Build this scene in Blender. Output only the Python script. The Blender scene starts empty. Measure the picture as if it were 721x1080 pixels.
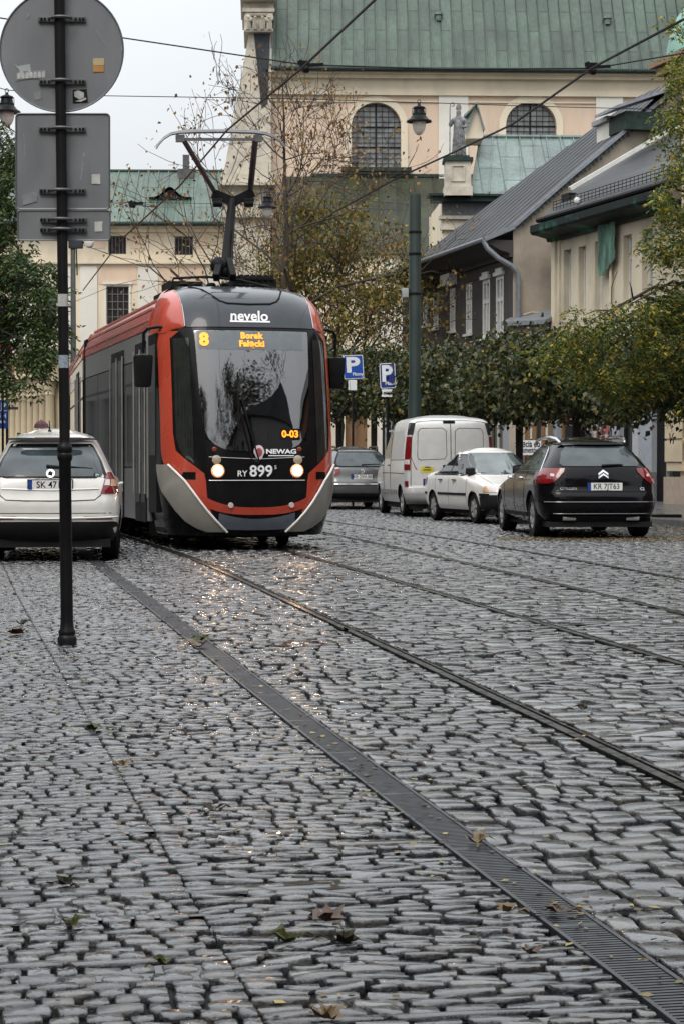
import bpy, bmesh, math, random
import numpy as np
from mathutils import Vector, Matrix
R = math.radians
random.seed(7)
scene = bpy.context.scene
COL = scene.collection

# ------------------------------------------------------------------ camera
F_PX, PW, PH, CAM_H = 2100.0, 721.0, 1080.0, 1.17
PITCH = math.atan(50.0 / F_PX)
cam_d = bpy.data.cameras.new('camera')
cam_d.sensor_fit = 'VERTICAL'; cam_d.sensor_height = 36.0
cam_d.lens = 36.0 * F_PX / PH
cam_d.clip_start = 0.1; cam_d.clip_end = 3000
cam = bpy.data.objects.new('camera', cam_d); COL.objects.link(cam)
cam.location = (0, 0, CAM_H); cam.rotation_euler = (math.pi/2 - PITCH, 0, 0)
scene.camera = cam

def ray(px, py):
    u = (px - PW/2) / F_PX; v = (PH/2 - py) / F_PX
    return Vector((u, math.cos(PITCH) + v*math.sin(PITCH), -math.sin(PITCH) + v*math.cos(PITCH)))
def W(px, py, Y):
    d = ray(px, py); return Vector((0, 0, CAM_H)) + d * (Y / d.y)
def WX(px, Y): return W(px, 490, Y).x
def WZ(py, Y): return W(360, py, Y).z

# ------------------------------------------------------------------ materials
def lin(c):
    return tuple(((x/12.92) if x <= 0.04045 else ((x+0.055)/1.055)**2.4) for x in c)
_mc = {}
def pm(name, col, rough=0.6, metal=0.0, var=0.12, scale=6.0, bump=0.0, bscale=40.0, col2=None, mix_scale=1.5,
       mix_lo=0.45, mix_hi=0.65, coat=0.0, spec=0.5, rvar=0.0, emit=None, estr=0.0, stretch=(1,1,1)):
    """procedural Principled material: base colour broken up by noise, optional stain colour, bump and coat"""
    if name in _mc: return _mc[name]
    if max(col) < .07 and spec == .5 and metal < .5: spec = .08
    m = bpy.data.materials.new(name); m.use_nodes = True
    nt = m.node_tree; N = nt.nodes; L = nt.links
    b = N['Principled BSDF']
    tc = N.new('ShaderNodeTexCoord'); mp = N.new('ShaderNodeMapping'); mp.inputs['Scale'].default_value = stretch
    L.new(tc.outputs['Object'], mp.inputs['Vector'])
    n1 = N.new('ShaderNodeTexNoise'); n1.inputs['Scale'].default_value = scale; n1.inputs['Detail'].default_value = 6
    L.new(mp.outputs['Vector'], n1.inputs['Vector'])
    mr = N.new('ShaderNodeMapRange'); mr.inputs['To Min'].default_value = 1-var; mr.inputs['To Max'].default_value = 1+var
    mr.inputs['From Min'].default_value = .3; mr.inputs['From Max'].default_value = .7
    L.new(n1.outputs['Fac'], mr.inputs['Value'])
    base = N.new('ShaderNodeRGB'); base.outputs[0].default_value = (*col, 1)
    src = base.outputs[0]
    if col2 is not None:
        n2 = N.new('ShaderNodeTexNoise'); n2.inputs['Scale'].default_value = mix_scale; n2.inputs['Detail'].default_value = 8
        n2.inputs['Roughness'].default_value = .65
        L.new(mp.outputs['Vector'], n2.inputs['Vector'])
        r2 = N.new('ShaderNodeMapRange'); r2.inputs['From Min'].default_value = mix_lo; r2.inputs['From Max'].default_value = mix_hi
        L.new(n2.outputs['Fac'], r2.inputs['Value'])
        mx = N.new('ShaderNodeMix'); mx.data_type = 'RGBA'; mx.inputs[7].default_value = (*col2, 1)
        L.new(r2.outputs['Result'], mx.inputs[0]); L.new(src, mx.inputs[6]); src = mx.outputs[2]
    mul = N.new('ShaderNodeMix'); mul.data_type = 'RGBA'; mul.blend_type = 'MULTIPLY'; mul.inputs[0].default_value = 1
    cmb = N.new('ShaderNodeCombineColor')
    for i in range(3): L.new(mr.outputs['Result'], cmb.inputs[i])
    L.new(src, mul.inputs[6]); L.new(cmb.outputs[0], mul.inputs[7])
    L.new(mul.outputs[2], b.inputs['Base Color'])
    b.inputs['Roughness'].default_value = rough; b.inputs['Metallic'].default_value = metal
    b.inputs['Specular IOR Level'].default_value = spec
    if rvar:
        r3 = N.new('ShaderNodeMapRange'); r3.inputs['To Min'].default_value = max(0.02, rough-rvar); r3.inputs['To Max'].default_value = rough+rvar
        r3.inputs['From Min'].default_value = .35; r3.inputs['From Max'].default_value = .65
        L.new(n1.outputs['Fac'], r3.inputs['Value']); L.new(r3.outputs['Result'], b.inputs['Roughness'])
    if coat: b.inputs['Coat Weight'].default_value = coat; b.inputs['Coat Roughness'].default_value = .04
    if bump:
        n4 = N.new('ShaderNodeTexNoise'); n4.inputs['Scale'].default_value = bscale; n4.inputs['Detail'].default_value = 5
        L.new(mp.outputs['Vector'], n4.inputs['Vector'])
        bp = N.new('ShaderNodeBump'); bp.inputs['Strength'].default_value = bump; bp.inputs['Distance'].default_value = .02
        L.new(n4.outputs['Fac'], bp.inputs['Height']); L.new(bp.outputs['Normal'], b.inputs['Normal'])
    if emit: b.inputs['Emission Color'].default_value = (*emit, 1); b.inputs['Emission Strength'].default_value = estr
    _mc[name] = m; return m

def island_mat(name, cols, rough=.5, trans=0.0, spec=.4, bump=0, bscale=30, rvar=0.0, coat=0.0):
    """every mesh island (a leaf, a sett) takes its own tone from a ramp"""
    if name in _mc: return _mc[name]
    m = bpy.data.materials.new(name); m.use_nodes = True
    nt = m.node_tree; N = nt.nodes; L = nt.links; b = N['Principled BSDF']
    g = N.new('ShaderNodeNewGeometry'); cr = N.new('ShaderNodeValToRGB')
    el = cr.color_ramp.elements
    while len(el) < len(cols): el.new(.5)
    for i, (p, c) in enumerate(cols): el[i].position = p; el[i].color = (*c, 1)
    L.new(g.outputs['Random Per Island'], cr.inputs['Fac'])
    tc = N.new('ShaderNodeTexCoord'); n1 = N.new('ShaderNodeTexNoise'); n1.inputs['Scale'].default_value = bscale; n1.inputs['Detail'].default_value = 5
    L.new(tc.outputs['Object'], n1.inputs['Vector'])
    L.new(cr.outputs['Color'], b.inputs['Base Color'])
    b.inputs['Roughness'].default_value = rough; b.inputs['Specular IOR Level'].default_value = spec
    if coat: b.inputs['Coat Weight'].default_value = coat; b.inputs['Coat Roughness'].default_value = .12
    if rvar:
        ml = N.new('ShaderNodeMath'); ml.operation = 'MULTIPLY'; ml.inputs[1].default_value = 37.7
        fr = N.new('ShaderNodeMath'); fr.operation = 'FRACT'
        L.new(g.outputs['Random Per Island'], ml.inputs[0]); L.new(ml.outputs[0], fr.inputs[0])
        ad = N.new('ShaderNodeMath'); ad.operation = 'ADD'; L.new(fr.outputs[0], ad.inputs[0]); L.new(n1.outputs['Fac'], ad.inputs[1])
        mr = N.new('ShaderNodeMapRange'); mr.inputs['From Min'].default_value = .3; mr.inputs['From Max'].default_value = 1.6
        mr.inputs['To Min'].default_value = max(.04, rough-rvar); mr.inputs['To Max'].default_value = rough+rvar
        nb = N.new('ShaderNodeTexNoise'); nb.inputs['Scale'].default_value = .9; nb.inputs['Detail'].default_value = 4; L.new(tc.outputs['Object'], nb.inputs['Vector'])
        mb_ = N.new('ShaderNodeMapRange'); mb_.inputs['From Min'].default_value = .35; mb_.inputs['From Max'].default_value = .65; mb_.inputs['To Min'].default_value = -.45; mb_.inputs['To Max'].default_value = .45; L.new(nb.outputs['Fac'], mb_.inputs['Value'])
        a2 = N.new('ShaderNodeMath'); a2.operation = 'ADD'; L.new(ad.outputs[0], a2.inputs[0]); L.new(mb_.outputs['Result'], a2.inputs[1])
        L.new(a2.outputs[0], mr.inputs['Value']); L.new(mr.outputs['Result'], b.inputs['Roughness'])
        if coat: L.new(mr.outputs['Result'], b.inputs['Coat Roughness'])
    if bump:
        bp = N.new('ShaderNodeBump'); bp.inputs['Strength'].default_value = bump; bp.inputs['Distance'].default_value = .02
        L.new(n1.outputs['Fac'], bp.inputs['Height']); L.new(bp.outputs['Normal'], b.inputs['Normal'])
    if trans:
        out = N['Material Output']; t = N.new('ShaderNodeBsdfTranslucent'); L.new(cr.outputs['Color'], t.inputs['Color'])
        ms = N.new('ShaderNodeMixShader'); ms.inputs[0].default_value = trans
        L.new(b.outputs[0], ms.inputs[1]); L.new(t.outputs[0], ms.inputs[2]); L.new(ms.outputs[0], out.inputs['Surface'])
    _mc[name] = m; return m

# ------------------------------------------------------------------ mesh builder
def V(*a): return Vector(a)
class MB:
    def __init__(s): s.v = []; s.f = []
    def add(s, vs, fs):
        o = len(s.v); s.v += [tuple(v) for v in vs]; s.f += [tuple(i+o for i in f) for f in fs]; return s
    def box(s, x0, x1, y0, y1, z0, z1):
        return s.add([(x0,y0,z0),(x1,y0,z0),(x1,y1,z0),(x0,y1,z0),(x0,y0,z1),(x1,y0,z1),(x1,y1,z1),(x0,y1,z1)],
                     [(0,3,2,1),(4,5,6,7),(0,1,5,4),(1,2,6,5),(2,3,7,6),(3,0,4,7)])
    def hexa(s, p):   # 8 points: bottom ring then top ring
        return s.add(p, [(0,3,2,1),(4,5,6,7),(0,1,5,4),(1,2,6,5),(2,3,7,6),(3,0,4,7)])
    def prism(s, poly, vec):
        n = len(poly); vec = Vector(vec)
        vs = [Vector(p) for p in poly] + [Vector(p)+vec for p in poly]
        return s.add(vs, [tuple(range(n))[::-1], tuple(range(n, 2*n))] + [(i, (i+1)%n, n+(i+1)%n, n+i) for i in range(n)])
    def tube(s, pts, r, n=8):
        pts = [Vector(p) for p in pts]; k = len(pts)
        rs = r if isinstance(r, (list, tuple)) else [r]*k
        vs = []; up = None
        for i, p in enumerate(pts):
            d = (pts[min(i+1, k-1)] - pts[max(i-1, 0)])
            if d.length < 1e-9: d = V(0,0,1)
            d.normalize()
            if up is None: up = V(0,0,1) if abs(d.z) < .9 else V(1,0,0)
            a = d.cross(up)
            if a.length < 1e-4: a = d.cross(V(0,1,0))
            a.normalize(); b = d.cross(a); up = -b if False else a.cross(d)
            for j in range(n):
                t = 2*math.pi*j/n; vs.append(p + (a*math.cos(t) + b*math.sin(t))*rs[i])
        fs = [(i*n+j, i*n+(j+1)%n, (i+1)*n+(j+1)%n, (i+1)*n+j) for i in range(k-1) for j in range(n)]
        fs += [tuple(range(n))[::-1], tuple(range((k-1)*n, k*n))]
        return s.add(vs, fs)
    def lathe(s, prof, c=(0,0,0), n=24, ax='z'):   # prof: (r, h)
        vs = []
        for r, h in prof:
            for j in range(n):
                t = 2*math.pi*j/n; a, b = r*math.cos(t), r*math.sin(t)
                vs.append({'z': (c[0]+a, c[1]+b, c[2]+h), 'x': (c[0]+h, c[1]+a, c[2]+b), 'y': (c[0]+b, c[1]+h, c[2]+a)}[ax])
        k = len(prof)
        fs = [(i*n+j, i*n+(j+1)%n, (i+1)*n+(j+1)%n, (i+1)*n+j) for i in range(k-1) for j in range(n)]
        fs += [tuple(range(n))[::-1], tuple(range((k-1)*n, k*n))]
        return s.add(vs, fs)
    def grid(s, rows, close=False):
        m = len(rows[0]); vs = [p for r in rows for p in r]
        fs = []
        for i in range(len(rows)-1):
            for j in range(m if close else m-1):
                fs.append((i*m+j, i*m+(j+1)%m, (i+1)*m+(j+1)%m, (i+1)*m+j))
        return s.add(vs, fs)
    def sheet(s, rows, back):      # a grid given thickness: edges folded back by vector
        m = len(rows[0]); k = len(rows); back = Vector(back)
        s.grid(rows)
        per = [(0,j) for j in range(m)] + [(i,m-1) for i in range(1,k)] + [(k-1,j) for j in range(m-2,-1,-1)] + [(i,0) for i in range(k-2,0,-1)]
        a = [Vector(rows[i][j]) for i, j in per]; q = len(a)
        return s.add(a + [p+back for p in a], [(i, q+i, q+(i+1)%q, (i+1)%q) for i in range(q)])
    def ball(s, c, r, n=12, sc=(1,1,1)):
        rows = []
        for i in range(n//2+1):
            ph = math.pi*i/(n//2); rr = max(math.sin(ph), 1e-3)
            rows.append([(c[0]+r*sc[0]*rr*math.cos(2*math.pi*j/n), c[1]+r*sc[1]*rr*math.sin(2*math.pi*j/n), c[2]+r*sc[2]*math.cos(ph)) for j in range(n)])
        return s.grid(rows, True)
    def beam(s, a, b, w, h, up=(0,0,1)):     # rectangular bar from a to b
        a = Vector(a); b = Vector(b); d = (b-a).normalized(); u = Vector(up)
        x = d.cross(u)
        if x.length < 1e-4: x = d.cross(V(1,0,0))
        x.normalize(); z = x.cross(d)
        r = lambda p: [p - x*w/2 - z*h/2, p + x*w/2 - z*h/2, p + x*w/2 + z*h/2, p - x*w/2 + z*h/2]
        return s.hexa(r(a) + r(b))
    def build(s, name, mat, parent=None, smooth=True, angle=35, bevel=0, world=False, fix=True):
        me = bpy.data.meshes.new(name); me.from_pydata(s.v, [], s.f); me.update()
        if fix or bevel:
            bm = bmesh.new(); bm.from_mesh(me)
            if bevel:
                bmesh.ops.remove_doubles(bm, verts=bm.verts, dist=1e-5)
            bmesh.ops.recalc_face_normals(bm, faces=bm.faces)
            if bevel:
                es = [e for e in bm.edges if len(e.link_faces) == 2 and e.calc_face_angle(0) > R(30)]
                bmesh.ops.bevel(bm, geom=es, offset=bevel, segments=2, affect='EDGES', profile=.6, clamp_overlap=True)
            bm.to_mesh(me); bm.free()
        if smooth:
            me.shade_smooth()
            me.set_sharp_from_angle(angle=R(angle))
        me.materials.append(mat)
        o = bpy.data.objects.new(name, me); COL.objects.link(o)
        if parent is not None:
            o.parent = parent
            if world: o.matrix_parent_inverse = world_inv(parent)
        return o
def world_inv(p):
    m = Matrix.Identity(4)
    while p is not None:
        m = p.matrix_parent_inverse @ p.matrix_basis @ m if p.parent else p.matrix_basis @ m
        p = p.parent
    return m.inverted()
def tag(o, label=None, cat=None, group=None, kind=None):
    if label: o['label'] = label
    if cat: o['category'] = cat
    if group: o['group'] = group
    if kind: o['kind'] = kind
    return o
def thing(name, label, cat, loc=(0,0,0), rz=0, group=None):
    o = bpy.data.objects.new(name, None); COL.objects.link(o); o.empty_display_size = .3
    o.location = loc; o.rotation_euler = (0, 0, rz)
    return tag(o, label, cat, group)
def copy_tree(o, parent=None):
    c = o.copy(); COL.objects.link(c)
    if parent is not None: c.parent = parent
    for ch in list(o.children): copy_tree(ch, c)
    return c
def text_mb(body, size, place, bold=0.0, align='CENTER', shear=0, depth=.004, sx=1.0, space=1.0):
    """lettering as thin solid geometry; place(x, z) maps flat letter coordinates to 3-D, y is depth"""
    cu = bpy.data.curves.new('lettering', 'FONT'); cu.body = body; cu.size = size; cu.align_x = align; cu.align_y = 'CENTER'
    cu.offset = bold; cu.shear = shear; cu.resolution_u = 3; cu.extrude = depth; cu.space_character = space
    o = bpy.data.objects.new('lettering', cu); COL.objects.link(o)
    dg = bpy.context.evaluated_depsgraph_get(); me = bpy.data.meshes.new_from_object(o.evaluated_get(dg))
    mb = MB(); mb.add([place(v.co.x*sx, v.co.y, v.co.z) for v in me.vertices], [tuple(p.vertices) for p in me.polygons])
    bpy.data.objects.remove(o); bpy.data.meshes.remove(me); bpy.data.curves.remove(cu)
    return mb
def interp(x, xs, ys):
    return float(np.interp(x, xs, ys))
def smooth_interp(x, pts):
    """Catmull-Rom through (x, y) points"""
    xs = [p[0] for p in pts]; ys = [p[1] for p in pts]; n = len(xs)
    if x <= xs[0]: return ys[0]
    if x >= xs[-1]: return ys[-1]
    i = max(k for k in range(n-1) if xs[k] <= x)
    h = xs[i+1]-xs[i]; t = (x-xs[i])/h
    def sl(k):
        if k == 0: return (ys[1]-ys[0])/(xs[1]-xs[0])
        if k == n-1: return (ys[-1]-ys[-2])/(xs[-1]-xs[-2])
        a = (ys[k]-ys[k-1])/(xs[k]-xs[k-1]); b = (ys[k+1]-ys[k])/(xs[k+1]-xs[k])
        return 0 if a*b <= 0 else 2*a*b/(a+b)
    m0, m1 = sl(i)*h, sl(i+1)*h
    return (2*t**3-3*t**2+1)*ys[i] + (t**3-2*t**2+t)*m0 + (-2*t**3+3*t**2)*ys[i+1] + (t**3-t**2)*m1

# ------------------------------------------------------------------ world and light
wd = bpy.data.worlds.new('World'); scene.world = wd; wd.use_nodes = True
nt = wd.node_tree; N = nt.nodes; L = nt.links
bg = N['Background']
sky = N.new('ShaderNodeTexSky'); sky.sky_type = 'NISHITA'; sky.sun_disc = False
SUN_EL, SUN_AZ = 52, 205        # behind the photographer, a little to the left
sky.sun_elevation = R(SUN_EL); sky.sun_rotation = R(SUN_AZ)
sky.dust_density = 5; sky.air_density = 1.0
bw = N.new('ShaderNodeRGBToBW'); L.new(sky.outputs[0], bw.inputs[0])
mixw = N.new('ShaderNodeMix'); mixw.data_type = 'RGBA'; mixw.inputs[0].default_value = .8
cloud = N.new('ShaderNodeRGB'); cloud.outputs[0].default_value = (7.45, 7.62, 7.75, 1)     # flat grey cloud cover
L.new(sky.outputs[0], mixw.inputs[6]); L.new(cloud.outputs[0], mixw.inputs[7])
gm = N.new('ShaderNodeTexCoord'); sp = N.new('ShaderNodeSeparateXYZ'); L.new(gm.outputs['Generated'], sp.inputs[0])
mrw = N.new('ShaderNodeMapRange'); mrw.inputs['From Min'].default_value = .12; mrw.inputs['From Max'].default_value = 1; mrw.inputs['To Min'].default_value = 1.12; mrw.inputs['To Max'].default_value = 3.0
L.new(sp.outputs['Z'], mrw.inputs['Value'])
cn = N.new('ShaderNodeTexNoise'); cn.inputs['Scale'].default_value = 2.2; cn.inputs['Detail'].default_value = 6; L.new(gm.outputs['Generated'], cn.inputs['Vector'])
cmr = N.new('ShaderNodeMapRange'); cmr.inputs['To Min'].default_value = .93; cmr.inputs['To Max'].default_value = 1.07; cmr.inputs['From Min'].default_value = .3; cmr.inputs['From Max'].default_value = .7
L.new(cn.outputs['Fac'], cmr.inputs['Value'])
mm = N.new('ShaderNodeMath'); mm.operation = 'MULTIPLY'; L.new(mrw.outputs[0], mm.inputs[0]); L.new(cmr.outputs[0], mm.inputs[1])
vs = N.new('ShaderNodeVectorMath'); vs.operation = 'SCALE'; L.new(mixw.outputs[2], vs.inputs[0]); L.new(mm.outputs[0], vs.inputs['Scale'])
L.new(vs.outputs[0], bg.inputs['Color']); bg.inputs['Strength'].default_value = 0.1
sd = bpy.data.lights.new('sun', 'SUN'); sd.energy = 0.9; sd.angle = R(25); sd.color = (1, .97, .93)
so = bpy.data.objects.new('sun', sd); COL.objects.link(so)
so.rotation_euler = (R(90-SUN_EL), 0, R(180-SUN_AZ))
so.location = (0, -10, 40)
vsn = scene.view_settings
vsn.view_transform = 'Standard'; vsn.look = 'None'; vsn.gamma = 1; vsn.exposure = 0.18; vsn.use_curve_mapping = False
scene.cycles.max_bounces = 6; scene.cycles.diffuse_bounces = 3; scene.cycles.glossy_bounces = 3
scene.cycles.use_denoising = True
# ================================================================== GROUND
# track centre lines as X(Y); street frame: s along the street, l across it
TR_A = [(1.5,2.22),(7.33,1.24),(14.1,.06),(24.2,-1.74),(30,-2.95),(36,-4.3),(45,-6.05),(62,-8.6),(90,-12.0)]
TR_C = [(1.5,4.86),(15.65,2.69),(19.9,2.05),(29.6,.5),(34.1,-.32),(40,-1.55),(50,-3.4),(62,-5.2),(90,-9.0)]
DRAIN = [(1.5,1.27),(4.31,.735),(6.75,.256),(10,-.36),(16,-1.47),(22.5,-2.69),(30,-4.05),(45,-6.9),(62,-9.8)]
SEAM = [(1.5,.37),(4.24,-.18),(22.1,-3.74),(62,-11.0)]
def offs(line, d):
    out = []
    for i, (y, x) in enumerate(line):
        a = line[max(i-1,0)]; b = line[min(i+1,len(line)-1)]
        t = V(b[1]-a[1], b[0]-a[0], 0).normalized(); n = V(t.y, -t.x, 0)
        out.append((y + n.y*d, x + n.x*d))
    return out
def dens(line, step=.6):
    ys = np.arange(line[0][0], line[-1][0], step)
    return [(float(y), smooth_interp(float(y), line)) for y in ys]
A_ = dens(TR_A); C_ = dens(TR_C); B_ = offs(A_, 1.5); D_ = offs(C_, 1.5); DR = dens(DRAIN); SE = dens(SEAM)
SL = .18; HD = math.atan(SL); dS = (-math.sin(HD), math.cos(HD)); nS = (math.cos(HD), math.sin(HD))
def to_sl(x, y): return x*dS[0]+y*dS[1], x*nS[0]+y*nS[1]
def line_l(line):
    p = sorted(to_sl(x, y) for y, x in line); return [a for a, b in p], [b for a, b in p]
LIN = {k: line_l(v) for k, v in dict(A=A_, B=B_, C=C_, D=D_, DR=DR, SE=SE).items()}
def at_s(k, s): return float(np.interp(s, LIN[k][0], LIN[k][1]))

m_ground = pm('wet_sandy_joints', (.008,.0078,.0075), rough=.7, var=.5, scale=9, bump=.5, bscale=60, rvar=.2, spec=.08)
g = MB(); g.add([(-400,-200,0),(400,-200,0),(400,600,0),(-400,600,0)], [(0,1,2,3)])
g.v = [(x, y, -.03) for x, y, z in g.v]
gm_ = pm('wet_far_paving', (.075,.077,.08), rough=.42, var=.6, scale=7, bump=.9, bscale=9, rvar=.15, col2=(.03,.03,.03), mix_scale=8)
tag(g.build('ground', gm_, smooth=False), kind='structure')
g = MB(); g.add([(-13,1,-.026),(13,1,-.026),(16,64,-.026),(-20,64,-.026)], [(0,1,2,3)])
tag(g.build('paving_bed', m_ground, smooth=False), kind='structure')
m_wetbed = pm('water_filled_joints', (.010,.010,.010), rough=.55, var=.5, scale=5, bump=.25, bscale=40, rvar=.2, spec=.08)
g = MB(); g.grid([[V(-13.5,y,-.018), V(x-.10,y,-.018)] for y, x in DR]); tag(g.build('pavement_bed', m_wetbed, smooth=False, fix=False), kind='structure')

rng = np.random.default_rng(11)
stones = []     # cx, cy, half across, half along, z, heading jitter, tiltx, tilty
def row_fill(s, hgt, l0, l1, wmean, wig, zvar, tilt, gap):
    l = l0 + gap
    while l < l1 - .03:
        w = wmean*rng.uniform(.62, 1.42)
        if l + w > l1 - .35*wmean: w = l1 - gap - l
        if w < .03: break
        cl = l + w/2
        sj = s + wig*math.sin(cl*1.7 + s*.6) + rng.normal(0, hgt*.035)
        X = cl*nS[0] + sj*dS[0]; Y = cl*nS[1] + sj*dS[1]
        if Y > 2.6 and -.19*Y - 2.6 < X < .20*Y + 3.4:
            stones.append((X, Y, w/2 - gap*rng.uniform(.25,.6), hgt/2*rng.uniform(.955,1.04) - gap*.5, rng.normal(0, zvar), HD + rng.normal(0, .03), rng.normal(0, tilt), rng.normal(0, tilt)))
        l += w + gap*rng.uniform(.5,1.3)
RW = .052
def fill_zone(s0, s1, hm, wm, fa, fb, zv=.0035, tilt=.022, gap=.012, wig=.02, band=0):
    s = s0
    while s < s1:
        h = hm*rng.uniform(.8, 1.22)
        a, b = fa(s), fb(s)
        flat_ = rng.random() < band
        if b > a: row_fill(s, h, a, b, wm*(3.2 if flat_ else 1), wig, zv*(.3 if flat_ else 1), tilt*(.2 if flat_ else 1), gap)
        s += h + gap*.6
S1 = 63
fill_zone(2.4, S1, .064, .082, lambda s: at_s('SE',s)-13, lambda s: at_s('SE',s)+.009, wig=.03, zv=.002, tilt=.034, gap=.006, band=.07)
fill_zone(2.4, 6.1, .05, .105, lambda s: at_s('SE',s)-.007, lambda s: at_s('DR',s)-.068, wig=.02, gap=.006, tilt=.05, band=.06)
fill_zone(6.1, S1, .07, .085, lambda s: at_s('SE',s)-.007, lambda s: at_s('DR',s)-.068, wig=.045, zv=.003, tilt=.045, gap=.006, band=.05)
fill_zone(2.4, S1, .11, .115, lambda s: at_s('DR',s)+.066, lambda s: at_s('A',s)-RW, gap=.010, tilt=.048)
fill_zone(2.4, S1, .13, .15, lambda s: at_s('A',s)+RW, lambda s: at_s('B',s)-RW, gap=.011, tilt=.05, zv=.005)
fill_zone(2.4, S1, .155, .18, lambda s: at_s('B',s)+RW, lambda s: at_s('C',s)-RW, gap=.011, tilt=.05, zv=.005)
fill_zone(2.4, S1, .155, .18, lambda s: at_s('C',s)+RW, lambda s: at_s('D',s)-RW, gap=.021, tilt=.03)
fill_zone(2.4, S1, .13, .15, lambda s: at_s('D',s)+RW, lambda s: at_s('D',s)+13, gap=.014, tilt=.025)
stones = np.array(stones)
def stone_mesh(st, n, rings):
    """rings: (radial scale, z) from the joint up; all setts in one mesh"""
    k = len(st); ang = (np.arange(n)+.5)*2*np.pi/n
    # superellipse outline: rounded rectangle
    p = 9.0
    r = (np.abs(np.cos(ang))**p + np.abs(np.sin(ang))**p)**(-1/p) if n > 4 else np.full(n, 1.38)
    ox, oy = r*np.cos(ang), r*np.sin(ang)
    jit = 1 + rng.normal(0, .03, (k, n))
    ca, sa = np.cos(st[:,5])[:,None], np.sin(st[:,5])[:,None]
    vs = []
    hmin = np.minimum(st[:,2], st[:,3])[:,None]
    for sc, z in rings + [(0.0, None)]:
        if z is None:
            lx = np.zeros((k,1)); ly = np.zeros((k,1)); zz = st[:,4][:,None] + rng.normal(.0015, .0015, (k,1))
        else:
            ins = (1-sc)*hmin
            ax = np.maximum(st[:,2][:,None]-ins, .004); ay = np.maximum(st[:,3][:,None]-ins, .004)
            lx = ax*ox[None]*jit; ly = ay*oy[None]*jit
            zz = z + (st[:,4][:,None] if z > -.02 else 0) + lx*st[:,6][:,None] + ly*st[:,7][:,None] + np.zeros((k,n))
            if z > -.004: zz = zz + rng.normal(0, .0012, (k,n))
        x = st[:,0][:,None] + lx*ca - ly*sa; y = st[:,1][:,None] + lx*sa + ly*ca
        vs.append(np.stack([x, y, zz], -1))
    vs = np.concatenate(vs, 1); per = vs.shape[1]
    faces = []
    for q in range(len(rings)-1):
        for j in range(n):
            faces.append([q*n+j, q*n+(j+1)%n, (q+1)*n+(j+1)%n, (q+1)*n+j])
    q = len(rings)-1
    tris = [[q*n+j, q*n+(j+1)%n, per-1] for j in range(n)]
    base = (np.arange(k)*per)[:,None,None]
    fq = (np.array(faces)[None]+base).reshape(-1,4); ft = (np.array(tris)[None]+base).reshape(-1,3)
    return vs.reshape(-1,3), fq, ft
def mesh_np(name, vs, fq, ft, mat, smooth=True):
    me = bpy.data.meshes.new(name)
    nq, ntg = len(fq), len(ft)
    me.vertices.add(len(vs)); me.vertices.foreach_set('co', vs.astype(np.float32).ravel())
    me.loops.add(nq*4+ntg*3)
    me.loops.foreach_set('vertex_index', np.concatenate([np.asarray(fq).ravel(), np.asarray(ft).ravel()]).astype(np.int32))
    me.polygons.add(nq+ntg)
    ls = np.concatenate([np.arange(nq)*4, nq*4+np.arange(ntg)*3]); 
    me.polygons.foreach_set('loop_start', ls.astype(np.int32))
    me.polygons.foreach_set('use_smooth', np.full(nq+ntg, smooth))
    me.update(calc_edges=True); me.validate()
    me.materials.append(mat)
    o = bpy.data.objects.new(name, me); COL.objects.link(o); return o
near = stones[:,1] < 24
v1, q1, t1 = stone_mesh(stones[near], 12, [(1.0,-.034),(1.0,-.010),(.95,-.003),(.84,0.0)])
v2, q2, t2 = stone_mesh(stones[~near], 8, [(1.0,-.03),(.97,-.007),(.84,0.0)])
m_sett = island_mat('wet_granite_setts', [(0,(.008,.009,.011)),(.3,(.020,.024,.030)),(.45,(.034,.031,.027)),(.62,(.032,.036,.042)),(.8,(.058,.052,.044)),(.91,(.070,.075,.081)),(1,(.13,.128,.12))], rough=.16, rvar=.14, bump=.45, bscale=75, spec=.6, coat=1.0)
tag(mesh_np('cobbled_road', np.concatenate([v1, v2]), np.concatenate([q1, q2+len(v1)]), np.concatenate([t1, t2+len(v1)]), m_sett), kind='structure')

# thin films of standing water on the worn pavement, the higher setts break through
m_film = pm('standing_water', (.02,.021,.022), rough=.05, var=.2, spec=.6, bump=.06, bscale=14)
g = MB(); rw_ = random.Random(4)
for cx, cy, a_, b_ in ((-.75,5.15,.34,.10),(-.45,4.55,.26,.06),(-.2,5.5,.30,.07),(-1.0,6.3,.40,.12),(-1.6,8.6,.5,.22),(-1.0,7.9,.35,.12),(-2.4,11.5,.7,.3),(-1.5,11.0,.5,.2),(-2.9,15.0,.8,.4),(-2.2,17.5,.7,.4),(-3.4,19.5,.9,.5),(-.6,9.4,.4,.15),(-.4,13.0,.5,.22),(1.3,14.5,.5,.25)):
    pl = []
    for t_ in range(26):
        an = 2*math.pi*t_/26; k_ = 1+.28*math.sin(3*an+cx*5)+.16*math.sin(5*an+cy*3)+rw_.uniform(-.09,.09)
        u_, v_ = a_*k_*math.cos(an), b_*k_*math.sin(an); pl.append((cx+u_*nS[0]+v_*dS[0], cy+u_*nS[1]+v_*dS[1], -.0036))
    g.add(pl, [tuple(range(26))])
tag(g.build('puddle_water', m_film, smooth=False, fix=False), kind='structure')

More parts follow.
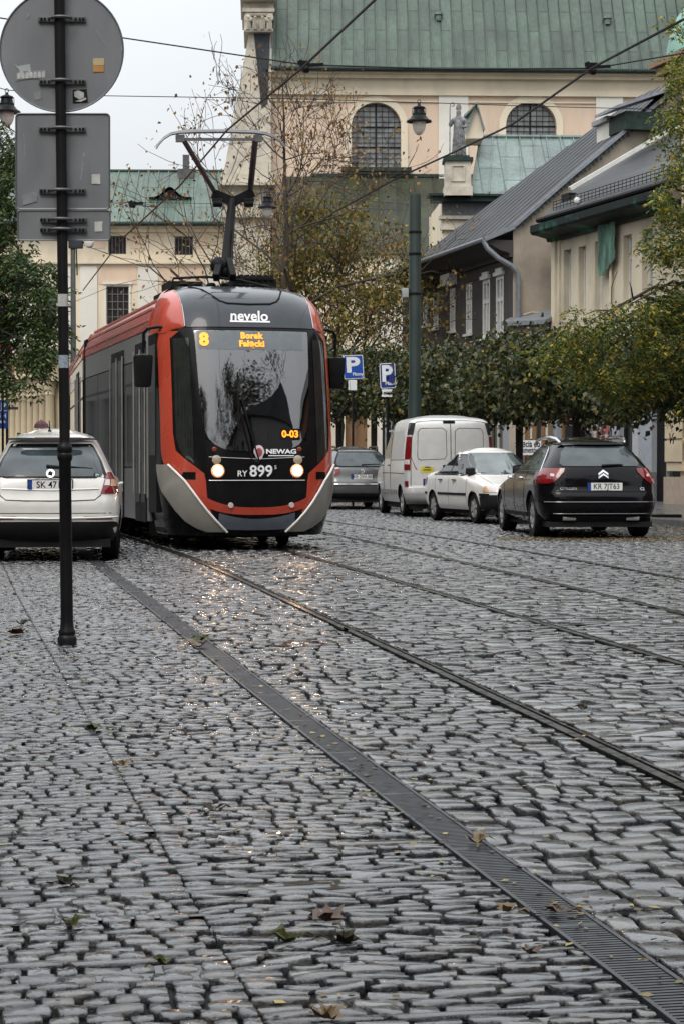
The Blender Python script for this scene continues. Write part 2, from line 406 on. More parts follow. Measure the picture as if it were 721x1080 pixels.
# rails: grooved tram rails, each a long steel section
m_rail = pm('worn_rail_steel', (.07,.066,.062), rough=.32, metal=.9, var=.3, scale=12, rvar=.1)
m_groove = pm('rail_groove_dark', (.012,.011,.010), rough=.7, var=.3)  # near-black tone along the rail groove
def rail(line, label):
    mb = MB(); gr = MB()
    for (d0, d1, z, m) in ((-.042,.004,.003,mb),(.028,.042,.001,mb),(.004,.028,-.012,gr)):
        a, b = offs(line, d0), offs(line, d1)
        lo = [V(x,y,-.02) for y,x in a]; la = [V(x,y,z) for y,x in a]; lb = [V(x,y,z) for y,x in b]; lc = [V(x,y,-.02) for y,x in b]
        m.grid([lo, la, lb, lc])
    o = mb.build('tram_rail', m_rail, smooth=False, fix=False); tag(o, label, 'rail', 'tram rails')
    gr.build('groove', m_groove, o, smooth=False, fix=False); return o
rail(A_, 'first steel rail right of the drain, passing under the tram nose')
rail(B_, 'second rail of the tram track, emerging under the tram right corner')
rail(C_, 'left rail of the empty neighbouring track toward the parked cars')
rail(D_, 'rail closest to the parked cars, outermost of the four')

# slotted drain
m_cast = pm('wet_cast_iron', (.066,.070,.077), rough=.4, metal=.5, var=.25, scale=20, rvar=.12)
m_pit = pm('drain_pit', (.008,.008,.008), rough=.6)
dr = thing('drain_channel', 'long narrow slotted iron drain set diagonally in the cobbles', 'drain', (DR[0][1], DR[0][0], 0))
fr = MB(); pit = MB(); slat = MB(); HWD = .058
for d0, d1 in ((-.070,-HWD),(HWD,.070)):
    a, b = offs(DR, d0), offs(DR, d1)
    fr.grid([[V(x,y,-.02) for y,x in a],[V(x,y,.003) for y,x in a],[V(x,y,.003) for y,x in b],[V(x,y,-.02) for y,x in b]])
a, b = offs(DR, -HWD), offs(DR, HWD)
pit.grid([[V(x,y,-.0085) for y,x in a],[V(x,y,-.0085) for y,x in b]])
y = 2.0; k = 0
while y < 58:
    step = .022 if y < 16 else .044
    x0 = smooth_interp(y, DRAIN); t = V(smooth_interp(y+.2, DRAIN)-x0, .2, 0).normalized(); n = V(t.y,-t.x,0); c = V(x0, y, 0)
    w = step*.30
    if k % 46 == 0: w = step*.9
    slat.hexa([c-n*HWD-t*w+V(0,0,-.008), c+n*HWD-t*w+V(0,0,-.008), c+n*HWD+t*w+V(0,0,-.008), c-n*HWD+t*w+V(0,0,-.008),
               c-n*HWD-t*w, c+n*HWD-t*w, c+n*HWD+t*w, c-n*HWD+t*w]); y += step; k += 1
fr.build('frame', m_cast, dr, smooth=False, world=True, fix=False); pit.build('channel_bed', m_pit, dr, smooth=False, world=True, fix=False)
slat.build('grate', m_cast, dr, smooth=False, world=True, fix=False)
# ================================================================== TRAM
m_red = pm('tram_red_paint', (.42,.05,.025), rough=.28, var=.10, scale=1.5, coat=.6, rvar=.05)
m_black = pm('tram_gloss_black', (.008,.008,.009), rough=.14, var=.2, spec=.15)
m_under = pm('underframe_black', (.012,.012,.012), rough=.75, var=.3, spec=.2)
m_tglass = pm('tram_windscreen_glass', (.11,.118,.124), rough=.025, metal=.25, var=.25, scale=1.2, spec=1.0, coat=1.0)
m_sglass = pm('tram_side_glass', (.014,.017,.016), rough=.05, var=.3, spec=.6)
m_roofg = pm('tram_anthracite_paint', (.036,.043,.051), rough=.2, var=.1, coat=.5)
m_cream = pm('tram_pale_grey_paint', (.235,.225,.20), rough=.3, var=.08, coat=.4)
m_apron = pm('tram_grey_apron', (.10,.115,.14), rough=.35, var=.15)
m_grey = pm('tram_side_grey', (.13,.135,.135), rough=.28, var=.12, coat=.3)
m_dark = pm('dark_grey_panel', (.045,.05,.058), rough=.35, var=.2)
m_steel = pm('brushed_steel', (.45,.45,.44), rough=.3, metal=.9, var=.1)
m_rub = pm('black_rubber', (.014,.014,.014), rough=.7, var=.2)
m_blackmetal = pm('black_painted_metal', (.012,.012,.013), rough=.4, var=.25)
m_white = pm('white_lettering', (.78,.78,.78), rough=.4, var=.03)
m_lampon = pm('headlamp_lit', (.9,.8,.7), rough=.2, emit=(1,.66,.38), estr=100)
m_halo = pm('headlamp_halo_ring', (.8,.5,.3), rough=.2, emit=(1,.30,.10), estr=.55)  # emissive outer ring imitates the warm glow around the bulb
m_glow = pm('headlamp_inner_halo_ring', (.8,.6,.4), rough=.2, emit=(1,.55,.30), estr=1.7)  # brighter inner ring of the imitated glow
m_lens = pm('lamp_lens_clear', (.22,.20,.17), rough=.08, var=.1, emit=(1,.7,.4), estr=.12)
m_orange = pm('orange_lens', (.22,.04,.02), rough=.15)
m_led = pm('amber_display', (.8,.35,.03), rough=.4, emit=(1,.24,.008), estr=1.5)
m_disp = pm('display_backing', (.13,.15,.16), rough=.25, var=.1)

def clear_glass(name, tint, refl):
    m = bpy.data.materials.new(name); m.use_nodes = True; nt = m.node_tree; N = nt.nodes; L = nt.links; N.remove(N['Principled BSDF'])
    t = N.new('ShaderNodeBsdfTransparent'); g = N.new('ShaderNodeBsdfGlossy'); g.inputs['Roughness'].default_value = .02; ms = N.new('ShaderNodeMixShader')
    tc = N.new('ShaderNodeTexCoord'); n = N.new('ShaderNodeTexNoise'); n.inputs['Scale'].default_value = 9; n.inputs['Detail'].default_value = 5; L.new(tc.outputs['Object'], n.inputs['Vector'])
    mr = N.new('ShaderNodeMapRange'); mr.inputs['To Min'].default_value = tint*.88; mr.inputs['To Max'].default_value = tint*1.08; L.new(n.outputs['Fac'], mr.inputs['Value']); L.new(mr.outputs[0], t.inputs['Color'])
    fr = N.new('ShaderNodeFresnel'); fr.inputs['IOR'].default_value = 1.55; ad = N.new('ShaderNodeMath'); ad.operation = 'ADD'; ad.inputs[1].default_value = refl; L.new(fr.outputs[0], ad.inputs[0])
    L.new(ad.outputs[0], ms.inputs[0]); L.new(t.outputs[0], ms.inputs[1]); L.new(g.outputs[0], ms.inputs[2]); L.new(ms.outputs[0], N['Material Output'].inputs['Surface']); return m
m_tglass2 = clear_glass('windscreen_clear_glass', .5, .16)
TH = R(14.2)
TROOT = (WX(272,27.0), 27.0, 0)
tram = thing('tram', 'red and black low floor tram with lit headlamps and raised pantograph', 'tram', TROOT, TH)
RAKE = [(.2,.16),(.5,.04),(.8,0),(1.1,0),(1.4,.03),(2.0,.13),(2.6,.26),(3.0,.37),(3.3,.54),(3.5,.78),(3.64,1.2),(3.72,1.75),(3.75,2.4)]
WID = [(.2,1.10),(.6,1.18),(1.2,1.22),(2.7,1.22),(3.0,1.20),(3.3,1.15),(3.5,1.08),(3.62,1.0),(3.70,.86),(3.75,.5)]
def tw(z): return smooth_interp(z, WID)
def nose(x, z):
    w = tw(z); t = min(abs(x)/w, .9999)
    return (1-(1-t**3.9)**.5)*.92
def tf(x, z): return nose(x, z) + smooth_interp(z, RAKE)
def tp(x, z, off=0.0):
    e = .01
    p = V(x, tf(x, z), z)
    if off:
        dx = (tf(x+e, z)-tf(x-e, z))/(2*e); dz = (tf(x, z+e)-tf(x, z-e))/(2*e)
        n = V(dx, -1, dz).normalized(); p += n*off
    return p
def tpatch(rows, off, nx=10, nz=6, back=.02, mirror=False, mb=None):
    """front patch between left and right edges given at heights: rows = (z, x0, x1)"""
    mb = mb or MB()
    zs = []
    for a, b in zip(rows[:-1], rows[1:]):
        k = max(1, int(abs(b[0]-a[0])/.08))
        zs += [a[0] + (b[0]-a[0])*i/k for i in range(k)]
    zs.append(rows[-1][0]); rz_ = [r[0] for r in rows]
    for sg in ((1,-1) if mirror else (1,)):
        g = []
        for z in zs:
            x0 = np.interp(z, rz_, [r[1] for r in rows]); x1 = np.interp(z, rz_, [r[2] for r in rows])
            g.append([tp(sg*(x0+(x1-x0)*i/nx), z, off) for i in range(nx+1)])
        mb.sheet(g, (0, back, 0))
    return mb
# bare cab body behind everything: z slices of the nose running back to 1.7 m
zs = [.2,.3,.45,.6,.8,1,1.2,1.5,1.8,2.1,2.4,2.7,2.9,3.05,3.2,3.32,3.42,3.5,3.57,3.62,3.66,3.70,3.73,3.75]
rows = []
LC = 1.72
for z in zs:
    w = tw(z); pts = []
    for i in range(41):
        a = -1 + 2*i/40; x = w*math.copysign(1-(1-abs(a))**1.7, a)
        pts.append(V(x, min(tf(x, z), max(LC, smooth_interp(z,RAKE)+.02)), z))
    e = max(LC+.05, pts[0].y+.02)
    rows.append([V(-w, e, z)] + pts + [V(w, e, z)])
b = MB(); b.grid(rows)
def in_screen(f):
    c_ = sum((Vector(b.v[i]) for i in f), V(0,0,0))/4
    return 1.46 < c_.z < 2.9 and abs(c_.x) < .70 and c_.y < .9
b.f = [f for f in b.f if not in_screen(f)]
b.build('cab_body', m_black, tram, angle=50)
# dim cab seen through the windscreen
m_cab = pm('cab_dark_lining', (.035,.037,.04), rough=.7, var=.2)
m = MB(); m.box(-.95,.95,.55,1.0,.9,1.42); m.hexa([V(-.8,.35,1.3),V(.8,.35,1.3),V(.8,.75,1.3),V(-.8,.75,1.3),V(-.75,.42,1.44),V(.75,.42,1.44),V(.75,.75,1.50),V(-.75,.75,1.50)]); m.box(.3,.62,.7,.78,1.45,1.72); m.build('dashboard', m_cab, tram, bevel=.02)
m = MB(); m.box(-.27,.27,1.42,1.52,1.1,1.95); m.box(-.13,.13,1.43,1.50,1.95,2.2); m.box(-.27,.27,1.0,1.5,.98,1.12); m.build('driver_seat', pm('seat_cloth', (.06,.065,.09), rough=.9, var=.3), tram, bevel=.03)
m = MB(); m.box(-1.1,1.1,1.62,1.66,.5,3.1); m.build('cab_bulkhead', pm('cab_bulkhead_grey', (.16,.165,.165), rough=.6, var=.1), tram)
# red parts
rd = MB()
tpatch([(.52,-.80,-.62),(.62,-.86,-.67),(.79,-.95,-.69),(.95,-1.03,-.70),(1.05,-1.08,-.72),(1.14,-1.17,-.83),(1.24,-1.19,-.95),(1.36,-1.2,-1.06),(1.6,-1.2,-1.085),(2.9,-1.2,-1.08),(3.0,-1.19,-.97)], .007, 8, mirror=True, mb=rd)
g = []
for k in range(7):
    v = k/6; r = []
    for i in range(25):
        x = -.70+1.4*i/24; t = abs(x)/.70
        r.append(tp(x, .49+.11*t**3 + v*(.10+.03*t**2), .012))
    g.append(r)
rd.sheet(g, (0,.03,0)); rd.build('red_front_trim', m_red, tram, angle=40)
sh = MB()
for sg in (-1, 1):      # shoulder: red roof cheeks of the cab
    g = []
    for z in (2.98,3.05,3.12,3.2,3.28,3.35,3.42,3.48,3.54,3.59,3.63,3.67,3.70):
        xi = np.interp(z, [2.98,3.05,3.5,3.70], [1.12,.90,.90,.86]); w = tw(z)*.997
        r = []
        for i in range(9):
            x = xi + (w-xi)*(1-(1-i/8)**1.6); x = max(min(x, w), min(xi, w))
            p = tp(sg*x, z); r.append(V(p.x*1.008, p.y-.01, p.z+.008))
        r.append(V(sg*(w*1.008), max(LC+.1, r[-1].y+.05), z+.008))
        g.append(r)
    sh.sheet(g, (0,.03,-.01))
sh.build('roof_shoulder', m_red, tram, angle=60)
# anthracite cab roof panel and its V seam
tpatch([(3.05,-.88,.88),(3.3,-.90,.90),(3.5,-.90,.90),(3.70,-.86,.86)], .012, 16).build('front_roof_panel', m_roofg, tram, angle=60)
mb = MB(); pts = []
for x, z in ((-.66,3.69),(-.56,3.6),(-.46,3.48),(-.40,3.42),(-.30,3.385),(0,3.375),(.30,3.385),(.40,3.42),(.46,3.48),(.56,3.6),(.66,3.69)): pts.append(tp(x, z, .014))
mb.tube(pts, .014, 6); mb.build('roof_hatch_seam', m_rub, tram)
mb = MB()
for sg in (-1, 1):
    mb.tube([tp(sg*.895, z, .012) for z in (3.06,3.2,3.35,3.5,3.6,3.68)], .008, 6)
mb.build('roof_panel_edge', m_steel, tram)
# glass
tpatch([(1.35,-.30,.30),(1.38,-.46,.46),(1.44,-.58,.58),(1.53,-.66,.66),(1.68,-.715,.715),(1.95,-.75,.75),(3.0,-.79,.79)], .010, 14).build('windscreen', m_tglass2, tram, angle=60)
tpatch([(1.18,-.86,-.85),(1.24,-.93,-.85),(1.30,-.98,-.85),(1.40,-1.02,-.85),(1.55,-1.05,-.85),(2.9,-1.05,-.86)], .009, 6, mirror=True).build('corner_window', m_sglass, tram, angle=60)
ds = tpatch([(2.74,-.74,.70),(2.99,-.76,.70)], .014, 12).build('destination_display', m_disp, tram, angle=60)
def tl(off): return lambda x0, z0, sc=1: (lambda x, z, d: tp(x0+x, z0+z, off+d))
def tletter(body, size, x, z, off, mat, name, parent=tram, **k):
    return text_mb(body, size, lambda a, c, d: tp(x+a, z+c, off+d), depth=.003, **k).build(name, mat, parent, smooth=False)
tletter('8', .235, -.665, 2.865, .02, m_led, 'route_number', ds, bold=.011)
tletter('Borek', .112, -.02, 2.925, .02, m_led, 'destination_lettering', ds, bold=.005, space=1.1)
tletter('Fałęcki', .112, -.02, 2.815, .02, m_led, 'destination_lettering', ds, bold=.005, space=1.1)
rb = tpatch([(1.50,.32,.60),(1.66,.32,.60)], .014, 4).build('run_number_display', m_rub, tram)
tletter('0-03', .13, .46, 1.58, .02, m_led, 'run_number_lettering', rb, bold=.004)
nv = text_mb('nevelo', .20, lambda a, c, d: tp(-.03+a, 3.20+c, .017+d), depth=.003, bold=.003, shear=.12)
g = [[tp(-.30+.56*i/8, 3.115+dz, .019) for i in range(9)] for dz in (0, .022)]
nv.sheet(g, (0,.005,0)); nv.build('front_lettering', m_white, tram, smooth=False)
nw = text_mb('NEWAG', .085, lambda a, c, d: tp(.33+a, 1.345+c, .008+d), depth=.003, bold=.003, sx=1.35)
nw.sheet([[tp(.15+.36*i/6, 1.285+dz, .008) for i in range(7)] for dz in (0, .012)], (0,.004,0))
nw.build('maker_lettering', m_white, tram, smooth=False)
mb = MB(); mb.prism([tp(.02+.075*math.cos(t)*(1 if math.sin(t) > -.2 else .8), 1.335+.10*math.sin(t), .008) for t in np.linspace(0, 2*math.pi, 17)[:-1]], (0,-.006,0))
em = mb.build('crest', pm('crest_silver', (.6,.52,.52), rough=.35), tram, smooth=False)
mb = MB(); mb.prism([tp(.02+.045*math.cos(t), 1.335+.06*math.sin(t), .016) for t in np.linspace(0, 2*math.pi, 13)[:-1]], (0,-.004,0))
mb.build('crest_shield', pm('crest_red', (.30,.06,.07), rough=.35), em, smooth=False)
tletter('RY', .115, -.215, 1.045, .008, m_white, 'fleet_number_lettering', bold=.001)
tletter('899', .215, .045, 1.075, .008, m_white, 'fleet_number_lettering', bold=.004)
tletter('5', .07, .245, 1.13, .008, m_white, 'fleet_number_lettering')
# seams and chrome line
mb = MB(); mb.tube([tp(x, .955, .006) for x in np.linspace(-.66, .66, 15)], .007, 6)
mb.tube([tp(x, 1.245+.03*abs(x)/.7, .004) for x in np.linspace(-.66, .66, 15)], .004, 6)
mb.build('front_seam', m_steel, tram)
# lower black bumper shelf lip + little round towing covers
mb = MB()
for sx in (-.37, .47): mb.lathe([(.0,-.012),(.034,-.012),(.04,0),(.0,0)], tuple(tp(sx,.62,.014)), 14, 'y')
mb.build('round_cover', pm('tow_cover', (.5,.42,.40), rough=.4), tram)
# apron
g = []
for k in range(6):
    v = k/5; r = []
    for i in range(21):
        x = -.52+1.04*i/20; t = abs(x)/.52
        r.append(tp(x, .29+.02*t**2 + v*(.15+.06*t**2), .03))
    g.append(r)
mb = MB(); mb.sheet(g, (0,.25,0)); mb.build('front_apron', m_apron, tram, angle=50)
# pale fenders
fd = [(.27,-.66,-.40),(.33,-.80,-.46),(.41,-.92,-.54),(.54,-1.03,-.66),(.66,-1.10,-.75),(.80,-1.17,-.845),(.95,-1.20,-.94),(1.06,-1.21,-1.03),(1.17,-1.215,-1.12)]
tpatch(fd, .040, 8, back=.06, mirror=True).build('fender', m_cream, tram, angle=50)
mb = MB()
for sg in (-1, 1): mb.tube([tp(sg*abs(x1), z, .046) for z, x0, x1 in fd], .016, 6)
mb.build('fender_edge', pm('fender_edge_white', (.75,.73,.68), rough=.3), tram)
mb = MB()
for sg in (-1, 1): tpatch([(.97,-1.0*1,-.83),(1.07,-.98,-.83)], .012, 4, mirror=True, mb=mb)
mb.build('vent_grille', m_rub, tram)
# headlamps, a lit bulb with glowing rings that imitate its halo
for sg in (-1, 1):
    mb = MB(); c = tp(sg*.545, 1.085, .01); mb.lathe([(.0,.03),(.088,.03),(.092,.0),(.078,-.014),(.0,-.018)], tuple(c), 20, 'y')
    hl = mb.build('headlamp', m_halo, tram)
    mb = MB(); mb.lathe([(.0,-.01),(.074,-.01),(.07,-.022),(.0,-.022)], tuple(c), 18, 'y'); mb.build('inner_halo', m_glow, hl)
    mb = MB(); mb.lathe([(.0,-.01),(.056,-.01),(.05,-.028),(.0,-.032)], tuple(c), 18, 'y'); mb.build('lit_bulb', m_lampon, hl)
    mb = MB(); c = tp(sg*.56, 1.235, .008); mb.lathe([(.0,.02),(.06,.02),(.062,0),(.045,-.012),(.0,-.018)], tuple(c), 18, 'y')
    mb.build('fog_lamp', m_lens, tram)
    mb = MB(); c = tp(sg*.585, 1.375, .008); mb.lathe([(.0,.02),(.032,.02),(.034,0),(.024,-.012),(.0,-.014)], tuple(c), 16, 'y')
    mb.build('marker_lamp', m_orange, tram)
# wiper
mb = MB()
mb.tube([tp(.02,1.20,.03), tp(-.10,1.62,.06), tp(-.20,2.05,.05)], .011, 6)
mb.tube([tp(-.07,1.20,.03), tp(-.17,1.62,.05), tp(-.24,2.02,.045)], .008, 6)
mb.tube([tp(-.25,1.62,.022), tp(-.245,2.0,.035), tp(-.235,2.42,.022)], .010, 6)
mb.ball(tp(-.02,1.20,.02), .035, 10); mb.ball(tp(-.22,2.04,.04), .028, 10)
mb.build('wiper', m_blackmetal, tram)
# mirrors on hooked arms
for sg in (-1, 1):
    mb = MB()
    mb.tube([V(sg*1.02,.86,3.06), V(sg*1.2,1.0,3.08), V(sg*1.33,1.12,3.06), V(sg*1.375,1.18,3.0), V(sg*1.375,1.2,2.72)], .022, 8)
    mb.tube([V(sg*1.02,.87,3.02), V(sg*1.18,1.0,3.03)], .014, 6)
    mb.build('mirror_arm', m_blackmetal, tram)
    mb = MB(); x0, x1 = sorted((sg*1.25, sg*1.51)); mb.hexa([V(x0+.03,1.10,2.25),V(x1-.03,1.10,2.25),V(x1-.02,1.32,2.25),V(x0+.02,1.32,2.25),V(x0,1.08,2.70),V(x1,1.08,2.70),V(x1,1.34,2.70),V(x0,1.34,2.70)])
    mm_ = mb.build('mirror', m_blackmetal, tram, bevel=.04)
    mb = MB(); mb.box(x0+.03, x1-.03, 1.325, 1.345, 2.32, 2.64); mb.build('mirror_glass', m_tglass, mm_)

# ---- sections: side walls, roof, bellows
m_ribs = m_red
def section(y0, y1, doors, side=(-1, 1), nose_end=False, root=None):
    """one body section between y0 and y1"""
    root = root or tram
    T = lambda p: p
    core = MB(); core.box(-1.17, 1.17, y0, y1, .38, 3.3); core.build('section_body', m_dark, root)
    roof = MB()
    prof = [(1.215,3.10),(1.205,3.22),(1.17,3.34),(1.10,3.46),(1.0,3.56),(.88,3.62),(.6,3.66),(0,3.68)]
    prof = prof + [(-x, z) for x, z in prof[::-1][1:]]
    roof.grid([[V(x, y, z) for x, z in prof] for y in (y0, (y0+y1)/2, y1)])
    roof.grid([[V(x, y0, z) for x, z in prof], [V(x*.9, y0+.01, 3.1) for x, z in prof]])
    roof.build('roof_fairing', m_ribs, root, angle=40)
    ribs = MB()
    for sg in side:
        for x, z in ((1.20,3.24),(1.145,3.40),(1.04,3.535)):
            ribs.beam(V(sg*x,y0+.05,z), V(sg*x,y1-.02,z), .03, .035)
    ribs.build('roof_rib', pm('tram_rib_pale_red', (.50,.16,.12), rough=.3), root)
    for sg in side:
        x = sg*1.205
        def plate(name, ya, yb, za, zb, mat, d=0.0, parent=None):
            m = MB(); m.box(*sorted((sg*(1.165), sg*(1.205+d))), ya, yb, za, zb); return m.build(name, mat, parent or root)
        plate('upper_band', y0+.02, y1-.02, 2.72, 3.09, pm('tram_side_upper', (.13,.14,.125), rough=.18, var=.15, coat=.4), .0)
        ys = [y0+.02]
        for a, bb in doors: ys += [a-.04, bb+.04]
        ys.append(y1-.02)
        for a, bb in zip(ys[::2], ys[1::2]):
            if bb-a < .1: continue
            plate('lower_panel', a, bb, .36, 1.12, m_grey)
            n = max(1, round((bb-a)/1.5)); w = (bb-a)/n
            for i in range(n): plate('side_window', a+i*w+.02, a+(i+1)*w-.02, 1.14, 2.70, m_sglass, .002)
            plate('window_vent', a+.05, bb-.05, 2.36, 2.40, m_dark, .008)
        for a, bb in doors:
            mid = (a+bb)/2
            for ya, yb in ((a, mid-.012), (mid+.012, bb)):
                d = plate('door', ya, yb, .34, 2.95, m_blackmetal, .012)
                plate('door_glass', ya+.07, yb-.07, .62, 2.8, m_sglass, .016, d)
            h = MB()
            for ya in (a-.03, mid-.05, bb+.03): h.tube([V(sg*1.235,ya,.75), V(sg*1.235,ya,2.85)], .014, 6)
            h.build('door_edge', pm('door_edge_sheen_paint', (.24,.24,.23), rough=.4), root)  # pale paint stands in for the bright sheen of metal edges
section(1.76, 9.3, [(2.05,3.1),(4.4,5.75)])
for sg in (-1, 1):   # cab side door, dark
    m = MB(); m.box(*sorted((sg*1.16, sg*1.222)), 1.05, 1.75, .5, 3.0); d = m.build('cab_door', m_blackmetal, tram)
    m = MB(); m.box(*sorted((sg*1.16, sg*1.227)), 1.12, 1.70, 1.3, 2.85); m.build('door_glass', m_sglass, d)
    m = MB(); m.box(*sorted((sg*1.16, sg*1.24)), 1.78, 1.83, .7, 3.05); m.build('door_edge', pm('door_edge_sheen_paint', (.24,.24,.23), rough=.4), tram)  # same painted sheen along the cab door
# bogie region, dark mass and wheels under the cab
for yy in (2.6, 7.6):
    m = MB(); m.box(-.95, .95, yy-.9, yy+.9, .12, .5); m.build('bogie', m_under, tram)
    for sg in (-1, 1):
        for dy in (-.7, .7):
            m = MB(); m.lathe([(0,-.06),(.26,-.06),(.30,-.03),(.30,.06),(0,.06)], (sg*.75, yy+dy, .30), 20, 'x'); m.build('wheel', m_under, tram)
m = MB(); m.box(-1.12, 1.12, .95, 1.72, .22, .6); m.box(-1.0, 1.0, .55, .95, .24, .6); m.build('underframe', m_under, tram)
m = MB(); m.box(-1.13, 1.13, 9.3, 9.85, .4, 3.35)
for i in range(6): m.box(-1.17, 1.17, 9.32+i*.09, 9.36+i*.09, .38, 3.42)
m.build('bellows', m_rub, tram)
# following sections swing back toward the line of sight
pv = thing('rear_section', None, None, (0, 9.58, 0), R(-4.7)); pv.parent = tram
section(.28, 7.6, [(2.2,3.55)], root=pv)
m = MB(); m.box(-1.13, 1.13, 7.6, 8.1, .4, 3.35); m.build('bellows', m_rub, pv)
section(8.1, 15.6, [(9.6,10.9)], root=pv)
# roof equipment
eq = MB()
eq.box(-.75, .75, 2.3, 4.3, 3.66, 3.78)
for i in range(7): eq.lathe([(.05,0),(.075,.03),(.05,.06),(.075,.09),(.05,.12)], (-.62+i*.2, 2.25, 3.7), 8)
eq.box(.15, .75, 2.25, 2.9, 3.7, 3.9); eq.box(-.8, -.3, 2.5, 3.2, 3.7, 3.86)
for i in range(6): eq.box(.2+i*.09, .25+i*.09, 2.2, 2.95, 3.88, 3.95)
eq.tube([V(-.85,2.1,3.7), V(-.8,2.1,3.86), V(-.3,2.15,3.9), V(.2,2.15,3.86), V(.8,2.1,3.72)], .02, 6)
eq.build('roof_equipment', m_under, tram)
# pantograph: single arm with an upper V and a bowed collector head
XC = WX(240, 29.2)
def pp(px, py, Y0):
    X = WX(px, Y0); Y = Y0 + (X-XC)*math.tan(TH); return W(px, py, Y)
pn = MB()
pn.tube([pp(237,289,29.3), pp(241,250,29.7), pp(245,211,30.1)], [.075,.07,.06], 10)
pn.tube([pp(243,286,29.3), pp(246,250,29.6), pp(248,214,30.1)], .018, 6)
for q in (-1, 1): pn.beam(pp(237+q*9,293,29.0), pp(237+q*4,275,29.35), .09, .12)
pn.ball(pp(231,280,29.3), .13, 12); pn.ball(pp(237,287,29.3), .11, 10)
pn.beam(pp(224,204,30.1), pp(246,213,30.1), .09, .14); pn.beam(pp(246,213,30.1), pp(267,203,30.1), .09, .14)
for px in (229, 262):
    pn.tube([pp(px-4,215,30.0), pp(px+5,215,30.0)], .05, 10); pn.tube([pp(px-5,211,30.05), pp(px+6,211,30.05)], .03, 8)
arm_o = pn.build('pantograph', m_blackmetal, tram, world=True)
pn = MB()
pn.tube([pp(226,202,30.1), pp(193,147,29.1)], .032, 8); pn.tube([pp(228.5,203,30.1), pp(196,148,29.1)], .018, 6)
pn.tube([pp(265,201,30.1), pp(270.5,147,29.1)], .032, 8); pn.tube([pp(262,201,30.1), pp(267.5,148,29.1)], .018, 6)
pn.beam(pp(190,147,29.1), pp(274,147,29.1), .03, .04)
for px in (190, 272): pn.beam(pp(px-4,146,29.1), pp(px+4,146,29.1), .10, .10)
m_pan = pm('weathered_aluminium', (.20,.205,.205), rough=.4, metal=.6, var=.2)
pn.build('upper_arm', m_pan, arm_o, world=True)
pn = MB()
for dy, dz in ((-.12,0),(.12,-1.5)):
    pn.tube([pp(165,157+dz,29.1+dy), pp(168,152+dz,29.1+dy), pp(173,146.5+dz,29.1+dy), pp(180,142+dz,29.1+dy), pp(190,140+dz,29.1+dy), pp(206,139.4+dz,29.1+dy), pp(240,139+dz,29.1+dy), pp(268,140+dz,29.1+dy), pp(280,141.5+dz,29.1+dy), pp(289,145+dz,29.1+dy), pp(296,150+dz,29.1+dy), pp(301,156+dz,29.1+dy)],
            [.010,.011,.013,.015,.018,.02,.021,.02,.017,.014,.012,.009], 8)
pn.build('collector_head', m_pan, arm_o, world=True)
# ================================================================== CARS
m_tyre = pm('wet_tyre_rubber', (.012,.012,.012), rough=.55, var=.3, bump=.3, bscale=60)
m_alloy = pm('alloy_wheel', (.38,.38,.39), rough=.3, metal=.8, var=.1)
m_hub = pm('dirty_hubcap', (.30,.30,.30), rough=.4, metal=.3, var=.3)
m_carglass = pm('car_window_glass', (.014,.017,.018), rough=.04, var=.2, spec=.8)
m_rearglass = pm('rear_window_glass', (.030,.043,.048), rough=.06, var=.6, scale=3, spec=.6)
m_plastic = pm('black_bumper_plastic', (.018,.018,.019), rough=.5, var=.2)
m_redlens = pm('red_tail_lens', (.17,.008,.010), rough=.1, var=.25, scale=25, coat=.4)
m_darkred = pm('dark_red_tail_lens', (.16,.008,.014), rough=.1, var=.2, coat=.5)
m_clearlens = pm('clear_tail_lens', (.55,.50,.48), rough=.1, var=.15, coat=.5)
m_amberlens = pm('amber_tail_lens', (.55,.30,.16), rough=.12, var=.15, coat=.5)
m_plate = pm('number_plate_white', (.72,.72,.70), rough=.35, var=.03)
m_platetxt = pm('plate_black', (.012,.012,.012), rough=.4)
m_platefr = pm('plate_frame', (.02,.02,.022), rough=.4)
m_eublue = pm('plate_blue', (.01,.05,.25), rough=.35)
m_chrome = pm('chrome_trim', (.65,.65,.66), rough=.12, metal=1.0, var=.05)

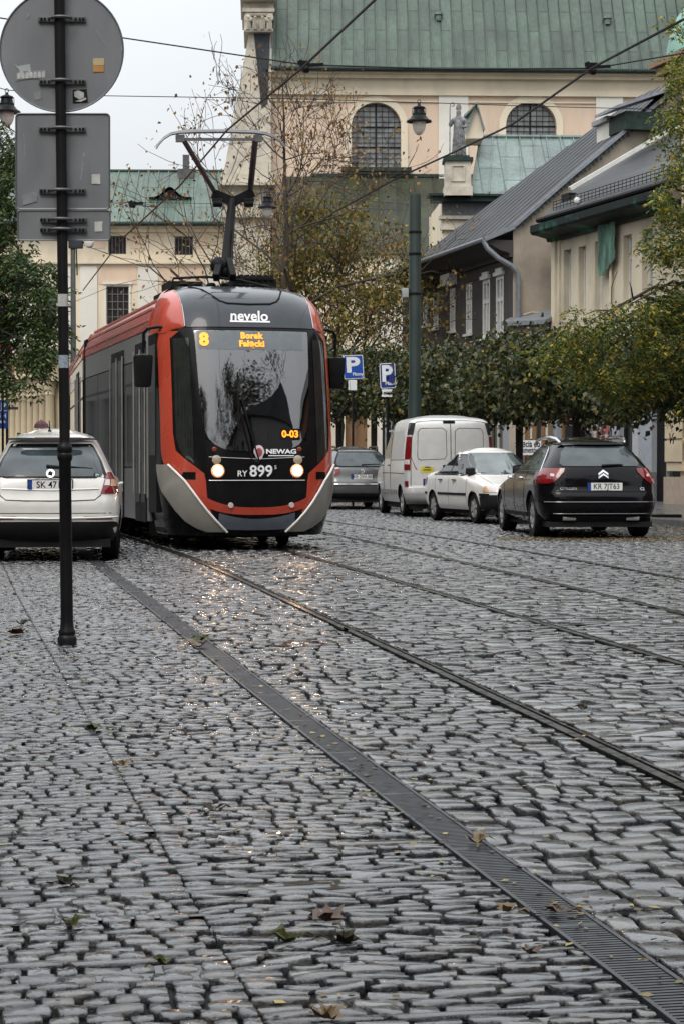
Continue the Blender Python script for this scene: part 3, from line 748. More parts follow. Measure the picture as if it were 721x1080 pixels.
class Car:
    """body as a stack of plan outlines; +y is forward, rear face near y = 0, x to the right when seen from behind"""
    def __init__(s, name, label, loc, rz, L, rear, front, wid, cr=(.16,.30), cf=(.3,.55), scale=1.0, bow=.06, side_bow=.035, cat='car'):
        s.root = thing(name, label, cat, loc, rz); s.root.scale = (scale,)*3
        s.L, s.rear, s.front, s.wid, s.cr, s.cf, s.bow, s.sb = L, rear, front, wid, cr, cf, bow, side_bow
    def hw(s, z, y=None):
        w = smooth_interp(z, s.wid)
        if y is not None:
            t = (y - s.L*.5)/(s.L*.5); w -= s.sb*t*t
        return w
    def ry(s, x, z):      # rear surface y at x
        w = s.hw(z, 0); y0 = smooth_interp(z, s.rear); a = abs(x)
        bw_ = min(s.bow, .1*(smooth_interp(z, s.front)-y0)); y = y0 + bw_*(x/max(w,.1))**2
        rx, rl = s.cr; rx = min(rx, w*.6); rl = min(rl, .42*(smooth_interp(z, s.front)-y0))
        if a > w-rx: t = min((a-(w-rx))/rx, .9999); y += rl*(1-(1-t**2.2)**.5)
        return y
    def fy(s, x, z):
        w = s.hw(z, s.L); y0 = smooth_interp(z, s.front); a = abs(x)
        bw_ = min(s.bow*2.2, .1*(y0-smooth_interp(z, s.rear))); y = y0 - bw_*(x/max(w,.1))**2
        rx, rl = s.cf; rx = min(rx, w*.6); rl = min(rl, .42*(y0-smooth_interp(z, s.rear)))
        if a > w-rx: t = min((a-(w-rx))/rx, .9999); y -= rl*(1-(1-t**2.2)**.5)
        return y
    def body(s, zs, mat, wheels=(), wr=.33, bottom=None, arch=.37):
        rows = []
        for z in zs:
            w0, w1 = s.hw(z, 0), s.hw(z, s.L)
            xs = [math.sin(a) for a in np.linspace(-math.pi/2, math.pi/2, 27)]
            xs = [math.copysign(abs(x)**.9, x) for x in xs]
            rear = [V(w0*x*.9999, s.ry(w0*x*.9999, z), z) for x in xs]
            front = [V(w1*x*.9999, s.fy(w1*x*.9999, z), z) for x in xs[::-1]]
            mid_r, mid_l = [], []
            y0, y1 = rear[-1].y, front[0].y
            if y1 - y0 < .15:
                c = (y0+y1)/2; y0, y1 = c-.05, c+.05
            for k in range(1, 14):
                y = y0 + (y1-y0)*k/14; mid_r.append(V(s.hw(z, y), y, z))
            y0, y1 = front[-1].y, rear[0].y
            for k in range(1, 14):
                y = y0 + (y1-y0)*k/14; mid_l.append(V(-s.hw(z, y), y, z))
            rows.append(rear + mid_r + front + mid_l)
        top = rows[-1]; c = sum(top, V(0,0,0))/len(top)      # crowned roof
        for sc, dz in ((.8,.028),(.5,.046),(.2,.053)):
            rows.append([V(c.x+(p.x-c.x)*sc, c.y+(p.y-c.y)*sc, p.z+dz) for p in top])
        mb = MB(); mb.grid(rows, True); m = len(rows[0])
        mb.f.append(tuple(range(m))[::-1]); mb.f.append(tuple(range((len(rows)-1)*m, len(rows)*m)))
        o = mb.build('body', mat, s.root, angle=40)
        s.w_in = s.hw(wr)
        if wheels:
            o.data.materials.append(m_under)
            cut = MB()
            for y in wheels:
                for sg in (-1, 1):
                    cut.lathe([(0,-.32),(arch,-.32),(arch,.32),(0,.32)], (sg*(s.hw(.4)-.12), y, wr), 28, 'x')
            c_ = cut.build('cutter', m_under, s.root)
            md = o.modifiers.new('arches', 'BOOLEAN'); md.object = c_; md.operation = 'DIFFERENCE'; md.solver = 'EXACT'
            bpy.context.view_layer.update()
            dg = bpy.context.evaluated_depsgraph_get()
            me = bpy.data.meshes.new_from_object(o.evaluated_get(dg)); me.name = 'body'
            o.modifiers.clear(); o.data = me; bpy.data.objects.remove(c_)
            me.set_sharp_from_angle(angle=R(40))
        s.b = o
        u = MB(); u.box(-s.hw(.4)+.12, s.hw(.4)-.12, smooth_interp(.4,s.rear)+.12, smooth_interp(.4,s.front)-.2, .17, zs[0]+.03); u.build('underbody', m_under, s.root)
        return o
    def wheel(s, y, sg, r=.315, w=.2, mat=None, steer=0, spokes=5, inset=.02):
        x = sg*(s.hw(.4)-inset)
        t = MB(); t.lathe([(r*.05,-.01),(r*.62,-.01),(r*.64,-w/2),(r*.93,-w/2),(r,-w/2+.03),(r,w/2-.03),(r*.93,w/2),(r*.64,w/2),(r*.62,.01),(r*.05,.01)], (0,0,0), 32, 'x')
        o = t.build('wheel', m_tyre, s.root); o.location = (x - sg*w/2, y, r); o.rotation_euler = (0,0,steer)
        m = MB(); e = sg*(w/2-.012)
        m.lathe([(0,e*.75-sg*.02),(r*.66,e*.75-sg*.02),(r*.66,e),(r*.60,e),(r*.58,e*.78),(0,e*.78)], (0,0,0), 32, 'x')
        for k in range(spokes):
            a = 2*math.pi*k/spokes + .3; u = V(0, math.cos(a), math.sin(a)); v = V(0, -math.sin(a), math.cos(a))
            ex = V(sg,0,0)
            p0 = u*.03 + ex*abs(e)*.85; p1 = u*r*.62 + ex*abs(e)*.97
            m.hexa([p0-v*.035-ex*.03, p1-v*.028-ex*.03, p1+v*.028-ex*.03, p0+v*.035-ex*.03, p0-v*.035+ex*.01, p1-v*.028+ex*.01, p1+v*.028+ex*.01, p0+v*.035+ex*.01])
        m.ball((e*.9,0,0), .05, 10, (.4,1,1))
        m.build('rim', mat or m_alloy, o)
        return o
    def wheels(s, ys, **k):
        for y in ys:
            for sg in (-1, 1): s.wheel(y, sg, **k)
    def rpatch(s, rows, off, name, mat, nx=10, mirror=False, parent=None, dz=.03, mb=None, front=False):
        mb = mb or MB(); zs = []
        for a, b in zip(rows[:-1], rows[1:]):
            k = max(1, int(abs(b[0]-a[0])/dz)); zs += [a[0]+(b[0]-a[0])*i/k for i in range(k)]
        zs.append(rows[-1][0]); rz_ = [r[0] for r in rows]
        f = s.fy if front else s.ry; q = 1 if front else -1
        for sg in ((1,-1) if mirror else (1,)):
            g = []
            for z in zs:
                x0 = np.interp(z, rz_, [r[1] for r in rows]); x1 = np.interp(z, rz_, [r[2] for r in rows]); r_ = []
                for i in range(nx+1):
                    x = sg*(x0+(x1-x0)*i/nx); w = s.hw(z, s.L if front else 0)
                    if abs(x) > w: x = math.copysign(w, x)
                    y = f(x, z); e = .01; xa = min(abs(x)+e, w); 
                    dydx = (f(math.copysign(xa, x), z) - f(math.copysign(xa-2*e, x), z))/(2*e)*(1 if x >= 0 else -1)
                    dydz = (f(x, z+e)-f(x, z-e))/(2*e)
                    n = V(dydx, -1, dydz).normalized()
                    if front: n = V(-dydx, 1, -dydz).normalized()
                    r_.append(V(x, y, z) + n*off)
                g.append(r_)
            mb.sheet(g, (0, -q*(off+.02), 0))
        return mb.build(name, mat, parent or s.root, angle=50) if name else mb
    def spatch(s, rows, off, name, mat, sg=None, ny=14, parent=None, dz=.04, mb=None, back=.03):
        """side patch rows = (z, y0, y1)"""
        mb = mb or MB(); zs = []
        for a, b in zip(rows[:-1], rows[1:]):
            k = max(1, int(abs(b[0]-a[0])/dz)); zs += [a[0]+(b[0]-a[0])*i/k for i in range(k)]
        zs.append(rows[-1][0]); rz_ = [r[0] for r in rows]
        for g_ in ((sg,) if sg else (-1, 1)):
            g = []
            for z in zs:
                y0 = np.interp(z, rz_, [r[1] for r in rows]); y1 = np.interp(z, rz_, [r[2] for r in rows])
                g.append([V(g_*(s.sx(z, y0+(y1-y0)*i/ny)+off), y0+(y1-y0)*i/ny, z) for i in range(ny+1)])
            mb.sheet(g, (-g_*back, 0, 0))
        return mb.build(name, mat, parent or s.root, angle=50) if name else mb
    def sx(s, z, y):      # half width at z, y incl. rounded corners
        w = s.hw(z, y); lo, hi = 0, w
        if y < s.ry(w*.999, z):
            for _ in range(22):
                m = (lo+hi)/2
                if s.ry(m, z) < y: lo = m
                else: hi = m
            return lo
        if y > s.fy(w*.999, z):
            for _ in range(22):
                m = (lo+hi)/2
                if s.fy(m, z) > y: lo = m
                else: hi = m
            return lo
        return w
    def plate(s, txt, zc, xc=0, w=.52, h=.114, front=False, off=.012, blue=True):
        f = s.fy if front else s.ry; q = 1 if front else -1
        y = f(xc, zc) + q*off
        m = MB(); m.box(xc-w/2-.012, xc+w/2+.012, min(y, y-q*.03), max(y, y-q*.03), zc-h/2-.012, zc+h/2+.012); fr = m.build('number_plate', m_platefr, s.root)
        m = MB(); m.box(xc-w/2, xc+w/2, min(y, y+q*.004), max(y, y+q*.004), zc-h/2, zc+h/2); m.build('plate_face', m_plate, fr)
        sx = 1 if not front else -1
        if blue:
            m = MB(); e0, e1 = sorted((xc-sx*w/2, xc-sx*(w/2-.045))); m.box(e0, e1, min(y, y+q*.006), max(y, y+q*.006), zc-h/2, zc+h/2); m.build('plate_band', m_eublue, fr)
        text_mb(txt, h*.98, lambda a, c, d: V(xc+sx*(a+.02), y+q*(.006+d*.5), zc+c), depth=.001, sx=.92, bold=.001).build('plate_lettering', m_platetxt, fr, smooth=False)
    def text(s, txt, size, x, z, mat, name, off=.006, parent=None, **k):
        return text_mb(txt, size, lambda a, c, d: V(x+a, s.ry(x+a, z+c)-off-d, z+c), depth=.002, **k).build(name, mat, parent or s.root, smooth=False)
    def badge(s, pts, z0, name, mat, off=.01, th=.012, x0=0, parent=None):
        m = MB()
        for poly in pts: m.prism([V(x0+a, s.ry(x0+a, z0+c)-off, z0+c) for a, c in poly], (0,-th,0))
        return m.build(name, mat, parent or s.root, smooth=False)
    def handles(s, spots, mat):
        for y, z in spots:
            for sg in (-1, 1):
                m = MB(); x = s.sx(z, y); m.tube([V(sg*(x-.01), y-.09, z), V(sg*(x+.028), y-.07, z+.004), V(sg*(x+.028), y+.07, z+.004), V(sg*(x-.01), y+.09, z)], .014, 6)
                m.build('door_handle', mat, s.root)
    def mirrors(s, y, z, mat, sc=1.0):
        for sg in (-1, 1):
            x = s.sx(z, y); m = MB()
            m.hexa([V(sg*(x+.06),y-.07,z-.07*sc),V(sg*(x+.22*sc),y-.06,z-.06*sc),V(sg*(x+.20*sc),y+.08,z-.05*sc),V(sg*(x+.06),y+.08,z-.06*sc),
                    V(sg*(x+.06),y-.08,z+.09*sc),V(sg*(x+.21*sc),y-.07,z+.07*sc),V(sg*(x+.18*sc),y+.08,z+.06*sc),V(sg*(x+.06),y+.08,z+.07*sc)])
            m.beam(V(sg*(x-.02),y+.02,z-.04), V(sg*(x+.09),y+.02,z-.03), .06, .04)
            o = m.build('wing_mirror', mat, s.root, bevel=.02)
            g = MB(); xa, xb = sorted((sg*(x+.075), sg*(x+.195*sc))); g.box(xa, xb, y-.083, y-.074, z-.05*sc, z+.065*sc); g.build('mirror_glass', m_carglass, o)
    def line(s, pts, r, name, mat):     # feature line on a side: (y, z)
        m = MB()
        for sg in (-1, 1): m.tube([V(sg*(s.sx(z, y)+.001), y, z) for y, z in pts], r, 5)
        m.build(name, mat, s.root)
def disc(r, n=20, cx=0, cz=0): return [(cx+r*math.cos(2*math.pi*k/n), cz+r*math.sin(2*math.pi*k/n)) for k in range(n)]
ZS = lambda a, b, n: list(np.linspace(a, b, n))

# ---------------- white hatchback at the left, seen from behind
m_wpaint = pm('white_car_paint', (.66,.65,.61), rough=.25, var=.04, coat=.7)
c = Car('hatchback', 'white hatchback seen from behind, parked behind the black sign post', (WX(53,23.9), 23.9, 0), R(6.0), 4.3,
        rear=[(.24,.16),(.34,.06),(.5,.0),(.7,.0),(.78,.03),(.95,.07),(1.05,.12),(1.2,.24),(1.38,.42),(1.44,.40),(1.47,.42),(1.52,.62),(1.55,.85),(1.575,1.15)],
        front=[(.2,4.2),(.4,4.28),(.6,4.26),(.75,4.1),(.85,3.7),(.95,3.0),(1.0,2.8),(1.2,2.5),(1.45,2.32),(1.55,2.2),(1.575,2.05)],
        wid=[(.2,.76),(.35,.825),(.6,.853),(.85,.845),(.98,.80),(1.15,.715),(1.3,.64),(1.42,.575),(1.5,.52),(1.55,.44),(1.575,.33)], cr=(.24,.34))
c.body(ZS(.24,1.0,16)+ZS(1.04,1.44,10)+[1.455,1.47,1.49,1.52,1.545,1.565,1.575], m_wpaint, (.78,3.35), .31)
c.wheels((.78,3.35), r=.31, w=.21, mat=m_alloy)
c.rpatch([(1.005,-.66,.66),(1.03,-.67,.67),(1.22,-.60,.60),(1.40,-.50,.50),(1.425,-.47,.47)], .009, 'window_surround', m_black)
w_ = c.rpatch([(1.02,-.60,.60),(1.06,-.62,.62),(1.22,-.565,.565),(1.37,-.49,.49),(1.39,-.46,.46)], .016, 'rear_window', m_rearglass)
c.spatch([(1.03,.62,3.0),(1.2,.75,2.5),(1.40,.95,2.2)], .004, 'side_window', m_carglass)
c.rpatch([(1.445,-.52,.52),(1.462,-.50,.50)], .05, 'roof_spoiler', m_plastic, 14)
c.rpatch([(1.463,-.2,.36),(1.478,-.2,.36)], .03, 'brake_lamp', m_darkred, 8)
for sg in (-1, 1):
    t = c.rpatch([(.82,sg*.60,sg*.86),(.95,sg*.635,sg*.86),(1.02,sg*.65,sg*.86),(1.075,sg*.67,sg*.78)], .010, 'tail_lamp', m_darkred, 8)
    c.rpatch([(.915,sg*.635,sg*.70),(.985,sg*.65,sg*.70)], .016, 'reversing_lens', m_clearlens, 3, parent=t)
    c.rpatch([(.905,sg*.71,sg*.775),(.985,sg*.71,sg*.775)], .016, 'indicator_lens', m_amberlens, 3, parent=t)
    c.rpatch([(.508,sg*.44,sg*.74),(.545,sg*.40,sg*.72)], .008, 'bumper_reflector', m_redlens, 6)
mb = MB()
hatch = [(-.66,1.0),(-.60,.80),(-.53,.745),(-.3,.735),(0,.733),(.3,.735),(.53,.745),(.60,.80),(.66,1.0)]
mb.tube([V(x, c.ry(x, z)-.001, z) for x, z in hatch], .006, 5)
mb.tube([V(x, c.ry(x, .585)-.0, .585) for x in np.linspace(-.80,.80,21)], .004, 5)
mb.build('hatch_gap', m_rub, c.root)
mb = MB(); mb.tube([V(x, c.ry(x, .86+.03*abs(x))-.002, .86+.03*abs(x)) for x in np.linspace(-.58,.58,15)], .009, 6); mb.build('hatch_crease', m_wpaint, c.root)
mb = MB(); mb.tube([V(x, c.ry(x, .52+.02*abs(x))-.008, .52+.02*abs(x)) for x in np.linspace(-.80,.80,21)], .013, 6); mb.build('bumper_crease', m_wpaint, c.root)
c.rpatch([(.24,-.80,.80),(.30,-.82,.82),(.47,-.79,.79),(.485,-.74,.74)], .012, 'lower_bumper', m_plastic, 20)
c.plate('SK 471H', .925, 0.0)
c.text('ŠKODA', .052, -.55, 1.045, m_chrome, 'maker_lettering', sx=1.3); c.text('RAPID', .045, .50, 1.038, m_chrome, 'model_lettering', sx=1.3)
bd = c.badge([disc(.052)], 1.065, 'badge', m_chrome); c.badge([[(-.03,-.012),(.02,-.03),(.03,.01),(.0,.03),(-.02,.02)]], 1.065, 'badge_arrow', m_rub, off=.022, th=.004, parent=bd)
mb = MB(); mb.tube([V(.0, c.ry(0,1.14)-.03, 1.14), V(.2, c.ry(.2,1.145)-.03, 1.145), V(.50, c.ry(.5,1.125)-.022, 1.125)], [.018,.013,.007], 6); mb.ball(V(0,c.ry(0,1.14)-.02,1.14), .028, 10); mb.tube([V(-.05,c.ry(0,1.14)-.025,1.155),V(.1,c.ry(.1,1.14)-.03,1.14)], .02, 6)
mb.build('rear_wiper', m_plastic, c.root)
mb = MB(); mb.tube([V(-.05,1.2,1.575), V(-.05,1.05,1.72)], [.012,.005], 6); mb.ball(V(-.05,1.22,1.585), .03, 10, (1,1.6,.8)); mb.build('roof_aerial', m_plastic, c.root)
mb = MB()
for sg in (-1,1): mb.tube([V(sg*.44,1.0,1.555),V(sg*.46,1.5,1.568),V(sg*.45,2.2,1.555)], .012, 6)
mb.build('roof_strip', m_plastic, c.root)
c.mirrors(2.75, 1.06, m_wpaint)
c.handles([(1.3,.93),(2.2,.93)], m_wpaint)

# ---------------- black estate at the right
m_bpaint = pm('black_car_paint', (.004,.004,.005), rough=.07, var=.1, spec=.22)
c = Car('estate_car', 'black estate car with silver roof rails, parked nearest on the right', (WX(635,31.4), 31.4, 0), R(5.0), 4.83,
        rear=[(.22,.2),(.34,.06),(.48,.0),(.62,.0),(.72,.05),(.9,.09),(1.05,.14),(1.2,.26),(1.36,.44),(1.40,.46),(1.43,.55),(1.47,.85),(1.485,1.1)],
        front=[(.2,4.7),(.4,4.80),(.6,4.78),(.72,4.6),(.82,4.1),(.93,3.45),(1.0,3.2),(1.2,2.85),(1.42,2.55),(1.47,2.42),(1.485,2.25)],
        wid=[(.2,.80),(.35,.89),(.55,.93),(.85,.93),(.98,.88),(1.1,.80),(1.25,.70),(1.38,.60),(1.44,.53),(1.485,.36)], cr=(.28,.42), cf=(.4,.6), scale=1.06)
c.body(ZS(.22,1.0,16)+ZS(1.04,1.38,9)+[1.40,1.415,1.43,1.445,1.46,1.475,1.485], m_bpaint, (.97,3.79), .33, arch=.385)
c.wheels((.97,3.79), r=.335, w=.23, mat=m_alloy, spokes=7)
c.rpatch([(1.075,-.56,.56),(1.11,-.60,.60),(1.28,-.53,.53),(1.365,-.46,.46),(1.375,-.43,.43)], .012, 'rear_window', m_rearglass)
c.rpatch([(1.385,-.54,.54),(1.40,-.52,.52)], .05, 'roof_spoiler', m_bpaint, 14)
c.spatch([(1.0,.55,3.35),(1.04,.5,3.3),(1.22,.72,2.86),(1.37,1.0,2.5)], .003, 'window_surround', m_black)
mb = MB()
for (a0,a1,b0,b1) in ((.66,1.35,1.06,1.45),(1.41,2.28,1.50,2.28),(2.35,3.18,2.35,2.52)):
    c.spatch([(1.03,a0,a1),(1.34,b0,b1)], .008, None, None, mb=mb)
mb.build('side_window', m_carglass, c.root, angle=50)
mb = MB()
for sg in (-1,1): mb.tube([V(sg*(c.sx(z,y)+.006), y, z) for y, z in ((.55,1.0),(.8,1.24),(1.05,1.37),(1.6,1.41),(2.4,1.385),(2.9,1.2),(3.35,1.0))], .009, 6)
mb.build('window_trim', m_chrome, c.root)
for sg in (-1, 1):
    t = c.rpatch([(.82,sg*.76,sg*.95),(.87,sg*.67,sg*.95),(.99,sg*.56,sg*.95),(1.045,sg*.54,sg*.90)], .012, 'tail_lamp', m_redlens, 10)
    c.rpatch([(.92,sg*.69,sg*.74),(.96,sg*.69,sg*.74)], .022, 'reversing_lens', m_clearlens, 3, parent=t)
    c.spatch([(.86,.13,.42),(.93,.12,.52),(1.02,.2,.40)], .012, 'tail_lamp_return', m_redlens, sg=sg, parent=t)
    mb = MB(); mb.box(*sorted((sg*.38, sg*.58)), c.ry(.5,.30)-.03, c.ry(.5,.30)+.1, .27, .33); mb.build('exhaust_tip', m_steel, c.root, bevel=.01)
mb = MB()
for sg in (-1,1): mb.tube([V(sg*.50,.70,1.43),V(sg*.525,.86,1.49),V(sg*.545,1.2,1.525),V(sg*.55,1.9,1.525),V(sg*.54,2.4,1.49),V(sg*.53,2.58,1.43)], [.02,.028,.03,.03,.028,.02], 8)
mb.build('roof_rail', m_chrome, c.root)
mb = MB(); mb.tube([V(x, c.ry(x,.545)-.014, .545) for x in np.linspace(-.84,.84,21)], .012, 6); mb.tube([V(x, c.ry(x,.37)-.012, .37) for x in np.linspace(-.72,.72,21)], .008, 6); mb.build('bumper_strip', pm('bumper_strip_grey', (.10,.10,.105), rough=.2, metal=.6), c.root)
mb = MB(); mb.tube([V(x, c.ry(x,.70)-.004, .70) for x in np.linspace(-.70,.70,21)], .007, 5); mb.build('hatch_gap', m_rub, c.root)
c.rpatch([(.22,-.8,.8),(.29,-.83,.83),(.345,-.8,.8)], .012, 'lower_bumper', m_plastic, 20)
c.plate('KR 7JT63', .775, .05)
c.badge([[(-.075,.0),(0,.055),(.075,.0),(.075,-.03),(0,.022),(-.075,-.03)],[(-.075,-.05),(0,.002),(.075,-.05),(.075,-.08),(0,-.03),(-.075,-.08)]], .975, 'chevron_badge', m_chrome, x0=.03)
c.text('CITROËN', .05, -.50, .745, m_chrome, 'maker_lettering', sx=1.2); c.text('C5', .06, .62, .74, m_chrome, 'model_lettering')
mb = MB(); mb.tube([V(.02,c.ry(0,1.09)-.03,1.09), V(.28,c.ry(.28,1.105)-.03,1.105), V(.34,c.ry(.3,1.10)-.025,1.10)], [.02,.014,.008], 6); mb.build('rear_wiper', m_plastic, c.root)
c.mirrors(3.0, 1.02, m_bpaint); c.handles([(1.75,.90),(2.7,.90)], m_chrome)
c.line([(.5,.80),(1.6,.80),(2.6,.78),(4.0,.74)], .006, 'side_crease', m_bpaint)
c.spatch([(.30,1.42,3.33),(.36,1.40,3.35)], .012, 'sill_strip', m_plastic)
for y, z0, z1, dy in ((1.40,.36,1.0,-.12),(2.32,.30,1.0,.0),(3.30,.36,1.0,.06)):
    for sg in (-1,1): mb = MB(); mb.tube([V(sg*(c.sx(z,y)+.0), y+dy*(z1-z)/(z1-z0)*-1, z) for z in np.linspace(z0,z1,8)], .005, 5); mb.build('door_gap', m_rub, c.root)
cit = c

# ---------------- white saloon, nose toward the viewer
m_w2 = pm('old_white_paint', (.64,.63,.60), rough=.32, var=.06, coat=.4, col2=(.5,.47,.42), mix_lo=.6, mix_hi=.8)
SX, SY, SRZ = 3.08, 41.1, R(16.5)
c = Car('saloon_car', 'old white saloon with black side strip, nose half hidden by the black estate', (0,0,0), 0, 4.25,
        rear=[(.25,.16),(.35,.05),(.5,.0),(.8,.02),(.9,.08),(.96,.25),(1.0,.72),(1.08,.9),(1.2,1.08),(1.32,1.32),(1.385,1.45),(1.41,1.6)],
        front=[(.2,4.12),(.4,4.24),(.6,4.22),(.7,4.12),(.78,3.8),(.86,3.3),(.91,3.02),(1.0,2.86),(1.15,2.6),(1.32,2.32),(1.39,2.2),(1.41,2.08)],
        wid=[(.2,.74),(.35,.81),(.6,.835),(.85,.815),(.95,.775),(1.1,.70),(1.25,.63),(1.36,.575),(1.39,.53),(1.41,.42)], cr=(.25,.3), cf=(.3,.34), bow=.05)
d = V(-math.sin(SRZ), math.cos(SRZ), 0)     # away direction of the body axis
c.root.rotation_euler = (0,0,SRZ+math.pi); cc = V(SX, SY, 0) + d*2.12; c.root.location = cc; c.root.scale = (1.03,1.0,1.04)
c.body(ZS(.25,.9,14)+[.93,.96,.98,1.0,1.03,1.07]+ZS(1.1,1.36,7)+[1.375,1.39,1.40,1.41], m_w2, (.82,3.28), .29, arch=.335)
c.wheels((.82,3.28), r=.29, w=.18, mat=m_hub, spokes=6)
c.rpatch([(.93,-.58,.58),(.96,-.62,.62),(1.2,-.56,.56),(1.345,-.49,.49),(1.36,-.46,.46)], .005, 'windscreen', pm('saloon_windscreen_glass', (.09,.115,.115), rough=.06, var=.4, scale=2.5, spec=.9), front=True)
c.rpatch([(1.02,-.56,.56),(1.33,-.46,.46)], .005, 'rear_window', m_rearglass)
c.spatch([(.915,.82,2.98),(.95,.84,2.96),(1.15,1.08,2.60),(1.335,1.42,2.28)], .003, 'window_surround', m_black)
mb = MB()
for (a0,a1,b0,b1) in ((.98,1.80,1.46,1.83),(1.88,2.82,1.88,2.27)): c.spatch([(.955,a0,a1),(1.31,b0,b1)], .007, None, None, mb=mb)
mb.build('side_window', m_carglass, c.root, angle=50)
c.spatch([(.53,.25,1.3-.85),(.575,.25,1.3-.85)], .01, 'side_strip', m_plastic)
mb = MB(); c.spatch([(.53,1.2,2.9),(.575,1.2,2.9)], .012, None, None, mb=mb); c.spatch([(.53,3.66,4.0),(.575,3.66,4.0)], .012, None, None, mb=mb); mb.build('side_strip', m_plastic, c.root)
c.rpatch([(.25,-.80,.80),(.34,-.83,.83),(.50,-.83,.83),(.55,-.80,.80)], .014, 'front_bumper', m_plastic, 20, front=True)
c.spatch([(.27,3.66,4.05),(.52,3.66,4.05)], .012, 'bumper_return', m_plastic)
for sg in (-1,1):
    h_ = c.rpatch([(.60,sg*.45,sg*.78),(.72,sg*.45,sg*.79)], .010, 'headlamp', m_clearlens, 6, front=True)
    c.spatch([(.61,3.82,3.98),(.71,3.80,3.96)], .012, 'indicator_lens', m_amberlens, sg=sg, parent=h_)
    c.rpatch([(.72,sg*.5,sg*.8),(.86,sg*.5,sg*.8)], .01, 'tail_lamp', m_redlens, 6)
c.rpatch([(.62,-.40,.40),(.70,-.40,.40)], .008, 'grille', m_plastic, 8, front=True)
c.mirrors(2.78, .99, m_plastic); c.handles([(1.35,.82),(2.2,.82)], m_plastic)
for y, dy in ((1.0,.25),(1.85,0),(2.9,.05)):
    for sg in (-1,1): mb = MB(); mb.tube([V(sg*(c.sx(z,y)+.0), y, z) for z in np.linspace(.32,.92,8)], .004, 5); mb.build('door_gap', m_rub, c.root)
for sg in (-1,1): mb = MB(); mb.tube([V(sg*x, c.fy(x, z)+.003, z) for x, z in ((.62,.74),(.60,.8),(.58,.86),(.56,.90))], .004, 5); mb.build('bonnet_gap', m_rub, c.root)
mb = MB(); mb.tube([V(-.5, c.fy(.5,.955)+.012, .955), V(.1, c.fy(.1,.965)+.012, .965)], .009, 5); mb.tube([V(-.1, c.fy(.1,.955)+.012, .95), V(.5, c.fy(.5,.965)+.012, .965)], .009, 5); mb.build('wiper', m_plastic, c.root)
c.spatch([(.60,3.30,3.36),(.63,3.30,3.36)], .012, 'side_repeater', m_amberlens)

# ---------------- silver van
m_silver = pm('silver_van_paint', (.56,.56,.545), rough=.32, metal=.2, var=.06, coat=.4)
c = Car('delivery_van', 'silver panel van seen from behind with closed rear doors', (WX(476,44.4), 44.4, 0), R(7.6), 4.8,
        rear=[(.3,.1),(.42,.0),(.55,.0),(.62,.07),(.8,.08),(1.2,.10),(1.9,.15),(2.05,.19),(2.12,.3),(2.16,.45),(2.18,.65)],
        front=[(.3,4.6),(.5,4.78),(.8,4.76),(1.0,4.55),(1.15,4.1),(1.25,3.75),(1.6,3.3),(2.0,2.8),(2.1,2.75),(2.16,2.6),(2.18,2.45)],
        wid=[(.3,.93),(.5,1.0),(1.0,1.02),(1.3,1.0),(1.7,.96),(2.0,.91),(2.08,.87),(2.14,.76),(2.18,.56)], cr=(.10,.13), cf=(.4,.5), bow=.035, side_bow=.03, scale=1.03, cat='van')
c.body(ZS(.3,2.0,26)+[2.04,2.07,2.1,2.12,2.14,2.155,2.168,2.18], m_silver, (.85,3.95), .33, arch=.38)
c.wheels((.85,3.95), r=.33, w=.21, mat=m_hub, spokes=5)
m_seam = pm('door_seam_dark', (.03,.03,.03), rough=.6)
mb = MB()
def rl(pts, r): mb.tube([V(x, c.ry(x, z)-.001, z) for x, z in pts], r, 5)
rl([(0,z) for z in np.linspace(.62,2.1,16)], .009)
for sg in (-1,1):
    rl([(sg*x,z) for x,z in ((.88,.66),(.875,1.2),(.85,1.7),(.82,2.0),(.74,2.06),(.4,2.09),(0,2.095))], .008)
    rl([(sg*x,z) for x,z in ((.72,1.26),(.73,1.34),(.715,1.84),(.66,1.92),(.18,1.93),(.10,1.86),(.09,1.34),(.14,1.26),(.66,1.235),(.72,1.26))], .007)
rl([(x,.62) for x in np.linspace(-.86,.86,15)], .008)
mb.build('rear_door_seam', m_seam, c.root)
for sg in (-1,1):
    t = c.rpatch([(1.02,sg*.895,sg*1.03),(1.3,sg*.885,sg*1.02),(1.74,sg*.855,sg*.97)], .012, 'tail_lamp', m_redlens, 5)
    c.rpatch([(1.14,sg*.90,sg*.985),(1.24,sg*.90,sg*.985)], .02, 'reversing_lens', m_clearlens, 3, parent=t)
    c.spatch([(1.02,.11,.30),(1.74,.17,.32)], .008, 'tail_lamp_return', m_redlens, sg=sg, parent=t)
    c.rpatch([(.66,sg*.93,sg*.985),(.78,sg*.93,sg*.985)], .01, 'corner_reflector', m_darkred, 3)
    c.rpatch([(1.78,sg*.82,sg*.95),(2.04,sg*.76,sg*.88)], .006, 'pillar_cap', m_seam, 3)
c.rpatch([(.3,-.96,.96),(.40,-1.0,1.0),(.54,-1.0,1.0),(.60,-.97,.97)], .05, 'rear_bumper', pm('van_bumper_grey', (.27,.27,.265), rough=.45, var=.1), 20)
mb = MB(); mb.box(-.16,.10, c.ry(0,2.06)-.03, c.ry(0,2.06)+.05, 2.03, 2.09); mb.build('door_lamp', m_plastic, c.root, bevel=.01)
mb = MB(); mb.box(-.18,-.04, c.ry(0,1.06)-.025, c.ry(0,1.06)+.02, 1.0, 1.13); mb.build('door_handle', m_plastic, c.root, bevel=.015)
mb = MB(); mb.box(-.66,-.38, c.ry(.5,1.02)-.006, c.ry(.5,1.02)+.01, .96, 1.09); st_ = mb.build('sticker', pm('yellow_sticker', (.55,.48,.04), rough=.4), c.root)
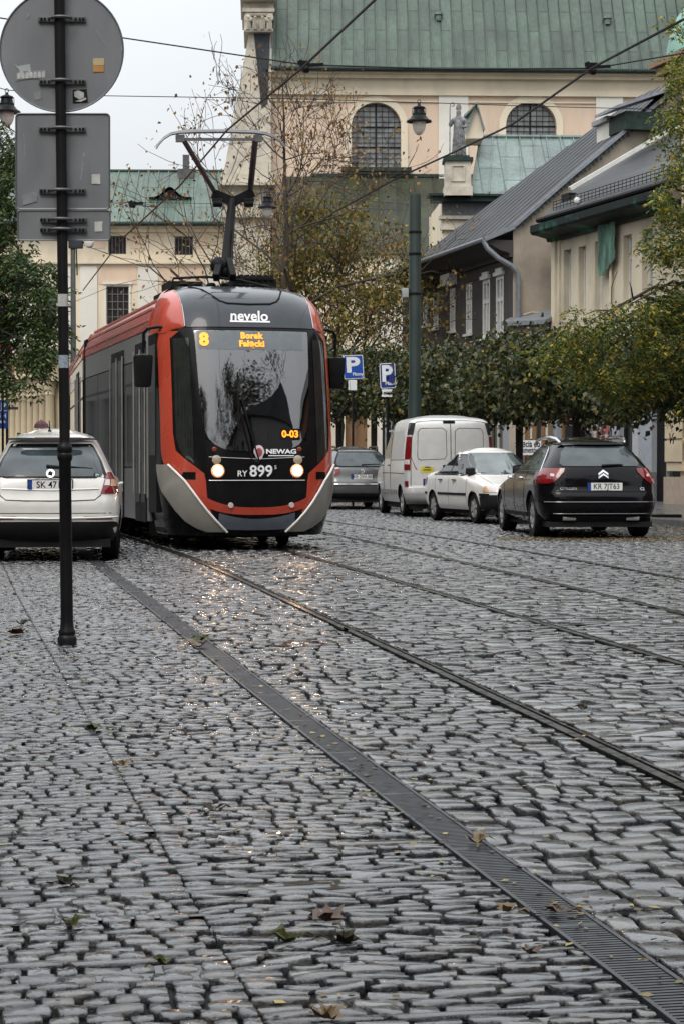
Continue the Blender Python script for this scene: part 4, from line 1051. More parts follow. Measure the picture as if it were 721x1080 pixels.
text_mb('zakaz\npostoju', .058, lambda a, z, d: V(-.52+a, c.ry(.5,1.02)-.008-d, 1.055+z), depth=.001, bold=.001).build('sticker_lettering', m_platetxt, st_, smooth=False)
c.plate('KR 4W218', .76, -.34, blue=True)
c.spatch([(1.28,.55,1.98),(1.34,.48,2.02),(1.80,.55,2.02),(1.88,.62,1.98)], .004, 'side_panel_shade', pm('van_side_painted_shade', (.42,.42,.41), rough=.3, metal=.3, var=.1))  # darker silver paints the shade of a pressed-in side panel
c.spatch([(1.28,2.15,3.0),(1.84,2.15,2.85)], .005, 'sliding_door_window', pm('van_side_glass', (.10,.105,.105), rough=.12, var=.3, spec=.8))
c.spatch([(1.24,3.12,3.78),(1.34,3.1,3.66),(1.86,3.0,3.05)], .005, 'cab_window', m_carglass)
c.line([(.35,.94),(1.5,.95),(3.0,.95),(4.2,.92)], .008, 'side_crease', m_seam)
c.line([(.3,1.24),(1.2,1.24),(2.05,1.24)], .008, 'slide_rail', m_seam)
for y in (2.08, 3.05):
    for sg in (-1,1): mb = MB(); mb.tube([V(sg*(c.sx(z,y)+.0), y, z) for z in np.linspace(.45,2.0,12)], .007, 5); mb.build('door_gap', m_seam, c.root)
c.spatch([(.48,1.28,3.52),(.58,1.26,3.54)], .01, 'sill_strip', pm('van_sill_grey', (.2,.2,.2), rough=.5))
c.mirrors(3.72, 1.42, m_plastic, 1.5); c.handles([(2.2,1.12),(3.2,1.12)], m_plastic)

# ---------------- grey estate between tram and van
m_gpaint = pm('grey_estate_paint', (.11,.112,.112), rough=.25, metal=.4, var=.08, coat=.6)
c = Car('estate_car', 'dark grey estate car partly visible between the tram and the silver van', (WX(382,52), 52, 0), R(9), 4.77,
        rear=[(.24,.16),(.34,.05),(.5,.0),(.66,.0),(.75,.05),(1.0,.10),(1.1,.16),(1.3,.36),(1.42,.5),(1.46,.6),(1.5,.9),(1.52,1.15)],
        front=[(.2,4.6),(.4,4.75),(.6,4.74),(.75,4.5),(.86,4.0),(.98,3.3),(1.1,3.0),(1.42,2.5),(1.5,2.4),(1.52,2.25)],
        wid=[(.2,.80),(.4,.89),(.6,.91),(.9,.90),(1.02,.86),(1.2,.74),(1.38,.63),(1.46,.56),(1.52,.38)], cr=(.26,.36), scale=1.06)
c.body(ZS(.24,1.0,14)+ZS(1.05,1.44,9)+[1.46,1.48,1.5,1.51,1.52], m_gpaint, (.95,3.66), .32)
c.wheels((.95,3.66), r=.32, w=.21)
c.rpatch([(1.04,-.64,.64),(1.08,-.68,.68),(1.25,-.60,.60),(1.42,-.51,.51),(1.43,-.5,.5)], .009, 'window_surround', m_black)
c.rpatch([(1.06,-.56,.56),(1.1,-.62,.62),(1.25,-.56,.56),(1.39,-.48,.48)], .016, 'rear_window', m_rearglass)
c.spatch([(1.04,.5,3.2),(1.4,.95,2.4)], .005, 'side_window', m_carglass)
for sg in (-1,1):
    t = c.rpatch([(.82,sg*.62,sg*.93),(.90,sg*.53,sg*.93),(1.0,sg*.54,sg*.93)], .012, 'tail_lamp', m_redlens, 8)
    c.badge([disc(.045)], .91, 'reversing_lens', m_clearlens, off=.02, x0=sg*.70, parent=t)
    mb = MB(); mb.tube([V(sg*.5,.75,1.46),V(sg*.54,1.05,1.55),V(sg*.55,2.1,1.55),V(sg*.54,2.55,1.46)], .025, 7); mb.build('roof_rail', m_blackmetal, c.root)
bd = c.badge([disc(.055)], .93, 'badge', m_chrome); c.badge([disc(.04)], .93, 'badge_face', m_gpaint, off=.021, th=.003, parent=bd)
c.badge([[(-.03,.025),(-.02,.025),(0,-.012),(.02,.025),(.03,.025),(.005,-.03),(-.005,-.03)]], .93, 'badge_letter', m_chrome, off=.025, th=.003, parent=bd)
c.rpatch([(.24,-.82,.82),(.32,-.86,.86),(.40,-.83,.83)], .012, 'lower_bumper', m_plastic, 16)
mb = MB(); mb.tube([V(x, c.ry(x,.62)-.01, .62) for x in np.linspace(-.84,.84,19)], .012, 6); mb.build('bumper_strip', m_chrome, c.root)
c.plate('KR 2WU80', .80)
c.mirrors(2.95, 1.06, m_gpaint)
mb = MB(); mb.tube([V(.0,c.ry(0,1.1)-.03,1.1),V(.45,c.ry(.45,1.12)-.03,1.12)], [.018,.008], 6); mb.build('rear_wiper', m_plastic, c.root)
# ================================================================== STREET FURNITURE
m_signback = pm('galvanised_sign_back', (.19,.198,.206), rough=.5, metal=.25, var=.12, scale=5, col2=(.225,.232,.24), mix_scale=3, rvar=.1, stretch=(1,1,.35))
m_post = pm('black_post_paint', (.010,.010,.011), rough=.4, var=.3, spec=.2)
m_brk = pm('bracket_steel', (.10,.10,.10), rough=.5, metal=.5, var=.3)
m_hole = pm('bracket_hole', (.01,.01,.01), rough=.8)
YS = 13.0
sp_ = thing('sign_post', 'black iron post carrying grey sign backs, in front of the white hatchback', 'sign post', (WX(70.5,12.95), 12.95, 0))
lx = WX(67.3,12.95); bx = WX(70.5,12.95); dtop = (WX(64.5,12.95)-bx)
zt = 4.62
mb = MB()
mb.lathe([(0,0),(.062,0),(.064,.035),(.058,.05),(.052,.06),(.056,.075),(.056,.085),(.046,.10),(.041,.16),(.0395,1.19),(.046,1.20),(.050,1.215),(.050,1.235),(.044,1.245),(.050,1.26),(.050,1.28),(.044,1.295),(.036,1.31),(.0345,1.33),(.034,zt),(.0,zt)], (0,0,0), 20)
po = mb.build('post', m_post, sp_); po.data.transform(Matrix(((1,0,dtop/4.2,0),(0,1,0,0),(0,0,1,0),(0,0,0,1))))
def px_loc(px, py, Y=YS): p = W(px, py, Y); return p - V(bx, 12.95, 0)
def plate_obj(name, poly, mat, th=.003):      # poly in pixels at the sign plane, flat facing the camera
    pts = [px_loc(a, b) for a, b in poly]; pts = [V(p.x, YS-12.95+.0, p.z) for p in pts]
    m = MB(); m.prism(pts, (0, th, 0)); return m.build(name, mat, sp_, smooth=False)
def rrect(x0, y0, x1, y1, r, n=5):
    out = []
    for cx, cy, a0 in ((x1-r,y0+r,-90),(x1-r,y1-r,0),(x0+r,y1-r,90),(x0+r,y0+r,180)):
        for k in range(n+1): a = R(a0+90*k/n); out.append((cx+r*math.cos(a), cy+r*math.sin(a)))
    return out
def lip(name, poly, r, parent, mat):
    m = MB(); pts = [px_loc(a, b) for a, b in poly]; pts = [V(p.x, YS-12.95-.002, p.z) for p in pts]; pts.append(pts[0]); pts.append(pts[1]); m.tube(pts, r, 6); return m.build(name, mat, parent)
m_lip = pm('sign_rim_bright', (.16,.165,.175), rough=.4, metal=.4)
discp = [(65.3+65*math.cos(t), 53+65*math.sin(t)) for t in np.linspace(0, 2*math.pi, 61)[:-1]]
d1 = plate_obj('round_sign', discp, m_signback); lip('sign_rim', discp, .006, d1, m_lip)
sq = rrect(17.2,120,115.8,220.5,4); d2 = plate_obj('square_sign', sq, m_signback); lip('sign_rim', sq, .006, d2, m_lip)
lo = rrect(19,221.8,116.5,253.5,3.5); d3 = plate_obj('lower_sign', lo, m_signback); lip('sign_rim', lo, .005, d3, m_lip)
def flat(poly, name, mat, parent, lift=.004):
    m = MB(); pts = [px_loc(a, b) for a, b in poly]; m.prism([V(p.x, YS-12.95-lift, p.z) for p in pts], (0,.002,0)); return m.build(name, mat, parent, smooth=False)
for par, py, x0, x1, nh in ((d1,21,41,91,0),(d1,87,41.5,91,0),(d2,137,41.5,91,1),(d2,202,42,91,1),(d3,232.5,43.5,92,1),(d3,243,43.5,92,1)):
    m = MB(); a = px_loc(x0, py-2.8); b = px_loc(x1, py+2.8); m.box(a.x, b.x, YS-12.95-.02, YS-12.95-.004, b.z, a.z)
    br = m.build('bracket', m_brk, par, bevel=.003)
    m = MB()
    for sgx in (-1, 1):
        for k, w in ((14,1.6),(18.5,1.6),(22,2.0)):
            xx = 66.5 + sgx*k; a = px_loc(xx-w*.6, py-1.5); b = px_loc(xx+w*.6, py+1.5); m.box(a.x, b.x, YS-12.95-.024, YS-12.95-.0195, b.z, a.z)
    m.build('slot', m_hole, br, smooth=False)
    m = MB(); cxp = px_loc(66.3, py)
    m.tube([V(cxp.x+.062*math.cos(t), -.0+.052*math.sin(t)*-1+.0, cxp.z) for t in np.linspace(0, math.pi, 13)], .011, 6)
    m.build('clamp', m_brk, br)
m_paper = pm('sticker_paper', (.50,.50,.47), rough=.6, var=.15, scale=30); m_paper2 = pm('faded_sticker', (.22,.235,.25), rough=.6, var=.2, scale=20)
m_or1 = pm('orange_sticker', (.45,.22,.06), rough=.5); m_or2 = pm('cream_sticker', (.50,.38,.20), rough=.5); m_blk = pm('black_sticker', (.02,.02,.02), rough=.5)
flat([(98.5,61.5),(110,61.5),(110,69),(98.5,69)], 'sticker', m_or2, d1); flat([(98.5,69.3),(110,69.3),(110,76),(98.5,76)], 'sticker', m_or1, d1)
flat([(16,67),(19,70),(32,67.5),(33,73),(32.5,80),(30.5,80),(30,75),(25,75),(24,80),(21,80),(21,74),(18,71)], 'dog_sticker', pm('grey_white_sticker', (.38,.40,.40), rough=.6, var=.1), d1)
fl = flat([(17.5,76.5),(32.5,74.5),(49,73.5),(49,83.5),(33,83),(17,85.5)], 'faded_sticker', m_paper2, d1, .0035)
for q_ in range(7):
    x_ = 18.6+q_*4.3; flat([(x_,83.4-q_*.25),(x_+3.4,83.2-q_*.25),(x_+3.4,78.4-q_*.3),(x_+2.6,76.8-q_*.3),(x_+.8,77.2-q_*.3),(x_,78.8-q_*.3)], 'sticker_mark', m_paper, fl, .0065)
bs = flat([(77,95),(92,94),(93,108),(77,109)], 'black_sticker', m_blk, d1)
flat([(78.5,97),(83,95.5),(89,98),(89,103),(84,105),(79,102)], 'sticker_figure', m_paper, bs, .008); flat([(80,107),(86,105),(91,103),(91.5,105),(86,107.5)], 'sticker_mark', m_paper, bs, .008)
flat([(97,184),(106,183.5),(106.2,194),(97.2,194)], 'sticker', m_paper, d2); flat([(23.5,206),(36,202.5),(40,204),(39.5,212.5),(24.5,216.5)], 'torn_sticker', m_paper2, d2)
flat([(100,234),(108.3,233.5),(108.3,244),(100.3,244.3)], 'sticker', m_paper, d3)
m_scr = pm('sign_scratch', (.24,.25,.26), rough=.6, var=.3, scale=40)
for par_, poly in ((d2,[(88.0,160),(90.3,160.5),(87.8,178),(86.2,190),(85.0,189.5),(86.4,174)]),(d1,[(27.5,16),(31,12.5),(32,16),(29,20.5)]),(d2,[(47,130),(50,129),(50.5,134),(48,136)]),(d1,[(127.5,49),(129.3,48.5),(129.3,55),(127.8,55)]),(d1,[(36,97),(43,96),(44.5,104),(37,106)]),(d2,[(25,140),(26,139.6),(27.5,171),(26.6,171.4)]),(d3,[(52,226),(53,225.7),(54,248),(53.2,248.2)]),(d1,[(100,30),(101,29.6),(112,48),(111.3,48.6)])):
    flat(poly, 'scratch', m_scr if par_ is not d1 else m_paper2, par_, .0025)
m = MB()
def post_sticker(py0, py1, mat, a0, a1):
    z0, z1 = px_loc(66,py1,12.92).z, px_loc(66,py0,12.92).z; rows = []
    for z in (z0, z1):
        xc = dtop*z/4.2; rows.append([V(xc+.0375*math.cos(t), .0375*math.sin(t), z) for t in np.linspace(R(a0), R(a1), 9)])
    mm = MB(); mm.sheet(rows, (0,.004,0)); return mm.build('sticker', mat, po, smooth=False)
post_sticker(310, 323, m_paper, 215, 330); post_sticker(374.5, 388, pm('blue_grey_sticker', (.30,.36,.42), rough=.5, var=.4, scale=60), 215, 330)

# hanging street lanterns
m_lant = pm('lantern_black', (.012,.013,.014), rough=.4, var=.2); m_lglass = pm('lantern_glass_bowl', (.62,.62,.57), rough=.2, var=.1, spec=.7)
def lantern(px, pyt, Y, label, sc=1.0):
    p = W(px, pyt, Y); t = thing('street_lantern', label, 'lantern', p, 0, 'hanging street lanterns')
    m = MB(); k = .019*sc
    m.lathe([(0,0),(1.5*k*5/5,0),(2.0*k,-2*k),(3*k,-3*k),(7*k,-4.5*k),(8*k,-6*k),(6.5*k,-7*k),(7.5*k,-12*k),(8.5*k,-13*k),(8.5*k,-15*k),(10*k,-17*k),(12*k,-19.5*k),(15.5*k,-21.5*k),(15.8*k,-23*k),(8*k,-22.5*k),(0,-22.5*k)], (0,0,0), 24)
    m.tube([V(2*k*math.cos(a),0,2*k+2.4*k*math.sin(a)) for a in np.linspace(0,2*math.pi,13)], .5*k, 6)
    for a in range(6): m.tube([V(8.1*k*math.cos(a*1.047),8.1*k*math.sin(a*1.047),-6*k), V(8.3*k*math.cos(a*1.047),8.3*k*math.sin(a*1.047),-14*k)], .4*k, 5)
    m.build('hood', m_lant, t)
    m = MB(); m.lathe([(0,-22.6*k),(8.2*k,-22.8*k),(8.5*k,-26*k),(7.6*k,-31*k),(5.6*k,-35.5*k),(3*k,-38.5*k),(0,-39.6*k)], (0,0,0), 20); m.build('glass_bowl', m_lglass, t)
lantern(441.5, 109, 47, 'hanging lantern in front of the church wall beside the arched window')
lantern(282, 204.5, 62, 'hanging lantern among the bare branches behind the pantograph')
lantern(7.5, 97.5, 43.5, 'hanging lantern beside the round sign at the left edge')

# overhead wires
m_wire = pm('overhead_wire', (.03,.03,.03), rough=.5, metal=.4)
def wire(pts, r, label, name='overhead_wire', grp='overhead wires'):
    m = MB(); m.tube(pts, r, 5); o = m.build(name, m_wire); return tag(o, label, 'wire', grp)
CWZ = 5.5
def cw(px, py, z=5.5):      # point of a wire at height z seen at this pixel
    d = ray(px, py); t = (z-CAM_H)/d.z; return V(0,0,CAM_H)+d*t
m = MB(); pts = [cw(425,-30,5.45), cw(395,0,5.5), cw(316,74,5.55), cw(240,137,5.85), cw(190,196,5.6), cw(130,251,5.5), cw(88,306,5.45)]
wire([p for p in pts], .014, 'thick contact wire rising to the pantograph of the tram')
wire([cw(760,2,5.5), cw(721,20,5.5), cw(625,71,5.5), cw(540,131,5.5), cw(475,162,5.55), cw(420,187,5.6), cw(352,224,5.55), cw(300,262,5.5)], .014, 'contact wire crossing before the chapel roof and the small statue')
wire([W(-30,14,24), W(130,40,24), W(318,68,24), W(470,73,24), W(626,72,24), W(721,56,24), W(830,38,24)], .009, 'upper span wire joining the two wire clamps under the church roof edge')
wire([W(-30,84,43.6), W(7.5,95,43.6), W(110,101,45), W(300,104,46), W(441.5,108,47), W(560,112,47), W(760,117,48)], .010, 'lower span wire that carries the lanterns across the church wall')
wire([W(60,248,58), W(150,281,60), W(185,283,61), W(240,214,61), W(281,202,62), W(436,216,50.2)], .010, 'sagging span wire between the slim pole and the green pole')
wire([W(110,213,62), W(180,214,62), W(300,216,62), W(430,222,50)], .008, 'thin span wire in front of the green roof of the far building')
wire([W(70,322,66), W(120,301,66), W(145,295,66), W(245,303,66)], .008, 'thin wire under the upper windows of the far cream building')
def clamp(px, py, Y, label, s=1.0):
    p = W(px, py, Y); m = MB(); k = Y/2100
    m.beam(p+V(-3*k*s,0,5*k*s), p+V(2*k*s,0,-6*k*s), 5*k, 5*k); m.beam(p+V(-2*k*s,0,0), p+V(22*k*s,0,1*k*s), 2.6*k, 3*k); m.ball(p+V(4*k*s,0,-4*k*s), 4.2*k*s, 10); m.beam(p+V(-5*k*s,0,3*k*s), p+V(8*k*s,0,3*k*s), 3*k*s, 3.5*k*s)
    o = m.build('wire_clamp', m_blackmetal); tag(o, label, 'clamp', 'overhead wire clamps')
clamp(319, 69, 24, 'black wire clamp above the bare tree top at the church roof edge')
clamp(621, 71, 24, 'black wire clamp at the roof edge right of the second arched window')
clamp(139, 215, 60, 'small wire clamp in front of the far green roof', .55)

# green tram pole
m_pole = pm('dark_green_pole_paint', (.020,.034,.031), rough=.45, var=.25, scale=3, spec=.3, col2=(.032,.036,.03), mix_lo=.5, mix_hi=.8, stretch=(1,1,.3), bump=.15)
x = WX(437,50); t = thing('tram_pole', 'thick dark green pole standing behind the silver van', 'pole', (x,50,0))
h = WZ(205,50); m = MB(); m.lathe([(0,0),(.21,0),(.21,.5),(.19,.55),(.168,.6),(.163,2.9),(.150,2.95),(.146,h-.03),(.14,h),(0,h)], (0,0,0), 20); m.build('shaft', m_pole, t)
m = MB()
for z in (WZ(245,50), WZ(268,50), WZ(310,50)): m.lathe([(.15,-.03),(.165,-.025),(.165,.025),(.15,.03)], (0,0,z), 20)
m.build('band', m_blackmetal, t)
m = MB(); m.box(-.32,-.16,-.1,.1,WZ(312,50)-.05,WZ(304,50)); m.build('junction_box', pm('pale_box', (.3,.32,.33), rough=.5), t, bevel=.02)
# slim pole far left with equipment
x = WX(78,58); t = thing('mast', 'slim grey mast with floodlight box rising behind the tram roof', 'mast', (x,58,0))
h = WZ(254,58); m = MB(); m.tube([V(0,0,0), V(0,0,h)], [.10,.07], 12); m.build('shaft', pm('mast_paint', (.10,.105,.10), rough=.5), t)
m = MB(); m.box(-.12,.28,-.12,.12,h-.22,h+.04); m.build('control_box', m_dark, t, bevel=.02)
m = MB(); m.lathe([(.0,-.14),(.12,-.12),(.14,.1),(.0,.12)], (.46,0,h-.06), 14, 'y'); m.build('floodlight', m_lglass, t)
m = MB(); m.beam(V(.2,0,h-.05), V(.5,0,h-.05), .05, .05); m.tube([V(.1,0,h-.2),V(.12,0,h-1.0)], .02, 5); m.build('bracket', m_blackmetal, t)

# parking signs
m_blue = pm('sign_blue', (.015,.075,.36), rough=.35, var=.06); m_signw = pm('sign_white', (.72,.74,.75), rough=.4, var=.04); m_dblue = pm('sign_dark_blue', (.012,.03,.20), rough=.35, var=.06)
def psign(px, Y, py0, py1, wpx, yaw, tilt, blue, label, plates):
    x = WX(px, Y); t = thing('parking_sign', label, 'parking sign', (x, Y, 0), yaw); k = Y/2100
    z0, z1 = WZ(py1, Y), WZ(py0, Y); w = wpx*k; zc = (z0+z1)/2; hh = (z1-z0)/2
    m = MB(); m.tube([V(0,.06,0), V(0,.06,z1+.08)], .035, 10); m.build('post', m_post, t)
    RT = Matrix.Rotation(tilt, 3, 'Y')
    def pl(a, c): v = RT @ V(a,0,c); return V(v.x, 0, v.z+zc)
    m = MB(); m.prism([pl(a,c) for a,c in rrect(-w/2,-hh,w/2,hh,.05)], (0,.02,0)); pa = m.build('sign_panel', m_signw, t, smooth=False)
    m = MB(); m.prism([pl(a,c)+V(0,-.004,0) for a,c in rrect(-w/2+.02,-hh+.02,w/2-.02,hh-.02,.04)], (0,.003,0)); m.build('sign_face', blue, pa, smooth=False)
    def sh(a, c, d): p = pl(a, c); return V(p.x, -.007-d, p.z)
    text_mb('P', hh*1.75, lambda a,c,d: sh(a-w*.05, c+hh*.12, d), depth=.001, bold=.022, sx=.9*w/hh/1.15).build('sign_lettering', m_signw, pa, smooth=False)
    text_mb('Płatny', .13, lambda a,c,d: sh(a+w*.2, c-hh*.62, d), depth=.001, bold=.002).build('sign_lettering', m_signw, pa, smooth=False)
    for (a0, a1, b0, b1, txt) in plates:
        za, zb = WZ(b1, Y), WZ(b0, Y); xa, xb = (a0-px)*k, (a1-px)*k
        m = MB(); m.prism([V(xa,.0,za),V(xb,.0,za),V(xb,.0,zb),V(xa,.0,zb)], (0,.02,0)); q = m.build('lower_plate', m_signw, t, smooth=False)
        if txt: text_mb(txt, (zb-za)*.62, lambda a,c,d: V((xa+xb)/2+a, -.005-d, (za+zb)/2+c), depth=.001, bold=.006, sx=.85).build('plate_lettering', m_platetxt, q, smooth=False)
psign(372.5, 57, 374.5, 399.5, 21.5, R(14), R(-3), m_blue, 'pale blue parking sign tilted on its post, the left one of two', [(369,376,400.5,411.5,''),(367,368.6,400.8,411.3,'')])
psign(408.3, 53.4, 383, 409.5, 16.5, R(-8), R(-2.5), m_dblue, 'dark blue narrow parking sign with a lettered white plate below', [(402,413,410.5,418.5,'8 miejsc')])
x = WX(2,60); t = thing('information_sign', 'blue information sign with parking letter and arrow at the left edge', 'sign', (x,60,0)); k = 60/2100
m = MB(); m.tube([V(.16,.05,0),V(.16,.05,WZ(420,60)+.1)], .04, 8); m.build('post', m_post, t)
z0, z1 = WZ(452,60), WZ(422,60); m = MB(); m.box(-.55,.18,-.02,.02,z0,z1); pa = m.build('sign_panel', m_blue, t, smooth=False)
text_mb('P', .30, lambda a,c,d: V(.06+a,-.025-d,z1-.2+c), depth=.001, bold=.012).build('sign_lettering', m_signw, pa, smooth=False)
text_mb('24 H', .17, lambda a,c,d: V(-.02+a,-.025-d,z1-.48+c), depth=.001, bold=.008).build('sign_lettering', m_signw, pa, smooth=False)
m = MB(); m.prism([V(-.2,-.022,z0+.16),V(.02,-.022,z0+.16),V(.02,-.022,z0+.10),V(.14,-.022,z0+.2),V(.02,-.022,z0+.3),V(-.0,-.022,z0+.24),V(-.2,-.022,z0+.24)], (0,-.003,0)); m.build('arrow', m_signw, pa, smooth=False)
m = MB(); m.box(-.5,.18,-.022,-.019,z1-.33,z1-.31); m.build('sign_line', m_signw, pa, smooth=False)
m = MB(); m.box(.18,.50,-.03,.03,WZ(431,60)-.03,WZ(431,60)+.05); m.build('side_bar', m_brk, t)
x = WX(3,58); t = thing('traffic_sign', 'red sign partly hidden behind the acacia leaves at the left edge', 'traffic sign', (x,58,0)); zc = WZ(371,58)
m = MB(); m.tube([V(0,.06,0),V(0,.06,zc+.3)], .035, 8); m.build('post', m_post, t)
m = MB(); m.lathe([(0,-.01),(.30,-.01),(.30,.01),(0,.01)], (0,0,zc), 28, 'y'); q = m.build('sign_disc', pm('sign_red', (.45,.035,.03), rough=.4), t)
m = MB(); m.box(-.2,.2,-.016,-.011,zc-.05,zc+.05); m.build('white_bar', m_signw, q, smooth=False)
x = WX(44,75); zt_ = WZ(443,75); t = thing('parasol', 'maroon umbrella top showing above the roof of the white hatchback', 'umbrella', (x,75,0))
m = MB(); m.lathe([(0,zt_+.03),(.03,zt_),(.16,zt_-.06),(.25,zt_-.16),(.29,zt_-.30),(.28,zt_-.30),(.0,zt_-.10)], (0,0,0), 10); m.build('canopy', pm('maroon_cloth', (.12,.055,.06), rough=.85, var=.4, scale=12), t, angle=10)
m = MB(); m.tube([V(0,0,0),V(0,0,zt_-.05)], .02, 6); m.build('pole', m_post, t)
# dark wheel stop block right of the estate car
m = MB(); p = W(702,552.5,40); m.box(-.30,.30,-.09,.09,0,.17); m.box(-.32,.32,-.11,.11,-.01,.03)
o = m.build('wheel_stop', pm('dark_rubber_block', (.02,.02,.02), rough=.7, var=.4, scale=20), bevel=.02); o.location = (p.x, 40, 0); tag(o, 'low dark block on the cobbles right of the black estate', 'wheel stop')
# ================================================================== BUILDINGS
class Fac:
    """a vertical facade: origin, horizontal direction e (to the viewer's right), outward normal n"""
    def __init__(s, O, alpha):
        s.O = V(O[0], O[1], 0); s.e = V(math.cos(alpha), math.sin(alpha), 0); s.n = V(math.sin(alpha), -math.cos(alpha), 0)
    def px(s, px, py, off=0.0):
        d = ray(px, py); C0 = V(0,0,CAM_H); o = s.O + s.n*off
        t = (o-C0).dot(s.n)/d.dot(s.n); p = C0 + d*t
        return (p-o).dot(s.e), p.z
    def pt(s, a, z, off=0.0): return s.O + s.e*a + s.n*off + V(0,0,z)
    def box(s, mb, a0, a1, z0, z1, o0, o1):
        P = s.pt
        return mb.hexa([P(a0,z0,o0),P(a1,z0,o0),P(a1,z0,o1),P(a0,z0,o1),P(a0,z1,o0),P(a1,z1,o0),P(a1,z1,o1),P(a0,z1,o1)])
    def wall(s, mb, a0, a1, z0, z1, holes, depth=.25, off=0.0):
        A = sorted({a0, a1} | {h[0] for h in holes} | {h[1] for h in holes}); Z = sorted({z0, z1} | {h[2] for h in holes} | {h[3] for h in holes})
        A = [a for a in A if a0-1e-6 <= a <= a1+1e-6]; Z = [z for z in Z if z0-1e-6 <= z <= z1+1e-6]
        for i in range(len(A)-1):
            for j in range(len(Z)-1):
                ca, cz = (A[i]+A[i+1])/2, (Z[j]+Z[j+1])/2
                if any(h[0] < ca < h[1] and h[2] < cz < h[3] for h in holes): continue
                mb.add([s.pt(A[i],Z[j],off), s.pt(A[i+1],Z[j],off), s.pt(A[i+1],Z[j+1],off), s.pt(A[i],Z[j+1],off)], [(0,1,2,3)])
        for h in holes:
            c = [(h[0],h[2]),(h[1],h[2]),(h[1],h[3]),(h[0],h[3])]
            for k in range(4):
                p, q = c[k], c[(k+1)%4]
                mb.add([s.pt(*p,off), s.pt(*q,off), s.pt(*q,off-depth), s.pt(*p,off-depth)], [(0,1,2,3)])
        return mb
    def window(s, B, h, depth, mf, mg, nx=2, nz=2, fw=.06, bar=.04, name='window', sill=None, cross=None):
        """frame part with a pane sub-part set back in its opening"""
        a0, a1, z0, z1 = h; m = MB(); e = .004
        s.box(m, a0+e, a0+fw, z0+e, z1-e, -depth+.07, -depth-.02); s.box(m, a1-fw, a1-e, z0+e, z1-e, -depth+.07, -depth-.02)
        s.box(m, a0+fw, a1-fw, z0+e, z0+fw, -depth+.068, -depth-.02); s.box(m, a0+fw, a1-fw, z1-fw, z1-e, -depth+.068, -depth-.02)
        for i in range(1, nx): a = a0+(a1-a0)*i/nx; s.box(m, a-bar/2, a+bar/2, z0+fw, z1-fw, -depth+.06, -depth-.02)
        zz = cross if cross else [i/nz for i in range(1, nz)]
        for f in zz: z = z0+(z1-z0)*f; s.box(m, a0+fw, a1-fw, z-bar/2, z+bar/2, -depth+.062, -depth-.02)
        w = m.build(name, mf, B, smooth=False, world=True)
        g = MB(); g.add([s.pt(a0,z0,-depth),s.pt(a1,z0,-depth),s.pt(a1,z1,-depth),s.pt(a0,z1,-depth)], [(0,1,2,3)])
        g.build('pane', mg, w, smooth=False, world=True, fix=False)
        if sill:
            m = MB(); s.box(m, a0-.08, a1+.08, z0-.09, z0-.003, .10, -.02); m.build('sill', sill, w, smooth=False, world=True)
        return w
    def bpart(s, B, name, mat, *boxes, bevel=0):
        m = MB()
        for b in boxes: s.box(m, *b)
        return m.build(name, mat, B, smooth=False, world=True, bevel=bevel)
def ppl(px, py, P0, N):      # pixel ray against a plane
    d = ray(px, py); C0 = V(0,0,CAM_H); return C0 + d*((P0-C0).dot(N)/d.dot(N))

